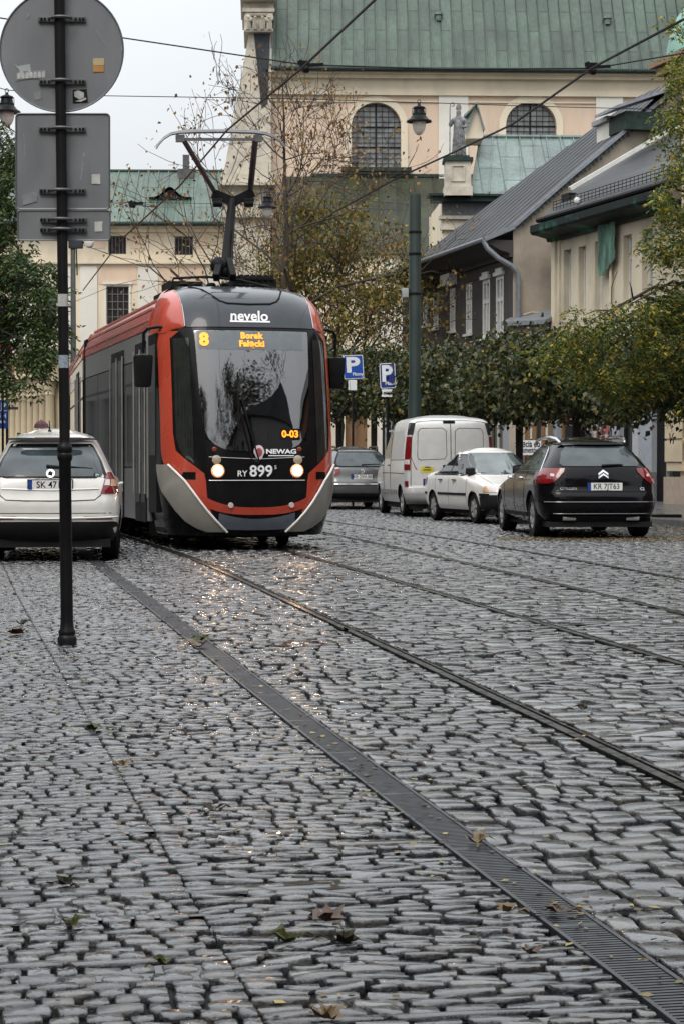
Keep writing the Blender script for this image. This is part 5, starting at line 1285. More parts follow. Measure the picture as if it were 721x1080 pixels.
def roofmat(name, c1, c2, cj, bw, bh, ax, rough=.45, swap=True, metal=.0):
    """sheet metal roof: staggered long sheets with dark seams; ax picks which object axis runs along the eaves"""
    m = bpy.data.materials.new(name); m.use_nodes = True; nt = m.node_tree; N = nt.nodes; L = nt.links; b = N['Principled BSDF']
    tc = N.new('ShaderNodeTexCoord'); sx = N.new('ShaderNodeSeparateXYZ'); L.new(tc.outputs['Object'], sx.inputs[0]); cb = N.new('ShaderNodeCombineXYZ')
    if swap: L.new(sx.outputs['Z'], cb.inputs['X']); L.new(sx.outputs[ax], cb.inputs['Y'])
    else: L.new(sx.outputs[ax], cb.inputs['X']); L.new(sx.outputs['Z'], cb.inputs['Y'])
    br = N.new('ShaderNodeTexBrick'); L.new(cb.outputs[0], br.inputs['Vector'])
    br.inputs['Color1'].default_value = (*c1,1); br.inputs['Color2'].default_value = (*c2,1); br.inputs['Mortar'].default_value = (*cj,1)
    br.inputs['Scale'].default_value = 1; br.inputs['Mortar Size'].default_value = .03; br.inputs['Brick Width'].default_value = bh if swap else bw; br.inputs['Row Height'].default_value = bw if swap else bh
    br.inputs['Bias'].default_value = -.1
    n = N.new('ShaderNodeTexNoise'); n.inputs['Scale'].default_value = .5; n.inputs['Detail'].default_value = 8; L.new(tc.outputs['Object'], n.inputs['Vector'])
    mr = N.new('ShaderNodeMapRange'); mr.inputs['From Min'].default_value = .3; mr.inputs['From Max'].default_value = .7; mr.inputs['To Min'].default_value = .62; mr.inputs['To Max'].default_value = 1.3; L.new(n.outputs['Fac'], mr.inputs['Value'])
    mp = N.new('ShaderNodeMapping'); mp.inputs['Scale'].default_value = (6,6,.25); L.new(tc.outputs['Object'], mp.inputs['Vector'])
    n2 = N.new('ShaderNodeTexNoise'); n2.inputs['Scale'].default_value = 1; n2.inputs['Detail'].default_value = 6; L.new(mp.outputs[0], n2.inputs['Vector'])
    mr2 = N.new('ShaderNodeMapRange'); mr2.inputs['From Min'].default_value = .3; mr2.inputs['From Max'].default_value = .7; mr2.inputs['To Min'].default_value = .75; mr2.inputs['To Max'].default_value = 1.2; L.new(n2.outputs['Fac'], mr2.inputs['Value'])
    mu = N.new('ShaderNodeMath'); mu.operation = 'MULTIPLY'; L.new(mr.outputs[0], mu.inputs[0]); L.new(mr2.outputs[0], mu.inputs[1])
    vm = N.new('ShaderNodeVectorMath'); vm.operation = 'SCALE'; L.new(br.outputs['Color'], vm.inputs[0]); L.new(mu.outputs[0], vm.inputs['Scale'])
    L.new(vm.outputs[0], b.inputs['Base Color']); b.inputs['Roughness'].default_value = rough; b.inputs['Metallic'].default_value = metal
    bp = N.new('ShaderNodeBump'); bp.inputs['Strength'].default_value = .5; bp.inputs['Distance'].default_value = .03; L.new(br.outputs['Fac'], bp.inputs['Height']); bp.invert = True; L.new(bp.outputs['Normal'], b.inputs['Normal'])
    return m
m_peach = pm('peach_plaster', (.66,.515,.395), rough=.85, var=.09, scale=.8, col2=(.50,.41,.33), mix_scale=.9, mix_lo=.45, mix_hi=.75, spec=.2, stretch=(1,1,.22))
m_creamp = pm('cream_plaster', (.69,.61,.47), rough=.85, var=.08, scale=.9, col2=(.52,.47,.38), mix_scale=.8, mix_lo=.5, mix_hi=.8, spec=.2, stretch=(1,1,.3))
m_whitep = pm('white_plaster', (.68,.66,.60), rough=.85, var=.06, scale=.9, spec=.2)
m_stonec = pm('pale_limestone', (.50,.46,.38), rough=.85, var=.16, scale=2.5, col2=(.30,.28,.25), mix_scale=1.2, mix_lo=.52, mix_hi=.75, spec=.2, bump=.3, bscale=12)
m_leadg = pm('leaded_church_glass', (.17,.18,.18), rough=.18, var=.55, scale=2.2, spec=.7)
m_iron = pm('dark_window_iron', (.018,.019,.02), rough=.6)
m_copper = roofmat('patinated_copper_sheets', (.036,.066,.045), (.057,.093,.066), (.018,.032,.024), .55, 2.3, 'X')
m_copper2 = roofmat('pale_patina_sheets', (.115,.162,.148), (.155,.20,.182), (.06,.088,.08), 1.0, 1.35, 'X')
m_mossroof = roofmat('mossy_brown_sheets', (.026,.034,.018), (.038,.042,.026), (.015,.018,.013), .9, 8, 'X', rough=.5)
m_darkcop = pm('dark_copper_gutter', (.03,.045,.04), rough=.5, var=.3)

# ---------------- church (far right background)
CZ = 100.0; k = CZ/2100
E = Fac((WX(360,CZ), CZ), R(2.4))
ch = thing('church', 'big peach church wall with arched windows under a huge green copper roof', 'church', (WX(400,CZ), CZ+2, 0))
a0, _ = E.px(286, 300); a1 = a0 + 34; ze = E.px(400, 77)[1]
def arch_px(px0, px1, pyt, pyb):
    s0, zt = E.px(px0, pyt); s1, zb = E.px(px1, pyb); return [s0, s1, zb, zt]
wins = [arch_px(370.5,422.5,108,177), arch_px(533,586,107,176), arch_px(697,750,107,176)]
wl = MB(); E.wall(wl, a0, a1, 0, ze, [tuple(w) for w in wins], depth=.5)
def spandrel(mb, w, off, dep):
    s0, s1, zb, zt = w; r = (s1-s0)/2; c = (s0+s1)/2; rise = r*.92
    arc = [(c+r*math.cos(t), zt-rise+rise*math.sin(t)) for t in np.linspace(0, math.pi, 17)]
    right = [(s1,zt)] + arc[:9]; left = arc[8:] + [(s0,zt)]
    for poly in (right, left):
        mb.add([E.pt(a,z,off) for a,z in poly], [tuple(range(len(poly)))])
    for p, q in zip(arc[:-1], arc[1:]): mb.add([E.pt(*p,off),E.pt(*q,off),E.pt(*q,off-dep),E.pt(*p,off-dep)], [(0,1,2,3)])
    return arc
for w in wins: spandrel(wl, w, 0.0, .5)
wl.add([E.pt(a0,0,0),E.pt(a0,0,-14),E.pt(a0,ze,-14),E.pt(a0,ze,0)], [(0,1,2,3)])
wl.build('wall', m_peach, ch, smooth=False, world=True)
for w in wins:
    s0, s1, zb, zt = w; r = (s1-s0)/2; c = (s0+s1)/2; rise = r*.92
    m = MB(); fwd = .34      # moulded surround
    inn = [(s1,zb)] + [(c+r*math.cos(t), zt-rise+rise*math.sin(t)) for t in np.linspace(0, math.pi, 25)] + [(s0,zb)]
    out = [(s1+fwd,zb)] + [(c+(r+fwd)*math.cos(t), zt-rise+(rise+fwd)*math.sin(t)) for t in np.linspace(0, math.pi, 25)] + [(s0-fwd,zb)]
    m.grid([[E.pt(a,z,-.02) for a,z in out],[E.pt(a,z,.06) for a,z in out],[E.pt(a,z,.06) for a,z in inn],[E.pt(a,z,-.3) for a,z in inn]])
    wn = m.build('window', m_creamp, ch, world=True)
    g = MB(); poly = [(s0,zb),(s1,zb)] + [(c+r*math.cos(t), zt-rise+rise*math.sin(t)) for t in np.linspace(0, math.pi, 25)]
    g.add([E.pt(a,z,-.4) for a,z in poly], [tuple(range(len(poly)))]); g.build('pane', m_leadg, wn, smooth=False, world=True, fix=False)
    m = MB()
    def hbar(z, t): 
        q = max(0, 1-((z-(zt-rise))/rise)**2)**.5 if z > zt-rise else 1; E.box(m, c-r*q, c+r*q, z-t/2, z+t/2, -.34, -.38)
    def vbar(a, t):
        q = zt-rise+rise*max(0, 1-((a-c)/r)**2)**.5; E.box(m, a-t/2, a+t/2, zb, q, -.335, -.375)
    for f in (.33,.64): hbar(zb+(zt-zb)*f, .07)
    vbar(c, .08)
    for f in np.arange(.08,1,.08): hbar(zb+(zt-zb)*f, .016)
    for f in np.arange(1,8)/8: 
        if abs(f-.5) > .01: vbar(s0+(s1-s0)*f, .016)
    m.build('window_bars', m_iron, wn, smooth=False, world=True)
    E.bpart(wn, 'sill', m_darkcop, (s0-.5, s1+.5, zb-.22, zb-.02, .35, -.05))
zz = lambda py: E.px(420, py)[1]
pil = []
for x0, x1 in ((462,493),(627.5,656)): pil.append((E.px(x0,150)[0], E.px(x1,150)[0], zz(192), zz(101), .12, -.05))
[E.bpart(ch, 'pilaster', m_whitep, q_) for q_ in pil]
E.bpart(ch, 'cornice', m_creamp, (a0-.1, a1, zz(101), zz(95), .22, -.1), (a0-.1, a1, zz(94.9), zz(84), .10, -.1), (a0-.2, a1, zz(84), zz(80), .45, -.1), (a0-.25, a1, zz(80), zz(77.4), .75, -.1))
E.bpart(ch, 'string_course', m_creamp, (a0, a1, zz(108), zz(106.6), .08, -.1))
for p0, p1 in ((300,362),(431,455),(500,524),(594,622),(663,690)):
    s0 = E.px(p0,150)[0]; s1 = E.px(p1,150)[0]
rf = MB(); zr = ze+13.5
rf.add([E.pt(a0+.1,ze+.06,.95),E.pt(a1,ze+.06,.95),E.pt(a1,zr,-8),E.pt(a0+.1,zr,-8),E.pt(a0+.1,ze-.1,.93),E.pt(a1,ze-.1,.93)], [(0,1,2,3),(4,5,1,0)])
rf.add([E.pt(a0+.1,zr,-8),E.pt(a1,zr,-8),E.pt(a1,ze,-17),E.pt(a0+.1,ze,-17)], [(0,1,2,3)])
rf.add([E.pt(a0+.1,ze,.9),E.pt(a0+.1,zr,-8),E.pt(a0+.1,ze,-17)], [(0,1,2)])
a = a0+.35
while a < a1:
    rf.beam(E.pt(a,ze+.1,.95), E.pt(a,zr+.04,-8), .05, .07); a += .55
ro = rf.build('roof', m_copper, ch, smooth=False, world=True, fix=False)
m = MB()
for px, py in ((462,22),(640,26)):
    t = (zz(py)-ze)/(zr-ze)*1.0; d = ray(px,py); P0 = E.pt(0,ze,.95); Nn = (E.pt(0,zr,-8)-P0).cross(E.e).normalized(); p = ppl(px, py, P0, Nn)
    m.lathe([(.0,0),(.16,0),(.16,.28),(.24,.30),(.22,.42),(.0,.46)], tuple(p), 14)
m.build('roof_vent', m_copper2, ro, world=True)
m = MB(); m.tube([E.pt(a0,ze+.02,.98),E.pt(a1,ze+.02,.98)], .10, 8); m.build('gutter', m_darkcop, ch, world=True)
# front pier at its left end: entablature, capital, tapering shaft, side volute
pr = MB(); P = lambda px, py, o=0: E.pt(*E.px(px,py), o)
def slab(x0, x1, y0, y1, o0, o1): pr.hexa([P(x0,y1,0)+E.n*o1,P(x1,y1,0)+E.n*o1,P(x1,y1,0)+E.n*o0,P(x0,y1,0)+E.n*o0,P(x0,y0,0)+E.n*o1,P(x1,y0,0)+E.n*o1,P(x1,y0,0)+E.n*o0,P(x0,y0,0)+E.n*o0])
slab(256,290,-30,3,1.0,-3); slab(254,291,3.2,7,1.5,-3); slab(257,288.5,7.2,14,.9,-3); slab(255.5,289.5,14.2,18,1.2,-3)
slab(257.5,287,18.2,38,.95,-3)
pr.hexa([P(236,186)-E.n*3,P(286,186)-E.n*3,P(286,186)+E.n*.7,P(236,186)+E.n*.7,P(263,38.2)-E.n*3,P(285.6,38.2)-E.n*3,P(285.6,38.2)+E.n*.7,P(263,38.2)+E.n*.7])
slab(234,288,186.2,196,1.0,-3); slab(230,290,196.2,199,1.4,-3); slab(237,284,199.2,330,.8,-3); slab(232,288,225,232,1.1,.79)
pr.build('front_pier', m_stonec, ch, smooth=False, world=True)
m = MB(); m.prism([P(268,39,.72),P(285,39,.72),P(282,112,.72),P(276,117,.72)], E.n*.03); m.build('dark_recess', pm('slate_recess', (.045,.05,.055), rough=.5, var=.3), ch, smooth=False, world=True)
m = MB()
for q in range(4):
    x = 262+q*7.4; m.prism([P(x-3,36.5,.95),P(x+3,36.5,.95),P(x+2.6,29,.95),P(x+1.2,25,.95),P(x,23.5,.95),P(x-1.2,25,.95),P(x-2.6,29,.95)], E.n*.22); m.tube([P(x,36,1.2),P(x,29,1.32),P(x,24,1.45)], .07, 5)
for sx_, x in ((1,262),(-1,284)):
    m.tube([P(x+sx_*(1.0+3.2*(1-t/11))*math.cos(t*.62), 24+(1.0+3.2*(1-t/11))*math.sin(t*.62), 1.15) for t in range(12)], .09, 6)
m.tube([P(258,20,1.05),P(288,20,1.05)], .09, 6); m.tube([P(258,37,1.05),P(288,37,1.05)], .09, 6)
m.build('capital', m_stonec, ch, world=True)
# lean-to aisle in front
E2 = Fac((WX(360,94.5), 94.5), R(2.4)); s0 = E2.px(330,300)[0]; s1 = s0+22
zt = zz(187); zb = E2.px(400,268)[1]
m = MB(); m.add([E2.pt(s0-1.6,zb,.3),E2.pt(s1,zb,.3),E.pt(s1,zt,.05),E.pt(s0-1.6,zt,.05)], [(0,1,2,3)])
a = s0-1.2
while a < s1: m.beam(E2.pt(a,zb+.03,.3), E.pt(a,zt+.03,.05), .05, .06); a += .9
m.build('aisle_roof', m_mossroof, ch, smooth=False, world=True, fix=False)
E.bpart(ch, 'lead_flashing', m_darkcop, (a0+2, a1-4, zt, zt+.16, .12, -.02))
m = MB(); hs = [(E2.px(398,438)[0],E2.px(437,438)[0]+.0,1.1,3.6)] ; E2.wall(m, s0-1.5, s1, 0, zb, [(E2.px(364,450)[0],E2.px(387,450)[0],.0,E2.px(375,436)[1])], depth=.4)
m.add([E2.pt(s0-1.5,0),E2.pt(s0-1.5,0,-5),E2.pt(s0-1.5,zb,-5),E2.pt(s0-1.5,zb)], [(0,1,2,3)])
m.build('aisle_wall', m_creamp, ch, smooth=False, world=True)
m_brown = pm('brown_wood', (.20,.115,.055), rough=.55, var=.25, scale=4, stretch=(1,1,.15))
E2.bpart(ch, 'aisle_door', m_brown, (E2.px(364,450)[0],E2.px(387,450)[0],0,E2.px(375,436)[1],-.3,-.36))
q0 = E2.px(398,300)[0]; E2.bpart(ch, 'aisle_pilaster', m_whitep, (q0, E2.px(416,300)[0], 0, E2.px(416,270)[1], .15, -.02), (E2.px(418,300)[0], E2.px(424,300)[0], 0, E2.px(420,285)[1], .10, -.02))
E2.bpart(ch, 'aisle_window', m_iron, (E2.px(431,248)[0],E2.px(440,248)[0],E2.px(436,262)[1],E2.px(436,244)[1],.9,.3))

# ---------------- chapel with pale green roof
DZ = 86.0; D = Fac((WX(480,DZ), DZ), R(3)); kd = DZ/2100
cp = thing('chapel', 'small chapel with a pale green sheet roof and dark eaves before the church', 'chapel', (WX(520,DZ), DZ+2, 0))
s0 = D.px(466,230)[0]; s1 = s0+9; zt = D.px(500,211)[1]
m = MB(); D.wall(m, s0, s1, 0, zt, []); m.add([D.pt(s0,0),D.pt(s0,0,-6),D.pt(s0,zt,-6),D.pt(s0,zt)], [(0,1,2,3)]); m.build('wall', m_creamp, cp, smooth=False, world=True)
dz = lambda py: D.px(480,py)[1]
D.bpart(cp, 'frieze', pm('grey_frieze', (.14,.145,.155), rough=.7, var=.15), (s0-.02, s1, dz(228), dz(214), .06, -.02))
D.bpart(cp, 'cornice', m_stonec, (s0-.15,s1,dz(232),dz(228.4),.35,-.1),(s0-.05,s1,dz(238),dz(232.2),.18,-.1),(s0-.10,s1,dz(243),dz(238.2),.28,-.1),(s0+.02,s1,dz(256),dz(250),.2,-.1))
D.bpart(cp, 'eaves', m_darkcop, (s0-.5,s1,dz(214),dz(209),.65,-.3),(s0-.65,s1,dz(209)+.003,dz(206.5),.8,-.3))
rl0 = D.px(496,206)[0]; z1 = dz(206.4); top = D.pt(0,0,-4.6)
m = MB(); p = []
Nr = None; ridge = W(505,145,DZ+4.8); ridge2 = W(624,146,DZ+5.1)
e0 = D.pt(rl0, z1, .7); e1 = D.pt(s1, z1, .7)
m.add([e0, e1, ridge2 + (e1-e0)*.2, ridge], [(0,1,2,3)]); m.add([e0, ridge, D.pt(rl0+.4,z1,-5.2)], [(0,1,2)])
for i in range(12):
    f = i/11; m.beam(e0.lerp(e1, f)+V(0,0,.04), ridge.lerp(ridge2+(e1-e0)*.2, f)+V(0,0,.04), .045, .06)
m.build('roof', m_copper2, cp, smooth=False, world=True, fix=False)
m = MB(); m.tube([ridge+V(0,0,.05), ridge2+(e1-e0)*.2+V(0,0,.05)], .10, 6); m.build('ridge_cap', m_copper2, cp, world=True)
# gable dormer behind the statue
gz = DZ+2.2; G = lambda px, py, dy=0: W(px, py, gz+dy)
m = MB(); m.prism([G(491,146),G(509,146),G(508.5,133),G(502,109.5),G(491,116)], (0,2.0,0)); dm = m.build('dormer', m_creamp, cp, smooth=False, world=True)
m = MB(); m.prism([G(489,121,-.25),G(502.5,107,-.25),G(503.5,108,-.25),G(490,123,-.25)], (0,2.6,0)); m.prism([G(502.5,107,-.25),G(511,136,-.25),G(509.5,137,-.25),G(501.8,109,-.25)], (0,2.6,0)); m.add([G(489,121.5,.1),G(502,107.5,.1),G(502,107.5,-.2),G(489,146,-.2)],[(0,1,2,3)])
m.build('dormer_roof', m_copper2, dm, smooth=False, world=True, fix=False)
# pedestal and statue are their own things
pz = DZ-.6; Q = lambda px, py, dy=0: W(px, py, pz+dy)
pd = thing('pedestal', 'square cream stone pedestal under the statue at the chapel corner', 'pedestal', Q(482,207))
def pbox(m, x0, x1, y0, y1, d0, d1):
    a, b = Q(x0,y1), Q(x1,y0); m.box(a.x, b.x, pz+d0, pz+d1, a.z, b.z)
m = MB(); pbox(m,468.5,495.5,172,208,-.55,.55); pbox(m,467,497,198.5,208,-.62,.62); m.build('shaft', m_stonec, pd, smooth=False, world=True)
m = MB(); pbox(m,466.5,497.5,168,171.8,-.66,.66); pbox(m,470,494,165.5,167.8,-.5,.5); m.build('cap', m_darkcop, pd, smooth=False, world=True)
m = MB()
for x0,x1,y0,y1 in ((474.5,489,176,177.3),(474.5,489,192,193.3),(474.5,475.8,177.4,191.9),(487.7,489,177.4,191.9)): pbox(m,x0,x1,y0,y1,-.60,-.545)
m.build('panel_moulding', m_stonec, pd, smooth=False, world=True)
m_statue = pm('weathered_grey_statue', (.21,.215,.215), rough=.8, var=.35, scale=7, bump=.5, bscale=10, col2=(.10,.105,.11), mix_scale=4)
b0 = Q(483,165.3); H = Q(483,112).z - b0.z; h = H
stt = thing('statue', 'grey stone statue of a robed bishop with mitre on the pedestal', 'statue', b0)
def skin(pts, edges, rad, name, mat, parent, sub=2):
    me = bpy.data.meshes.new(name); me.from_pydata([tuple(p) for p in pts], edges, []); o = bpy.data.objects.new(name, me); COL.objects.link(o)
    md = o.modifiers.new('skin', 'SKIN'); ly = me.skin_vertices[0].data
    for i, r in enumerate(rad): ly[i].radius = r if isinstance(r, tuple) else (r, r)
    ly[0].use_root = True
    sb = o.modifiers.new('sub', 'SUBSURF'); sb.levels = sub
    bpy.context.view_layer.update(); dg = bpy.context.evaluated_depsgraph_get()
    m2 = bpy.data.meshes.new_from_object(o.evaluated_get(dg)); m2.name = name; o.modifiers.clear(); o.data = m2
    m2.materials.append(mat); m2.shade_smooth(); o.parent = parent; return o
# robed figure: body, arms, head in one skin
u = h/7.5
pts = [V(0,0,3.6*u),V(0,0,2.2*u),V(.02,-.0,.9*u),V(.03,-.02,.12*u),V(0,0,4.7*u),V(0,-.0,5.55*u),V(0,-.01,6.05*u),V(0,-.06,6.5*u),V(0,-.03,7.0*u),
       V(-.85*u,0,5.4*u),V(-1.25*u,-.25*u,4.5*u),V(-1.25*u,-.75*u,5.1*u),V(.85*u,0,5.4*u),V(1.15*u,-.3*u,4.4*u),V(.5*u,-.85*u,4.3*u)]
ed = [(0,1),(1,2),(2,3),(0,4),(4,5),(5,6),(6,7),(7,8),(5,9),(9,10),(10,11),(5,12),(12,13),(13,14)]
rr = [.85*u,.95*u,1.05*u,1.15*u,.75*u,.6*u,.28*u,.42*u,.36*u,.36*u,.32*u,.2*u,.36*u,.32*u,.2*u]
skin(pts, ed, rr, 'figure', m_statue, stt)
m = MB()
m.prism([V(-.42*u,-.1,6.95*u),V(.42*u,-.1,6.95*u),V(.36*u,-.1,7.5*u),V(0,-.1,8.05*u),V(-.36*u,-.1,7.5*u)], (0,.35*u,0)); m.build('mitre', m_statue, stt, bevel=.03)
m = MB(); m.tube([V(-1.35*u,-.85*u,0),V(-1.32*u,-.8*u,7.2*u),V(-1.2*u,-.8*u,7.8*u),V(-.8*u,-.8*u,7.9*u),V(-.7*u,-.8*u,7.45*u),V(-1.0*u,-.8*u,7.3*u)], .07*u*1.4, 6); m.build('crosier', m_statue, stt)
m = MB()
for i in range(9):
    an = -2.6+i*.26*2.2/2; m.tube([V(1.12*u*math.cos(an),1.1*u*math.sin(an),.1*u),V(.98*u*math.cos(an),.95*u*math.sin(an),2.2*u),V(.72*u*math.cos(an),.72*u*math.sin(an),4.4*u)], .09*u, 5)
m.build('robe_folds', m_statue, stt)

# ---------------- far cream building
FZ = 118.0; FF = Fac((WX(200,FZ), FZ), R(0)); fz = lambda py: FF.px(200,py)[1]; fs = lambda px: FF.px(px,300)[0]
fb = thing('cream_building', 'long cream building with green roof and barred windows closing the street', 'building', (WX(150,FZ), FZ+3, 0))
ws = [(fs(114.5),fs(133.5),fz(268),fz(248.5)),(fs(184.5),fs(204),fz(269),fz(249)),(fs(112.5),fs(136),fz(342),fz(302)),(fs(184),fs(207),fz(342),fz(302)),(fs(38),fs(60),fz(342),fz(302))]
m = MB(); FF.wall(m, fs(-60), fs(275), 0, fz(238), ws, depth=.35); m.add([FF.pt(fs(275),0),FF.pt(fs(275),0,-8),FF.pt(fs(275),fz(238),-8),FF.pt(fs(275),fz(238))],[(0,1,2,3)])
m.build('wall', m_creamp, fb, smooth=False, world=True)
m_dglass = pm('dark_far_glass', (.03,.028,.028), rough=.2, var=.4, spec=.5)
m_bars = pm('window_bars_grey', (.14,.135,.13), rough=.6)
for w in ws[:2]: FF.window(fb, w, .2, m_bars, m_dglass, 5, 1, fw=.05, bar=.035)
for w in ws[2:]: FF.window(fb, w, .2, m_bars, m_dglass, 4, 5, fw=.05, bar=.04, sill=m_whitep)
def fbx(p0,p1,y0,y1,o): return (fs(p0),fs(p1),fz(y1),fz(y0),o,-.05)
[FF.bpart(fb, 'pilaster', m_whitep, fbx(a,b,281,460,.08)) for a,b in ((85,103),(146,167),(218,238),(12,34),(64,78))]
FF.bpart(fb, 'peach_panel', m_peach, *[fbx(a,b,255 if 0 else 281,300,.03) for a,b in ((104.5,144.5),(168.5,216.5))], *[fbx(a,b,250,262,.03) for a,b in ((138,150),(207,220),(98,111))])
FF.bpart(fb, 'cornice', m_creamp, fbx(-60,275,238.2,241,.55), fbx(-60,275,241.2,245,.25), fbx(-60,275,271,276,.10), fbx(-60,275,276.2,278.5,.24))
FF.bpart(fb, 'window_surround', m_whitep, *[fbx(a-2.5,a-.3,300,344,.06) for a in (112.5,184)], *[fbx(a+.3,a+2.5,300,344,.06) for a in (136,207)], *[fbx(a-3.5,b+3.5,297.5,300,.14) for a,b in ((112.5,136),(184,207))])
rt = fz(179)
m = MB(); A, Bq, Cq, Dq = FF.pt(fs(-60),fz(238)+.02,.8), FF.pt(fs(276),fz(238)+.02,.8), W(262,181,FZ+5.5), W(-20,180,FZ+5.5)
m.add([A,Bq,Cq,Dq],[(0,1,2,3)]); m.add([Bq, FF.pt(fs(276),fz(238),-11), Cq],[(0,1,2)])
for i in range(28):
    f = i/27; m.beam(A.lerp(Bq,f)+V(0,0,.04), Dq.lerp(Cq,f)+V(0,0,.04), .06, .08)
m_cop3 = roofmat('mid_patina_sheets', (.062,.105,.080), (.082,.125,.095), (.036,.06,.048), 1.1, 3.0, 'X')
ro = m.build('roof', m_cop3, fb, smooth=False, world=True, fix=False)
m = MB(); m.tube([Dq, Cq], .12, 6); m.tube([A,Bq], .14, 6); m.build('ridge_and_gutter', m_darkcop, ro, world=True)
p = W(196.5,180,FZ+4.9); m = MB(); m.box(p.x-.19,p.x+.19,p.y-.2,p.y+.2,p.z-.6,p.z+.95); m.box(p.x-.5,p.x+.5,p.y-.3,p.y+.3,p.z-.5,p.z+.08); m.build('chimney', m_brk, ro, smooth=False, world=True)
# eyebrow dormer
P0 = A; Nn = (Bq-A).cross(Dq-A).normalized(); c = ppl(180,208,P0,Nn); m = MB(); rows = []
for dy, sc in ((-.5,.56),(-.2,.58),(2.2,.3)):
    rows.append([V(c.x+t*1.75*sc, c.y+dy, c.z-.05+(1.1*sc*math.exp(-(t*1.9)**2))) for t in np.linspace(-1.3,1.3,19)])
m.grid(rows); m.build('eyebrow_dormer', m_cop3, ro, world=True, fix=False)
m = MB(); pl = [V(c.x+t*.8, c.y-.35, c.z-.1+.5*math.exp(-(t*1.75)**2)) for t in np.linspace(-.85,.85,13)]; m.add(pl+[V(c.x+.7,c.y-.35,c.z-.2),V(c.x-.7,c.y-.35,c.z-.2)], [tuple(range(15))]); m.build('dormer_opening', m_iron, ro, smooth=False, world=True, fix=False)

# ---------------- columned wing at the far left
gA = V(WX(64,92),92,0); gB = V(WX(8,101),101,0); al = math.atan2(gA.y-gB.y, gA.x-gB.x); GG = Fac((gA.x,gA.y), al)
gw = thing('columned_wing', 'sandy two tier columned building wing behind the white hatchback', 'building', (gA.x-1,gA.y+1,0))
gl = -(gA-gB).length; gz_ = lambda py: GG.px(62,py)[1]
m_sand = pm('sandy_plaster', (.55,.46,.31), rough=.85, var=.12, scale=1.5, col2=(.42,.35,.25), mix_lo=.5, mix_hi=.75, spec=.2)
m = MB(); GG.wall(m, gl, .0, 0, gz_(369), []); m.add([GG.pt(0,0),GG.pt(0,0,-5),GG.pt(0,gz_(369),-5),GG.pt(0,gz_(369))],[(0,1,2,3)]); m.build('wall', m_sand, gw, smooth=False, world=True)
GG.bpart(gw, 'cornice', m_sand, (gl-.2,.1,gz_(396),gz_(393),.75,-.1),(gl-.2,.1,gz_(393),gz_(390),.55,-.1),(gl-.2,.1,gz_(402),gz_(396.2),.42,-.1),(gl-.2,.1,gz_(372),gz_(368),.6,-.1),(gl,.05,gz_(375),gz_(372.2),.4,-.1))
n = 9
for i in range(n):
    a = gl + (i+.5)*(-gl)/n; m = MB()
    b = GG.pt(a,0,.34); zt = gz_(403)
    m.lathe([(.30,0),(.30,.25),(.23,.32),(.225,zt*.5),(.20,zt-.62),(.24,zt-.56),(.22,zt-.5),(.24,zt-.35),(.33,zt-.06),(.33,zt),(0,zt)], tuple(b), 14)
    m.build('column', m_sand, gw, world=True)
    m = MB(); GG.box(m, a-.16, a+.16, gz_(390), gz_(375.2), .28, -.02); m.build('pilaster', m_sand, gw, smooth=False, world=True)
m_shade = pm('painted_arcade_shade', (.10,.085,.06), rough=.9)  # flat dark panels paint the shade between the columns
GG.bpart(gw, 'arcade_shade_panel', m_shade, *[(gl+(i+.72)*(-gl)/n, gl+(i+1.28)*(-gl)/n, .4, gz_(407), .012, -.01) for i in range(n-1)])
p = W(46,447,60)

# ---------------- grey house with gable (right)
CC = Fac((WX(540,66), 66), R(-76)); Cn = CC.n
gh = thing('grey_house', 'dark grey stucco house with white windows and bare beige gable', 'house', (CC.O.x+4, 70, 0))
m_stucco = pm('dark_grey_stucco', (.060,.055,.052), rough=.8, var=.18, scale=1.5, col2=(.04,.037,.036), mix_lo=.5, mix_hi=.75, bump=.2, spec=.3)
m_gable = pm('dirty_beige_plaster', (.37,.32,.255), rough=.88, var=.16, scale=1.2, col2=(.25,.22,.185), mix_scale=.7, mix_lo=.45, mix_hi=.75, bump=.3, bscale=8, spec=.2)
m_wframe = pm('white_window_frame', (.62,.62,.59), rough=.5, var=.1)
m_oldglass = pm('old_window_glass', (.05,.055,.06), rough=.08, var=.5, scale=2, spec=.7)
zw = CC.px(538.7,271.7)[1]; far = CC.px(424,290)[0]
wpx = [(522.4,530.4,290.5,357),(508.3,516,294.5,356),(490.8,497.2,298.5,352),(473.8,479.6,304,349),(456,461.7,308.5,346),(445.5,451,312,343)]
hs = []
for x0,x1,y0,y1 in wpx:
    s0 = CC.px(x0,320)[0]; s1 = CC.px(x1,320)[0]; z1 = CC.px((x0+x1)/2,y0)[1]; z0 = CC.px((x0+x1)/2,y1)[1]; hs.append((s0,s1,z0,z1))
gh_holes = []
for i in range(5):
    s0 = -1.0-i*3.4; gh_holes.append((s0-1.9,s0,.25,3.3))
m = MB(); CC.wall(m, far, 0, 0, zw, hs+gh_holes, depth=.22); m.add([CC.pt(far,0),CC.pt(far,0,-12),CC.pt(far,zw,-12),CC.pt(far,zw)],[(0,1,2,3)]); m.build('wall', m_stucco, gh, smooth=False, world=True)
for i, w in enumerate(hs): CC.window(gh, w, .07, m_wframe, m_oldglass, 2, 2, fw=.13, bar=.13, cross=[.62], sill=m_wframe)
for w in hs[:2]:
    CC.bpart(gh, 'window_crown', m_wframe, (w[0]-.06,w[1]+.06,w[3],w[3]+.12,.10,-.02),(w[0]+.1,w[1]-.1,w[3]+.12,w[3]+.24,.07,-.02))
w = hs[3]; CC.bpart(gh, 'shutter_box', m_wframe, (w[0]-.25,w[1]+.2,w[3]+.1,w[3]+.5,.30,-.02))
m_shop = pm('pale_blue_grey_paint', (.32,.35,.39), rough=.55, var=.08); m_shopw = pm('shop_white_paint', (.55,.55,.54), rough=.55, var=.06)
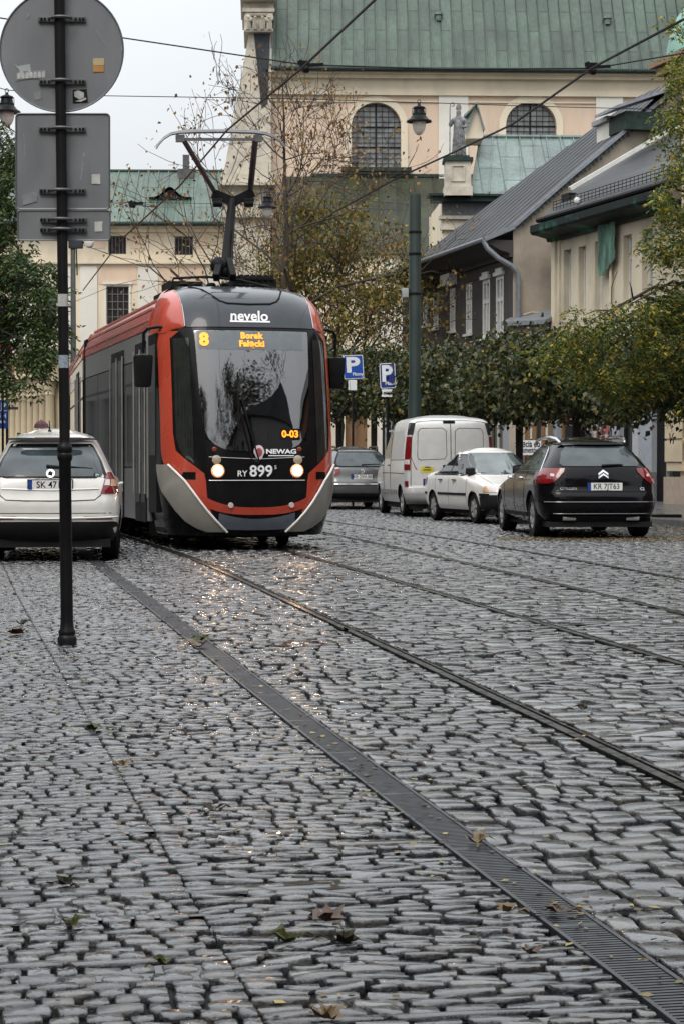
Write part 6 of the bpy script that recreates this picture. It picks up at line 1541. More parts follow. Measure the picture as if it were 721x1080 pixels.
m_shopglass = pm('shop_window_glass', (.03,.033,.035), rough=.07, var=.5, scale=1.3, spec=.7)
for i, w in enumerate(gh_holes): CC.window(gh, w, .18, m_shop if i%2 else m_shopw, m_shopglass, 2, 2, fw=.14, bar=.06, cross=[.75], name='shop_window')
[CC.bpart(gh, 'shop_pilaster', m_shop, (-1.0-i*3.4+.15, -1.0-i*3.4+.9, 0, 3.7, .06, -.02)) for i in range(5)]
CC.bpart(gh, 'ground_floor_band', m_stucco, (far,0,3.75,4.1,.10,-.02))
sgn = CC.bpart(gh, 'blue_sign', m_blue, (CC.px(514,430)[0],CC.px(518.6,430)[0],CC.px(516,438)[1],CC.px(516,421)[1],.25,.2))
CC.bpart(gh, 'white_sign', m_signw, (CC.px(499.5,424)[0],CC.px(505,424)[0],CC.px(502,431)[1],CC.px(502,419)[1],.25,.2))
# coved eaves, gutter, roof
zg = 8.58; og = 1.04
m = MB(); prof = [(0,zw),(.12,zw),(.12,zw+.12),(.2,zw+.16),(.45,zw+.22),(.75,zw+.38),(.95,zg-.08),(.95,zg)]
m.grid([[CC.pt(a,z,o) for o,z in prof] for a in (far+.55, 0.02)]); m.add([CC.pt(.02,z,o) for o,z in prof]+[CC.pt(.02,zg,0)], [tuple(range(len(prof)+1))])
m.build('coved_eaves', m_stucco, gh, world=True, angle=20)
m_zinc = pm('zinc_gutter', (.24,.26,.285), rough=.45, metal=.4, var=.15)
m = MB(); m.tube([CC.pt(far+.5,zg,og),CC.pt(.12,zg,og)], .09, 8)
m.tube([CC.pt(.05,zg-.05,og),CC.pt(.10,zg-.3,og-.12),CC.pt(.14,zg-.62,.55),CC.pt(.16,zg-.85,.12),CC.pt(.17,zg-1.1,-.12),CC.pt(.17,5.7,-.12)], .085, 8)
m.build('gutter_and_downpipe', m_zinc, gh, world=True)
gp = [(og,zg+.06),(0,9.06),(-2.0,10.78),(-5.4,13.6),(-6.6,14.55)]
m_slate = roofmat('grey_sheet_roof', (.034,.037,.042), (.042,.046,.052), (.022,.025,.029), .8, 4.0, 'Y', rough=.5)
m = MB(); L0 = far+.5
hip = lambda o: L0 + .98*(og-o)
m.grid([[CC.pt(hip(o),z,o) for o,z in gp],[CC.pt(.1,z,o) for o,z in gp]]); m.grid([[CC.pt(hip(o),z-.16,o) for o,z in gp],[CC.pt(.1,z-.16,o) for o,z in gp]])
m.grid([[CC.pt(hip(o),z,o) for o,z in gp],[CC.pt(L0,gp[0][1],o) for o,z in gp]])
m.grid([[CC.pt(.1,z,o) for o,z in gp],[CC.pt(.1,z-.16,o) for o,z in gp]]); m.add([CC.pt(hip(-6.6),14.55,-6.6),CC.pt(.1,14.55,-6.6),CC.pt(.1,9,-13),CC.pt(L0,9,-13)],[(0,1,2,3)]); m.add([CC.pt(hip(-6.6),14.55,-6.6),CC.pt(L0,8.6,-6.6),CC.pt(L0,8.6,-13)],[(0,1,2)])
a = L0
while a < 0:
    for (o0,z0),(o1,z1) in zip(gp[:-1],gp[1:]):
        if a < hip(o0): continue
        f_ = min(1, (a-hip(o0))/(hip(o1)-hip(o0))); m.beam(CC.pt(a,z0+.008,o0), CC.pt(a,z0+(z1-z0)*f_+.008,o0+(o1-o0)*f_), .025, .02)
    a += .8
ro = m.build('roof', m_slate, gh, smooth=False, world=True, fix=False)
m = MB()
for (o0,z0),(o1,z1) in zip(gp[1:-1],gp[2:]): m.beam(CC.pt(.12,z0-.02,o0), CC.pt(.12,z1-.02,o1), .10, .12)
m.beam(CC.pt(.12,gp[0][1]-.06,gp[0][0]), CC.pt(.12,gp[1][1]-.04,gp[1][0]), .12, .16)
m.build('verge_flashing', m_zinc, ro, smooth=False, world=True)
m = MB()       # ragged lower edge of tiles under the verge
for i in range(44):
    f = i/43; o = -.3-5.9*f; z = np.interp(-o, [0,2,5.4,6.6], [9.06,10.78,13.6,14.55])
    c = CC.pt(.13, z-.24-random.uniform(0,.08), o); m.beam(c, c+(CC.pt(0,.84,-1)-CC.pt(0,0,0)-CC.O*0).normalized()*.0+V(.0,0,.12), .10, .05)
m.build('verge_teeth', m_darkcop, ro, smooth=False, world=True)
m = MB(); m.add([CC.pt(0,0,0)]+[CC.pt(0,z-.12,o) for o,z in gp[1:]]+[CC.pt(0,9,-13),CC.pt(0,0,-13)], [tuple(range(len(gp)+2))]); m.build('gable_wall', m_gable, gh, smooth=False, world=True)
m = MB(); m.tube([CC.pt(.1,6.1,-.3),CC.pt(.1,6.2,-.6),CC.pt(.1,6.15,-1.4)], .05, 6); m.build('cable', m_gable, gh, world=True)
# dormer and chimney base on the street slope
Pn = CC.pt(0,10.78,-2.0); Nn = (CC.pt(0,13.6,-5.4)-Pn).cross(CC.e).normalized()
p = ppl(640,146,Pn,Nn); m = MB()
a, o = (p-CC.O).dot(CC.e), (p-CC.O).dot(CC.n)
CC.box(m, a-1.0, a+.2, p.z-.8, p.z+.55, o+.0, o-1.4); m.build('chimney_base', m_whitep, ro, smooth=False, world=True)
m = MB(); CC.box(m, a-1.1, a+.3, p.z+.56, p.z+.72, o+.15, o-1.5); m.build('chimney_cap', m_zinc, ro, smooth=False, world=True)
p = ppl(668,128,Pn,Nn); a, o = (p-CC.O).dot(CC.e), (p-CC.O).dot(CC.n)
m = MB(); CC.box(m, a-1.0, a+.5, p.z-.35, p.z+.25, o+.5, o-1.8); dm = m.build('dormer', m_darkcop, ro, smooth=False, world=True)
m = MB(); q = [CC.pt(a-1.3,p.z+.28,o+.9),CC.pt(a+.8,p.z+.28,o+.9),CC.pt(a+.8,p.z+1.5,o-2.6),CC.pt(a-1.3,p.z+1.5,o-2.6)]; m.prism(q, (0,0,.1)); m.build('dormer_roof', m_zinc, dm, smooth=False, world=True)

# ---------------- low shop between the two houses
BO = (WX(583,65), 65.0); e_ = V(BO[0]-CC.O.x, BO[1]-CC.O.y, 0); AX = Fac((CC.O.x, CC.O.y), math.atan2(e_.y, e_.x)); AX.O = AX.O + AX.n*.25; la = e_.length
sh = thing('shop', 'low shop with brown wooden front and lead roof between grey and cream houses', 'shop', (CC.O.x+1, 66.5, 0))
zt = AX.px(560,343)[1]
ho = (AX.px(553,450)[0], AX.px(580,450)[0], .35, AX.px(566,430)[1])
m = MB(); AX.wall(m, .02, la-.02, 0, zt, [ho], depth=.25); m.build('wall', m_gable, sh, smooth=False, world=True)
m = MB(); m.prism([AX.pt(-.15,zt,.25),AX.pt(la,zt,.25),AX.pt(la,zt+.55,-1.5),AX.pt(-.15,zt+.55,-1.5)], (0,0,.14)); m.build('roof', m_zinc, sh, smooth=False, world=True)
AX.window(sh, ho, .12, m_brown, m_shopglass, 3, 1, fw=.14, bar=.16, name='shop_front')
AX.bpart(sh, 'poster', m_paper, (AX.px(570.5,450)[0],AX.px(577,450)[0],AX.px(573,464)[1],AX.px(573,442)[1],-.085,-.11),(AX.px(555.5,450)[0],AX.px(559,450)[0],AX.px(557,463)[1],AX.px(557,434)[1],-.085,-.11))
AX.bpart(sh, 'sign_board', m_signw, (AX.px(550,470)[0],AX.px(577,470)[0],AX.px(563,480)[1],AX.px(563,464.5)[1],.40,.34))
so_ = [o for o in sh.children if o.name.startswith('sign_board')][0]
ca, cz = AX.px(563,468.5); text_mb('zdjęcia do', .30, lambda a,c,d: AX.pt(ca+a, cz+c, .405+d), depth=.002, bold=.006, sx=.78).build('sign_lettering', m_platetxt, so_, smooth=False, world=True)
cz2 = AX.px(563,475)[1]; text_mb('dokumentów', .26, lambda a,c,d: AX.pt(ca+a, cz2+c, .405+d), depth=.002, bold=.004, sx=.62).build('sign_lettering', m_platetxt, so_, smooth=False, world=True)

# ---------------- cream house with dark eaves
BB = Fac(BO, R(-72.5))
bh = thing('cream_house', 'cream two storey house with heavy dark eaves above the shops', 'house', (BO[0]+4, 66, 0))
m_cream2 = pm('weathered_cream_plaster', (.60,.535,.41), rough=.85, var=.12, scale=1.3, col2=(.36,.33,.26), mix_scale=.9, mix_lo=.48, mix_hi=.75, bump=.2, spec=.2, stretch=(1,1,.4))
zw = BB.px(584,255.5)[1]; Lb = 9.3
wpx = [(594,601.5,261.6),(609.5,617.2,258),(626.6,634.2,253),(656.7,665.5,246),(676.8,687.5,240)]
hs = []
for x0,x1,y0 in wpx:
    s0 = BB.px(x0,280)[0]; s1 = BB.px(x1,280)[0]; z1 = BB.px((x0+x1)/2,y0+1.5)[1]; hs.append((s0,s1,5.9,z1))
low = [(.35,1.45,.3,3.4),(2.1,3.6,.3,3.3),(5.0,6.5,.2,3.6)]
m = MB(); BB.wall(m, 0, Lb, 4.05, zw, hs, depth=.30); m.add([BB.pt(0,0),BB.pt(0,0,-8),BB.pt(0,zw,-8),BB.pt(0,zw)],[(0,1,2,3)]); m.build('wall', m_cream2, bh, smooth=False, world=True)
m = MB(); BB.wall(m, 0, Lb, 0, 4.0, low, depth=.3, off=.04); m.build('ground_floor_wall', m_shop, bh, smooth=False, world=True)
BB.bpart(bh, 'ground_floor_cornice', m_cream2, (0,Lb,4.0,4.2,.2,-.02))
m_curt = pm('curtained_glass', (.27,.275,.27), rough=.15, var=.3, scale=2, spec=.6)
for w in hs: BB.window(bh, w, .26, m_wframe, m_curt, 2, 2, fw=.08, bar=.05, cross=[.68])
BB.bpart(bh, 'lesene', m_cream2, (0,.28,4.2,zw,.10,-.02),(.42,.56,4.2,zw,.06,-.02))
for i, w in enumerate(low): BB.window(bh, w, .2, [m_brown, m_blackmetal, m_blackmetal][i], m_shopglass, 2, 2, fw=.12, bar=.08, cross=[.78], name='shop_window')
BB.bpart(bh, 'red_panel', pm('red_shop_paint', (.42,.03,.05), rough=.45, var=.1), (BB.px(600,450)[0],BB.px(604.5,450)[0],.3,3.6,.14,.03))
BB.bpart(bh, 'black_panel', m_blackmetal, (BB.px(611,455)[0],BB.px(621,455)[0],.3,BB.px(616,449)[1],.5,.06))
[BB.bpart(bh, 'shop_pilaster', pm('light_shop_pilaster', (.42,.44,.47), rough=.55, var=.06), q_) for q_ in ((BB.px(605,450)[0],BB.px(611,450)[0],0,3.9,.16,.03),(BB.px(638,450)[0],BB.px(645,450)[0],0,3.9,.16,.03),(BB.px(676,450)[0],BB.px(682,450)[0],0,3.95,.30,.03))]
BB.bpart(bh, 'shop_column', m_shop, (BB.px(682.3,450)[0],BB.px(695,450)[0],0.0,3.95,.25,.03))
BB.bpart(bh, 'column_base', pm('grey_plinth', (.16,.18,.19), rough=.6), (BB.px(682,450)[0],BB.px(695.3,450)[0],0.0,.95,.28,.02))
ev = [(0,zw),(.18,zw+.02),(.22,zw+.12),(.55,zw+.2),(.72,zw+.22),(.78,zw+.30),(.78,zw+.52),(.1,zw+.62)]
m_eave = pm('dark_eaves_paint', (.016,.022,.021), rough=.5, var=.3, col2=(.03,.12,.085), mix_scale=.7, mix_lo=.52, mix_hi=.62)
m = MB(); m.grid([[BB.pt(a,z,o) for o,z in ev] for a in np.linspace(-.15, Lb+.3, 8)]); m.add([BB.pt(-.15,z,o) for o,z in ev], [tuple(range(len(ev)))]); m.build('eaves', m_eave, bh, world=True, angle=20)
br = [(.45,zw+.74),(-.6,10.1),(-4.55,12.4),(-6.2,13.1)]
m_tile = roofmat('dark_wet_tiles', (.022,.024,.027), (.03,.032,.036), (.011,.012,.014), .28, .22, 'Y', rough=.35, swap=False)
m = MB(); m.grid([[BB.pt(a,z,o) for o,z in br] for a in (-.05,Lb+.3)]); m.grid([[BB.pt(a,z-.15,o) for o,z in br] for a in (-.05,Lb+.3)]); m.grid([[BB.pt(-.05,z,o) for o,z in br],[BB.pt(-.05,z-.15,o) for o,z in br]])
m.add([BB.pt(-.05,zw+.74,.45),BB.pt(Lb+.3,zw+.74,.45),BB.pt(Lb+.3,zw+.56,.42),BB.pt(-.05,zw+.56,.42)],[(0,1,2,3)]); m.add([BB.pt(Lb,0,0),BB.pt(Lb,0,-8),BB.pt(Lb,13,-6),BB.pt(Lb,zw,0)],[(0,1,2,3)])
ro = m.build('roof', m_tile, bh, smooth=False, world=True, fix=False)
m = MB()
for (o0,z0),(o1,z1) in zip(br[1:-1],br[2:]): m.beam(BB.pt(-.08,z0+.06,o0), BB.pt(-.08,z1+.06,o1), .16, .16)
m.build('white_flashing', m_wframe, ro, smooth=False, world=True)
m = MB(); zsn = zw+1.05
for t in (0,.1,.2): m.tube([BB.pt(.4,zsn+t,.2-.0),BB.pt(Lb,zsn+t,.2)], .014, 5)
for i in range(34): a = .4+i*(Lb-.4)/33; m.tube([BB.pt(a,zsn-.12,.2),BB.pt(a,zsn+.22,.2)], .010, 5)
m.build('snow_guard', m_blackmetal, ro, world=True)
m = MB(); m.tube([BB.pt(-.1,zw+.70,.52),BB.pt(Lb,zw+.70,.52)], .09, 8); m.build('gutter', m_blackmetal, bh, world=True)
m = MB(); BB.box(m, .35, .95, zw+1.0, zw+1.5, -.1, -.6); m.build('roof_box', m_blackmetal, ro, smooth=False, world=True)
m = MB(); m.lathe([(0,-.03),(.08,-.01),(.11,.03),(.0,.01)], tuple(BB.pt(2.4,zw+1.05,.25)), 14, 'y'); m.build('small_dish', m_wframe, ro, world=True)
# torn green netting hanging from the eaves
m = MB(); s0, s1 = BB.px(636.7,250)[0], BB.px(654,250)[0]; rows = []
for i in range(9):
    f = i/8; zt_, zb_ = zw+.1, np.interp(f, [0,.15,.6,1], [zw-1.35,zw-1.5,zw-1.3,zw-1.0]); rows.append([BB.pt(s0+(s1-s0)*f, zt_+(zb_-zt_)*j/6, .22+.03*math.sin(i*2.3)+.02*math.sin(j*1.7+i)) for j in range(7)])
m.sheet(rows, tuple(-BB.n*.015)); m.build('green_netting', pm('green_netting', (.10,.20,.15), rough=.8, var=.5, scale=4, stretch=(1,1,.3), col2=(.045,.085,.07), mix_scale=3), bh, world=True)
m = MB(); m.tube([BB.pt(BB.px(647,270)[0],zw-.1,.1),BB.pt(BB.px(646,270)[0],4.2,.1)], .05, 6); m.build('downpipe', m_cream2, bh, world=True)
# pipes at its near end
m_pipe = pm('grey_pipe', (.15,.16,.16), rough=.5, var=.5, scale=5)
m = MB(); p = W(705,530,54.2); m.tube([V(p.x,p.y,0),V(p.x,p.y,3.6)], .085, 10); pipe = m.build('downpipe', m_pipe); tag(pipe, 'grey downpipe with scrawls beside the beige corner at the right edge', 'pipe')
pipe['category'] = 'pipe'
m = MB()
for i in range(10):
    z = 1.3+i*.16; m.tube([V(p.x-.06,p.y-.08,z),V(p.x+.0,p.y-.095,z+.08),V(p.x+.05,p.y-.08,z+.02)], .012, 4)
m.build('scrawl', m_paper, pipe)
BB.bpart(bh, 'black_strip', m_blackmetal, (BB.px(695.5,450)[0],Lb,0,4.0,.10,.03))  # flat black strip at the near end of the shop wall

# ---------------- dresses hanging by the shop
rk = thing('clothes_rack', 'black rail hung with patterned dresses outside the shops', 'clothes rack', (*W(629,470,60).to_2d(),0))
m = MB(); m.tube([V(-.42,0,0),V(-.42,0,2.45)], .02, 6); m.tube([V(.42,0,0),V(.42,0,2.45)], .02, 6); m.tube([V(-.5,0,2.45),V(.5,0,2.45)], .02, 6); m.build('rail', m_blackmetal, rk)
for i, (x, c) in enumerate(((-.26,(.05,.05,.055)),(-.08,(.36,.30,.26)),(.1,(.10,.06,.06)),(.28,(.30,.08,.09)))):
    m = MB(); rows = []
    for f, w in ((0,.05),(.06,.15),(.2,.12),(.45,.10),(.75,.16),(1,.2)):
        rows.append([V(x+w*.9*math.cos(t), .10*math.sin(t)*(1+.3*math.cos(5*t)), 2.4-1.35*f) for t in np.linspace(0,2*math.pi,17)[:-1]])
    m.grid(rows, True); d_ = m.build('dress', pm('dress_fabric_%s' % 'abcd'[i], c, rough=.9, var=.5, scale=18, col2=(.42,.38,.36), mix_scale=9, mix_lo=.52, mix_hi=.6)); d_.location = rk.location; tag(d_, ['black patterned dress, first on the rail by the shop door','pale beige dress, second on the rail outside the shop','dark maroon dress, third on the rail outside the shop','red dress at the right end of the rail outside the shop'][i], 'dress', 'dresses on the rail')

# ---------------- beige corner house with copper dome at the right edge
AA = Fac((WX(717,53.0), 53.0), R(-73))
ah = thing('beige_house', 'beige corner house with copper dome cut off by the right edge', 'house', (WX(703.5,53.6)+3, 53, 0))
m_beige = pm('smooth_beige_plaster', (.54,.46,.33), rough=.85, var=.08, scale=1.2, col2=(.43,.37,.27), mix_lo=.5, mix_hi=.8, spec=.2)
zt = 11.3; hs = [(1.6,2.7,5.6,8.0),(4.2,5.3,5.6,8.0),(6.8,7.9,5.6,8.0),(1.6,2.9,.4,3.3),(4.0,5.4,.4,3.3)]
m = MB(); AA.wall(m, 0, 12, 0, zt, hs); m.add([AA.pt(0,0),AA.pt(0,0,-9),AA.pt(0,zt,-9),AA.pt(0,zt)],[(0,1,2,3)]); m.build('wall', m_beige, ah, smooth=False, world=True)
for w in hs: AA.window(ah, w, .2, m_wframe, m_oldglass, 2, 2, fw=.1, bar=.07, cross=[.65], sill=m_wframe)
AA.bpart(ah, 'corner_pier', m_beige, (-.62,.3,1.0,4.0,.10,-.5), (-.70,.35,4.0,4.2,.16,-.55))
AA.bpart(ah, 'plinth', pm('pinkish_plinth', (.38,.31,.25), rough=.8, var=.1), (-.68,12,0,AA.px(710,503)[1],.16,-.5))
AA.bpart(ah, 'rusticated_corner', m_beige, *[(-.66,.3,1.25+i*.62,1.25+i*.62+.56,.14,.0) for i in range(4)])
AA.bpart(ah, 'cornice', pm('brown_cornice', (.23,.14,.075), rough=.6, var=.15), (-.45,12,zt,zt+.22,.30,-.3),(-.62,12,zt+.23,zt+.44,.45,-.3),(-.78,12,zt+.45,zt+.6,.6,-.3))
m = MB(); p = W(748,40,54.5); m.lathe([(1.15,-1.0),(1.2,-.5),(1.18,0),(1.1,.45),(.9,.95),(.6,1.35),(.25,1.6),(.1,1.75),(.1,2.2),(0,2.25)], (p.x,p.y,p.z-.4), 24)
m.build('copper_dome', pm('dome_patina', (.19,.36,.29), rough=.5, var=.2, scale=2), ah, world=True)
m = MB(); m.lathe([(1.05,0),(1.05,.7),(0,.7)], (p.x,p.y,zt+.2), 20); m.build('turret_drum', m_beige, ah, world=True)
m = MB(); m.tube([AA.pt(0,zt+.66,-.3),AA.pt(12,zt+.66,-.3)], .05, 5); m.add([AA.pt(-.4,zt+.67,.5),AA.pt(12,zt+.67,.5),AA.pt(12,zt+3,-5),AA.pt(2.5,zt+3,-5)],[(0,1,2,3)]); m.build('roof', m_copper2, ah, smooth=False, world=True, fix=False)
text_mb('Vr', .42, lambda a,c,d: AA.pt(-.25+a, 1.85+c, .142+d), depth=.003, bold=.004, shear=.3).build('graffiti', m_platetxt, ah, smooth=False, world=True)

# kerb and pavement on the right
m_pave = pm('wet_pavement_slabs', (.10,.10,.10), rough=.35, var=.35, scale=3, rvar=.15, col2=(.055,.055,.055), mix_scale=2)
KB = [(20,9.9),(33,7.35),(40,6.05),(46,4.9),(52,3.7),(60,2.1),(75,-.9),(90,-3.5)]
KB = dens(KB, 1.0); i_ = offs(KB, .0); o_ = offs(KB, .14); far_ = offs(KB, 14)
m = MB(); m.grid([[V(x,y,-.02) for y,x in i_],[V(x,y,.10) for y,x in i_],[V(x,y,.115) for y,x in offs(KB,.02)],[V(x,y,.115) for y,x in o_]]); tag(m.build('kerb', pm('granite_kerb', (.16,.16,.155), rough=.5, var=.25, scale=8), world=True, fix=False, smooth=False), kind='structure')
m = MB(); m.grid([[V(x,y,.112) for y,x in o_],[V(x,y,.112) for y,x in far_]]); tag(m.build('pavement', m_pave, fix=False, smooth=False), kind='structure')

# ---------------- tram driver, dimly visible behind the windscreen
dv = thing('person', 'person in dark navy jacket seated at the controls behind the tram windscreen', 'person', tuple(tram.matrix_basis @ V(0,1.22,1.12)), TH)
m_skin = pm('skin', (.36,.21,.15), rough=.55, var=.08); m_jkt = pm('navy_jacket', (.02,.025,.05), rough=.8, var=.2); m_hair = pm('brown_hair', (.035,.022,.014), rough=.6)
pts = [V(0,.05,0),V(0,.08,.22),V(0,.07,.42),V(0,.06,.54),V(.20,.05,.50),V(.27,-.05,.26),V(.20,-.32,.22),V(-.20,.05,.50),V(-.27,-.05,.26),V(-.20,-.32,.22),V(.11,-.2,.02),V(.12,-.46,-.02),V(.12,-.48,-.42),V(-.11,-.2,.02),V(-.12,-.46,-.02),V(-.12,-.48,-.42)]
ed = [(0,1),(1,2),(2,3),(3,4),(4,5),(5,6),(3,7),(7,8),(8,9),(0,10),(10,11),(11,12),(0,13),(13,14),(14,15)]
skin(pts, ed, [.15,.14,.16,.09,.075,.055,.04,.075,.055,.04,.09,.075,.055,.09,.075,.055], 'body', m_jkt, dv)
skin([V(0,.05,.55),V(0,.035,.64),V(0,.02,.74),V(0,.02,.82)], [(0,1),(1,2),(2,3)], [.055,.055,.098,.088], 'head', m_skin, dv)
m = MB(); m.ball((0,.035,.80), .108, 14, (.92,1.02,.95)); m.v = [v if v[1] > -.045 or v[2] > .845 else (v[0], -.02, v[2]) for v in m.v]; m.build('hair', m_hair, dv)
m = MB(); m.ball((.035,-.078,.765), .012, 8); m.ball((-.035,-.078,.765), .012, 8); m.build('eyes', m_hair, dv)
m = MB(); m.hexa([V(-.012,-.07,.71),V(.012,-.07,.71),V(.014,-.105,.715),V(-.014,-.105,.715),V(-.006,-.07,.765),V(.006,-.07,.765),V(.005,-.085,.765),V(-.005,-.085,.765)]); m.build('nose', m_skin, dv)
for sg in (-1, 1):
    m = MB(); m.ball((sg*.2,-.37,.22), .042, 10, (.9,1.2,.6))
    for q in range(4): m.tube([V(sg*.2+(q-1.5)*.018,-.39,.225), V(sg*.2+(q-1.5)*.02,-.45,.22), V(sg*.2+(q-1.5)*.02,-.46,.185)], .009, 6)
    m.tube([V(sg*.165,-.37,.22), V(sg*.145,-.41,.215)], .010, 6); m.build('hand', m_skin, dv)
# ================================================================== TREES
def leaf_mesh(name, pos, size, mat, parent, pinnate=0, droop=.3, seed=1, asp=.55, fold=True):
    """leaves as small folded blades; pinnate > 0 gives each spray that many leaflet pairs along a drooping stalk"""
    r = np.random.default_rng(seed); pos = np.asarray(pos, float); n = len(pos)
    if pinnate:
        az = r.uniform(0, 2*np.pi, n); el = r.normal(-droop, .35, n)
        d = np.stack([np.cos(az)*np.cos(el), np.sin(az)*np.cos(el), np.sin(el)], 1)
        up = np.tile([0,0,1.0], (n,1)); sd = np.cross(d, up); sd /= np.linalg.norm(sd, axis=1)[:,None]; nn = np.cross(sd, d)
        L_ = size*r.uniform(.75, 1.25, n)
        P, D, S = [], [], []
        for k in range(pinnate):
            f = (k+1)/pinnate
            base = pos + d*(L_*f)[:,None] - np.array([0,0,1])*(L_*f*f*droop*.6)[:,None]
            for sg in (-1, 1):
                ld = sd*sg*.8 + d*.55 + nn*r.normal(-.15, .25, (n,1)); ld /= np.linalg.norm(ld, axis=1)[:,None]
                P.append(base); D.append(ld); S.append(L_*.42*r.uniform(.8,1.2,n)*(1-.3*abs(f-.55)))
        P.append(pos + d*L_[:,None] - np.array([0,0,1])*(L_*droop*.6)[:,None]); D.append(d); S.append(L_*.42)
        pos = np.concatenate(P); d = np.concatenate(D); s = np.concatenate(S); n = len(pos); asp_ = .36
    else:
        d = r.normal(0, 1, (n,3)); d[:,2] -= droop*1.4; d /= np.linalg.norm(d, axis=1)[:,None]; s = size*r.uniform(.6, 1.3, n); asp_ = asp
    rnd = r.normal(0, 1, (n,3)); rnd[:,2] += .6; w = np.cross(d, rnd); w /= np.linalg.norm(w, axis=1)[:,None]+1e-9; nn = np.cross(w, d)
    s = s[:,None]; wid = w*s*asp_*.5
    v0 = pos; v1 = pos + d*s*.42 + wid + nn*s*.06; v2 = pos + d*s; v3 = pos + d*s*.42 - wid + nn*s*.06; v2 = v2 - np.array([0,0,1])*s*.08
    vs_ = np.stack([v0,v1,v2,v3], 1).reshape(-1,3); b = np.arange(n)*4
    ft = np.concatenate([np.stack([b,b+1,b+2],1), np.stack([b,b+2,b+3],1)])
    o = mesh_np(name, vs_, np.zeros((0,4),int), ft, mat, smooth=False); o.parent = parent; return o
def grow(mb, p, d, L, r, depth, rng_, tips, spread=.6, up=.15, taper=.7, nseg=4, kids=(2,3), wob=.18, minr=.006):
    pts = [Vector(p)]; rs = [r]; d = Vector(d).normalized()
    for i in range(nseg):
        d = (d + V(rng_.gauss(0,wob), rng_.gauss(0,wob), rng_.gauss(0,wob)+up*.25)).normalized()
        pts.append(pts[-1] + d*L/nseg); rs.append(max(minr*.7, r*(1-(1-taper)*(i+1)/nseg)))
    mb.tube(pts, rs, 8 if r > .05 else 5 if r > .015 else 4)
    tips.append((pts[-1].copy(), depth)); 
    if depth <= 1: tips.append((pts[-2].copy(), depth))
    if depth <= 0: return
    for k in range(rng_.randint(*kids)):
        i = rng_.randint(max(1,nseg//2), nseg); a = rng_.uniform(0, 2*math.pi)
        q = d.orthogonal().normalized(); q = Matrix.Rotation(a, 3, d) @ q
        nd = (d*(1-spread*.5) + q*spread*rng_.uniform(.6,1.3) + V(0,0,up)).normalized()
        grow(mb, pts[i], nd, L*rng_.uniform(.6,.85), max(minr, rs[i]*rng_.uniform(.5,.72)), depth-1, rng_, tips, spread, up, taper, nseg, kids, wob, minr)
m_bark = pm('wet_dark_bark', (.022,.019,.016), rough=.75, var=.4, scale=10, bump=.8, bscale=18, stretch=(1,1,.3), spec=.3)
m_bark2 = pm('grey_brown_bark', (.060,.048,.038), rough=.8, var=.35, scale=6, bump=.6, bscale=14, stretch=(1,1,.3), spec=.2)
m_leafd = island_mat('dark_maple_leaves', [(0,(.012,.022,.008)),(.45,(.030,.046,.014)),(.75,(.065,.075,.022)),(.90,(.14,.12,.032)),(1,(.20,.13,.035))], rough=.45, trans=.2, spec=.4)
m_leafy = island_mat('yellow_green_leaves', [(0,(.03,.062,.015)),(.4,(.075,.125,.028)),(.7,(.16,.19,.035)),(.88,(.40,.32,.045)),(1,(.55,.38,.05))], rough=.45, trans=.4, spec=.4)
m_leafg = island_mat('deep_green_leaves', [(0,(.020,.045,.013)),(.5,(.045,.085,.022)),(.85,(.085,.13,.035)),(1,(.15,.18,.045))], rough=.42, trans=.25, spec=.45)
m_leafo = island_mat('autumn_olive_leaves', [(0,(.065,.072,.02)),(.4,(.15,.145,.035)),(.7,(.27,.22,.05)),(.88,(.32,.19,.055)),(1,(.20,.09,.03))], rough=.5, trans=.3, spec=.3)
m_leafb = island_mat('brown_last_leaves', [(0,(.09,.045,.018)),(.5,(.20,.11,.035)),(1,(.30,.19,.06))], rough=.55, trans=.25, spec=.3)

def globe_tree(px, Y, label, seed, rad=1.75, hz=3.45, vr=1.15, n=8400, mat=None, trunk=.11, lean=0):
    rg = random.Random(seed); rr = np.random.default_rng(seed); x = WX(px, Y)
    t = thing('pruned_street_tree', label, 'tree', (x, Y, 0), 0, 'round headed street trees along the parked cars')
    m = MB(); fork = hz-vr*1.0
    m.tube([V(0,0,-.05),V(lean*.3,0,.5),V(lean*.6,.02,fork*.6),V(lean,0,fork),V(lean,0,fork+.4)], [trunk*1.35,trunk,trunk*.9,trunk*.95,trunk*.7], 10)
    tips = []
    for k in range(7):
        a = 2*math.pi*k/7+rg.uniform(-.3,.3); grow(m, V(lean,0,fork+rg.uniform(-.05,.3)), V(math.cos(a)*.9,math.sin(a)*.9,rg.uniform(.35,.9)), rad*.75, trunk*.5, 2, rg, tips, .7, .1, nseg=3)
    m.build('trunk', m_bark, t)
    cl = []
    for i in range(105):      # leaf clumps through the crown, mostly toward the outside
        u = rr.normal(0,1,3); u /= np.linalg.norm(u); rho = rr.uniform(.45,1.0)**.6*(1+rr.normal(0,.07))
        bump = 1+.15*math.sin(3*math.atan2(u[1],u[0])+seed)+.1*math.sin(5*u[2]+seed)
        c = np.array([lean+u[0]*rad*rho*bump, u[1]*rad*rho*bump, hz+u[2]*vr*rho*bump - .25*(u[0]**2+u[1]**2)*rho]); 
        if c[2] < hz-vr*.75: c[2] = hz-vr*rr.uniform(.35,.8)
        cl.append((c, rr.uniform(.16,.34)))
    ps = np.concatenate([c + rr.normal(0, 1, (n//105, 3))*s*np.array([1,1,.75]) for c, s in cl])
    leaf_mesh('crown', ps, .125, mat or m_leafd, t, seed=seed, droop=.5, asp=.8)
    return t
globe_tree(737, 38.5, 'round headed tree cut by the right edge beyond the black estate', 3, rad=2.0, hz=3.0, vr=1.1, n=10500)
globe_tree(608, 44, 'round headed tree with forked dark trunk in front of the brown shop door', 5, rad=1.75, hz=3.1, vr=1.0)
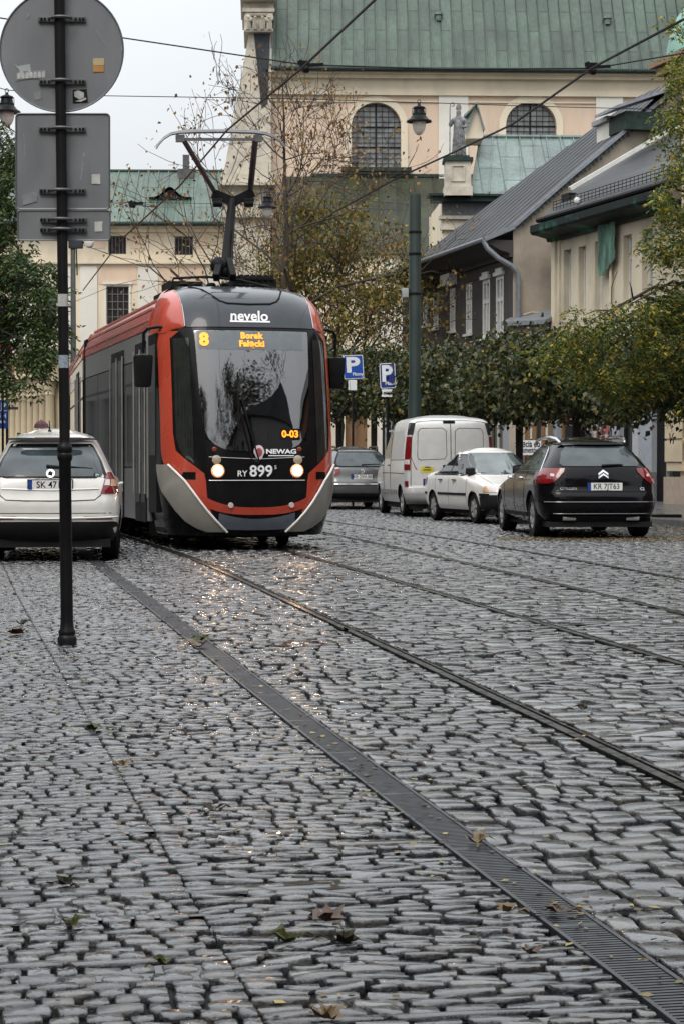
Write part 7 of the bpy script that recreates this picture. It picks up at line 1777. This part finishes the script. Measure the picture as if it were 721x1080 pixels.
globe_tree(547, 48, 'round headed tree with slim trunk above the white saloon', 8, rad=1.7, hz=3.2, vr=1.0, trunk=.10)
globe_tree(488, 53, 'round headed tree standing directly behind the silver van', 13, rad=1.8, hz=3.3, vr=1.05, trunk=.14)
globe_tree(455, 58, 'round headed tree just right of the green pole', 17, rad=1.7, hz=3.45, vr=1.1)
globe_tree(394, 63, 'round headed tree between the dark blue parking sign and the grey estate', 21, rad=1.8, hz=3.9)
globe_tree(357, 68, 'round headed tree farthest along the row, partly behind the tram', 27, rad=2.0, hz=3.9, n=9000)

def bough_tree(name, label, base, trunk_top, boughs, mat, size, per, spread, seed, pin=4, droop=.5, tr=.2, flat=.6, fill=None):
    rg = random.Random(seed); rr = np.random.default_rng(seed)
    t = thing(name, label, 'tree', base); B0 = Vector(base); m = MB()
    top = Vector(trunk_top)-B0
    m.tube([V(0,0,-.05), V(.02,0,.6), top*.5+V(.05,0,0), top], [tr*1.3, tr, tr*.85, tr*.6], 12)
    ps = []
    for (px, py, Y, sc) in boughs:
        e = W(px, py, Y)-B0; f = min(max(.45+.5*(e.z/top.z-.35), .35), .98); s = top*f
        mid = s.lerp(e, .5)+V(rg.uniform(-.15,.15), rg.uniform(-.15,.15), .18*(e-s).length)
        m.tube([s, s.lerp(mid,.5)+V(0,0,.05), mid, mid.lerp(e,.6), e], [tr*.33, tr*.25, tr*.16, tr*.09, .008], 6)
        for k in range(5):
            q = mid.lerp(e, rg.uniform(.2,1)); w = q+V(rg.gauss(0,spread*.8),rg.gauss(0,spread*.8),rg.gauss(-.05,spread*.5)); m.tube([q, q.lerp(w,.5)+V(0,0,.05), w], [.018,.012,.005], 4)
        n = int(per*sc); c = np.array(e)
        for _ in range(max(1,int(7*sc))):
            cc = c + rr.normal(0, 1, 3)*np.array([spread,spread,spread*flat])*sc; k = max(1, n//max(1,int(7*sc)))
            ps.append(cc + rr.normal(0,1,(k,3))*np.array([1,1,.6])*spread*.36)
    m.build('trunk', m_bark2 if mat is not m_leafg else m_bark, t)
    leaf_mesh('crown', np.concatenate(ps), size, mat, t, pinnate=pin, droop=droop, seed=seed)
    return t
# yellow-green ash at the right edge
bo = [(728,20,36,.6),(735,60,36,1),(716,75,35.6,.5),(730,115,36,1),(712,122,35.6,.45),(738,160,36.5,1.2),(716,175,35.4,.7),(702,196,35.2,.4),(730,215,36,1.1),(714,232,35.4,.6),(735,260,36.5,1.2),(712,268,35.5,.6),(695,262,35.3,.3),(728,305,36,1.2),(700,310,35.6,.6),
      (686,330,35.6,.6),(662,322,35.2,.45),(715,345,36,1.2),(680,355,35.8,1),(645,345,35.4,.75),(622,338,35.1,.45),(655,372,35.8,1),(620,365,35.5,.8),(596,357,35.2,.55),(690,385,36.3,1.2),(640,395,36,1),(605,388,35.8,.8),(580,378,35.4,.45),(715,400,36.3,1.2),(668,412,36.5,1)]
rq = random.Random(3)
for _ in range(34): bo.append((rq.uniform(785,915), rq.uniform(-40,405), rq.uniform(35.2,38.6), rq.uniform(.9,1.5)))
for _ in range(12): bo.append((rq.uniform(745,830), rq.uniform(-60,300), rq.uniform(37.2,38.8), 1.2))
bough_tree('ash_tree', 'yellow green ash tree reaching in from the right edge before the cream house', (7.25,36.8,0), (6.7,36.6,7.6), bo, m_leafy, .235, 100, .34, 41, pin=4, droop=.55, tr=.19)
# dark green tree at the left edge
bo = [(4,140,31,.5),(12,152,30.6,.4),(2,170,31,.8),(12,180,30.6,.5),(-12,160,31.5,1),(6,205,31,.6),(13,222,30.8,.35),(-10,200,31.5,1),(2,238,31,.6),(-14,240,31.5,1),
      (8,270,31,.7),(24,276,30.6,.6),(40,284,30.4,.5),(14,295,31,.9),(36,302,30.6,.7),(52,306,30.2,.35),(4,320,31.2,1),(28,325,30.8,.9),(48,330,30.4,.5),(14,348,31,.9),(38,352,30.6,.7),(53,350,30.3,.25),(6,372,31,.6),(30,374,30.6,.6),(45,370,30.3,.3),(14,392,30.8,.3),(22,404,30.6,.2),(-16,290,31.5,1),(-16,330,31.5,1),(-14,370,31.5,.8)]
bough_tree('acacia_tree', 'dark green feathery tree at the left edge beside the square sign', (-6.9,31.6,0), (-6.2,31.4,6.3), bo, m_leafg, .23, 85, .26, 52, pin=5, droop=.7, tr=.17)
# sparse autumn tree behind the tram
def bare_tree(name, label, px, Y, h, seed, nl, mat, size, depth=5, spread=.62, n0=6, low=.25, wob=.16, r0=.2, sparse_top=True, lp=.35):
    rg = random.Random(seed); rr = np.random.default_rng(seed); x = WX(px, Y)
    t = thing(name, label, 'tree', (x, Y, 0)); m = MB(); tips = []
    pts = [V(0,0,-.1)]; rs = [r0*1.2]
    for i in range(12): pts.append(V(pts[-1].x+rg.gauss(0,.08), pts[-1].y+rg.gauss(0,.08), h*(i+1)/12)); rs.append(max(.012, r0*(1-(i+1)/12.5)))
    m.tube(pts, rs, 10)
    for i in range(2, 12):
        zf = i/12
        if zf < low: continue
        for k in range(rg.randint(2,3)):
            a = rg.uniform(0, 2*math.pi); dl = V(math.cos(a), math.sin(a)*.8, rg.uniform(.25,.9)); grow(m, pts[i], dl, h*lp*(1.1-zf)*rg.uniform(.7,1.15)+.3, rs[i]*.5, depth-2 if zf < .8 else depth-3, rg, tips, spread, .12, nseg=4, kids=(2,4), wob=wob, minr=.011)
    m.build('trunk', m_bark2, t)
    T_ = [(p, d) for p, d in tips]; ps = []
    for p, d in T_:
        dens_ = nl*(1.0 if not sparse_top else max(.12, 1.25-1.25*p.z/h))
        k = rr.poisson(dens_)
        if k: ps.append(np.array(p) + rr.normal(0, 1, (k,3))*.30)
    leaf_mesh('crown', np.concatenate(ps), size, mat, t, seed=seed, droop=.6, asp=.7); return t
bare_tree('autumn_tree', 'tall nearly bare autumn tree behind the pantograph with few brown leaves', 306, 72, 16.2, 61, 5.0, m_leafb, .15, depth=5, low=.33, r0=.19)
bare_tree('olive_tree', 'olive and yellow leafed tree behind the tram right shoulder below the aisle roof', 352, 74, 10.4, 67, 7.0, m_leafo, .15, depth=5, low=.25, r0=.16, sparse_top=False, lp=.36)
bare_tree('olive_tree', 'low olive leafed tree between the pantograph base and the church pier', 285, 77, 10.8, 71, 6.0, m_leafo, .15, depth=5, low=.3, r0=.14, sparse_top=True, lp=.42)

# ================================================================== FALLEN LEAVES
m_fl = [pm('fallen_leaf_brown', (.085,.042,.018), rough=.4, var=.4, scale=40), pm('fallen_leaf_olive', (.055,.058,.016), rough=.4, var=.4, scale=40), pm('fallen_leaf_ochre', (.14,.088,.03), rough=.4, var=.35, scale=40), pm('fallen_leaf_dark', (.03,.026,.015), rough=.4, var=.4, scale=40)]
def ground_pt(px, py):
    d = ray(px, py); t = -CAM_H/d.z; return V(0,0,CAM_H)+d*t
def maple_leaf(px, py, size, rz, mi, label, curl=.35):
    p = ground_pt(px, py); rows = []
    out = [(0,-.5),(.08,-.15),(.42,-.28),(.34,-.05),(.55,.12),(.25,.2),(.22,.48),(.05,.36),(0,.6),(-.05,.36),(-.22,.48),(-.25,.2),(-.55,.12),(-.34,-.05),(-.42,-.28),(-.08,-.15)]
    m = MB(); n = len(out); z = lambda x, y: .010+curl*(x*x+.6*y*y)*size+.13*size*(1+math.sin(7*x+5*y+mi*2+px))
    ring = [V(x*size,y*size,z(x,y)) for x,y in out]; inner = [V(x*size*.5,y*size*.5,z(x*.5,y*.5)) for x,y in out]; c = V(0,0,.008)
    m.add(ring+inner+[c], [(i,(i+1)%n,n+(i+1)%n,n+i) for i in range(n)]+[(n+i,n+(i+1)%n,2*n) for i in range(n)])
    m.tube([V(0,-.45*size,.012),V(.05*size,-.75*size,.02),V(.02*size,-.95*size,.012)], .003, 4)
    o = m.build('fallen_leaf', m_fl[mi]); o.location = (p.x, p.y, 0); o.rotation_euler = (0,0,rz); return tag(o, label, 'leaf', 'fallen leaves on the cobbles')
for i, (px, py, sz, mi, lab) in enumerate([(343,975,.11,0,'curled brown leaf in the middle of the lower cobbles'),(300,997,.10,1,'olive green leaf left of the brown leaf in the lower middle'),(362,997,.08,3,'dark leaf just right of the olive leaf near the bottom'),
    (505,892,.09,2,'ochre leaf lying on the drain grate near the right'),(586,966,.07,0,'small brown leaf caught at the left edge of the drain'),(345,1078,.08,2,'pale leaf at the bottom edge of the photo'),(207,684,.17,2,'pair of ochre leaves beside the far part of the drain'),(213,677,.14,1,'olive leaf touching the ochre one beside the drain'),
    (77,979,.08,1,'dark olive leaf near the lower left edge'),(365,668,.12,3,'dark leaf lying on the first rail'),(70,936,.07,3,'tiny dark leaf by the left seam'),(225,858,.09,3,'dark leaf on the plain cobbles left of the drain'),(17,670,.14,0,'brown leaf left of the sign post foot'),(25,660,.13,3,'dark leaf behind the brown one left of the post'),
    (101,772,.10,1,'olive leaf on the dark seam below the post'),(130,810,.08,2,'ochre speckled leaf right of the seam'),(170,1020,.06,1,'small green leaf in the lower left quarter'),(535,965,.06,2,'pale leaf between drain and brown leaf at lower right'),(558,1010,.06,0,'small brown leaf left of the drain near the bottom'),(612,750,.09,3,'dark leaf between the rails at the right')]):
    maple_leaf(px, py, sz, i*1.9+.4, mi, lab, .25+.25*((i*37)%10)/10)
rr = np.random.default_rng(77); ps = []
for _ in range(75):
    y = rr.uniform(3.4, 23); x = rr.uniform(-.19*y-.5, .19*y+.4)
    for _k in range(rr.integers(2, 16)): ps.append((x+rr.normal(0,.13), y+rr.normal(0,.16), .006))
for _ in range(700):
    y = rr.uniform(3.6, 23); x = smooth_interp(y, DRAIN)+rr.normal(0,.16); ps.append((x, y, .006))
for _ in range(700):
    y = rr.uniform(6, 23); x = rr.uniform(-.19*y-.4, smooth_interp(y, DRAIN)); ps.append((x, y, .006))
for _ in range(16000):         # drift of yellow leaves along the parked cars
    y = rr.uniform(27, 56); kx = float(np.interp(y, [20,33,40,46,52,60,75],[9.9,7.35,6.05,4.9,3.7,2.1,-.9]))
    x = kx - abs(rr.normal(0, 1.9)) + .25; ps.append((x, y, .006))
for _ in range(9000):
    y = rr.normal(31.3, .55); x = rr.uniform(2.4, 7.2); ps.append((x, y, .006))
ps = np.array(ps); o = leaf_mesh('fallen_leaf_litter', ps, .030, island_mat('leaf_litter', [(0,(.03,.02,.01)),(.45,(.08,.055,.02)),(.75,(.20,.14,.04)),(1,(.38,.29,.08))], rough=.5), None, seed=9, droop=0, asp=.8)
co = np.empty(len(o.data.vertices)*3, np.float32); o.data.vertices.foreach_get('co', co); co = co.reshape(-1,4,3); co[:,:,2] = .006 + np.clip((co[:,:,2]-.006)*.25, -.002, .02); o.data.vertices.foreach_set('co', co.ravel()); o.data.update()
tag(o, 'scattered small yellow and brown leaves over the cobbles', 'leaf litter', kind='stuff')

# ================================================================== STREET BEHIND THE PHOTOGRAPHER (seen only as reflections)
m_hs = [pm('street_house_ochre', (.30,.24,.16), rough=.85, var=.1), pm('street_house_grey', (.20,.20,.19), rough=.85, var=.1), pm('street_house_brick', (.20,.10,.07), rough=.85, var=.15)]
def plain_house(label, x, y, rz, L_, h, mi):
    t = thing('street_house', label, 'house', (x, y, 0), rz)
    f = Fac((0,0), 0); hs = [(1.2+i*2.4, 2.3+i*2.4, z, z+1.8) for i in range(int((L_-1)/2.4)) for z in np.arange(1.2, h-2.2, 3.3)]
    m = MB(); f.wall(m, 0, L_, 0, h, hs, .2); m.box(0, L_, .25, 9, 0, h-.01); m.build('wall', m_hs[mi], t, smooth=False)
    m = MB()
    for a0,a1,z0,z1 in hs: f.box(m, a0, a1, z0, z1, -.16, -.2)
    o = m.build('window_panes', m_oldglass, t, smooth=False); o['kind'] = 'stuff'
    m = MB(); m.hexa([V(-.3,-.5,h),V(L_+.3,-.5,h),V(L_+.3,9.5,h),V(-.3,9.5,h),V(-.3,4.4,h+3.6),V(L_+.3,4.4,h+3.6),V(L_+.3,4.6,h+3.6),V(-.3,4.6,h+3.6)]); m.build('roof', m_slate, t, smooth=False)
bare_tree('street_tree', 'dark leafed street tree on the left behind the photographer', -1200, 1.5, 15, 91, 10, m_leafd, .22, depth=5, low=.25, r0=.2, sparse_top=False, lp=.42).location = (-8.2, -4, 0)
bare_tree('street_tree', 'dark leafed street tree on the right behind the photographer', 2200, 1.5, 17, 95, 12, m_leafd, .22, depth=5, low=.25, r0=.2, sparse_top=False, lp=.42).location = (9.2, -1, 0)
plain_house('ochre street house on the left side of the street', -13, 6, R(90+8), 34, 11, 0)
plain_house('grey street house on the left side behind the photographer', -9.5, -34, R(90+5), 38, 12, 1)
plain_house('grey street house on the far left side of the street', -9.6, 40, R(90+10.5), 38, 11, 1)
plain_house('brick street house on the right side of the street', 17.5, 40, R(-90+12), 34, 12, 2)
plain_house('grey street house on the right side behind the photographer', 10, 4, R(-90+3), 40, 12, 1)
plain_house('ochre street house closing the view behind the photographer', 26, -52, R(180), 48, 10, 0)
def split_lr(o):
    """a mirrored pair built together becomes one object per side"""
    me = o.data; bm = bmesh.new(); bm.from_mesh(me)
    lft = [f for f in bm.faces if f.calc_center_median().x < 0]; rgt = [f for f in bm.faces if f.calc_center_median().x >= 0]
    if not lft or not rgt: bm.free(); return
    c = o.copy(); c.data = me.copy(); COL.objects.link(c)
    b2 = bm.copy()
    bmesh.ops.delete(bm, geom=lft, context='FACES'); bm.to_mesh(me); bm.free()
    b2.faces.ensure_lookup_table(); bmesh.ops.delete(b2, geom=[f for f in b2.faces if f.calc_center_median().x >= 0], context='FACES'); b2.to_mesh(c.data); b2.free()
    for m_ in (me, c.data): m_.set_sharp_from_angle(angle=R(45))
PAIRS = {'corner_window','fender','roof_shoulder','side_panel_shade','roof_panel_edge','fender_edge','vent_grille','side_window','window_surround','window_trim','roof_rail',
         'side_crease','sill_strip','side_strip','bumper_return','sliding_door_window','cab_window','slide_rail','round_cover','roof_strip','roof_rib','verge','door_handle'}
for o in list(bpy.data.objects):
    if o.type == 'MESH' and o.name.split('.')[0] in PAIRS and o.parent and (o.parent.name.split('.')[0] in ('tram','hatchback','estate_car','saloon_car','delivery_van')):
        if o.name.split('.')[0] == 'window_surround' and abs(max(v.co.x for v in o.data.vertices)) < .7 and o.parent.name.startswith(('hatchback',)): continue
        split_lr(o)
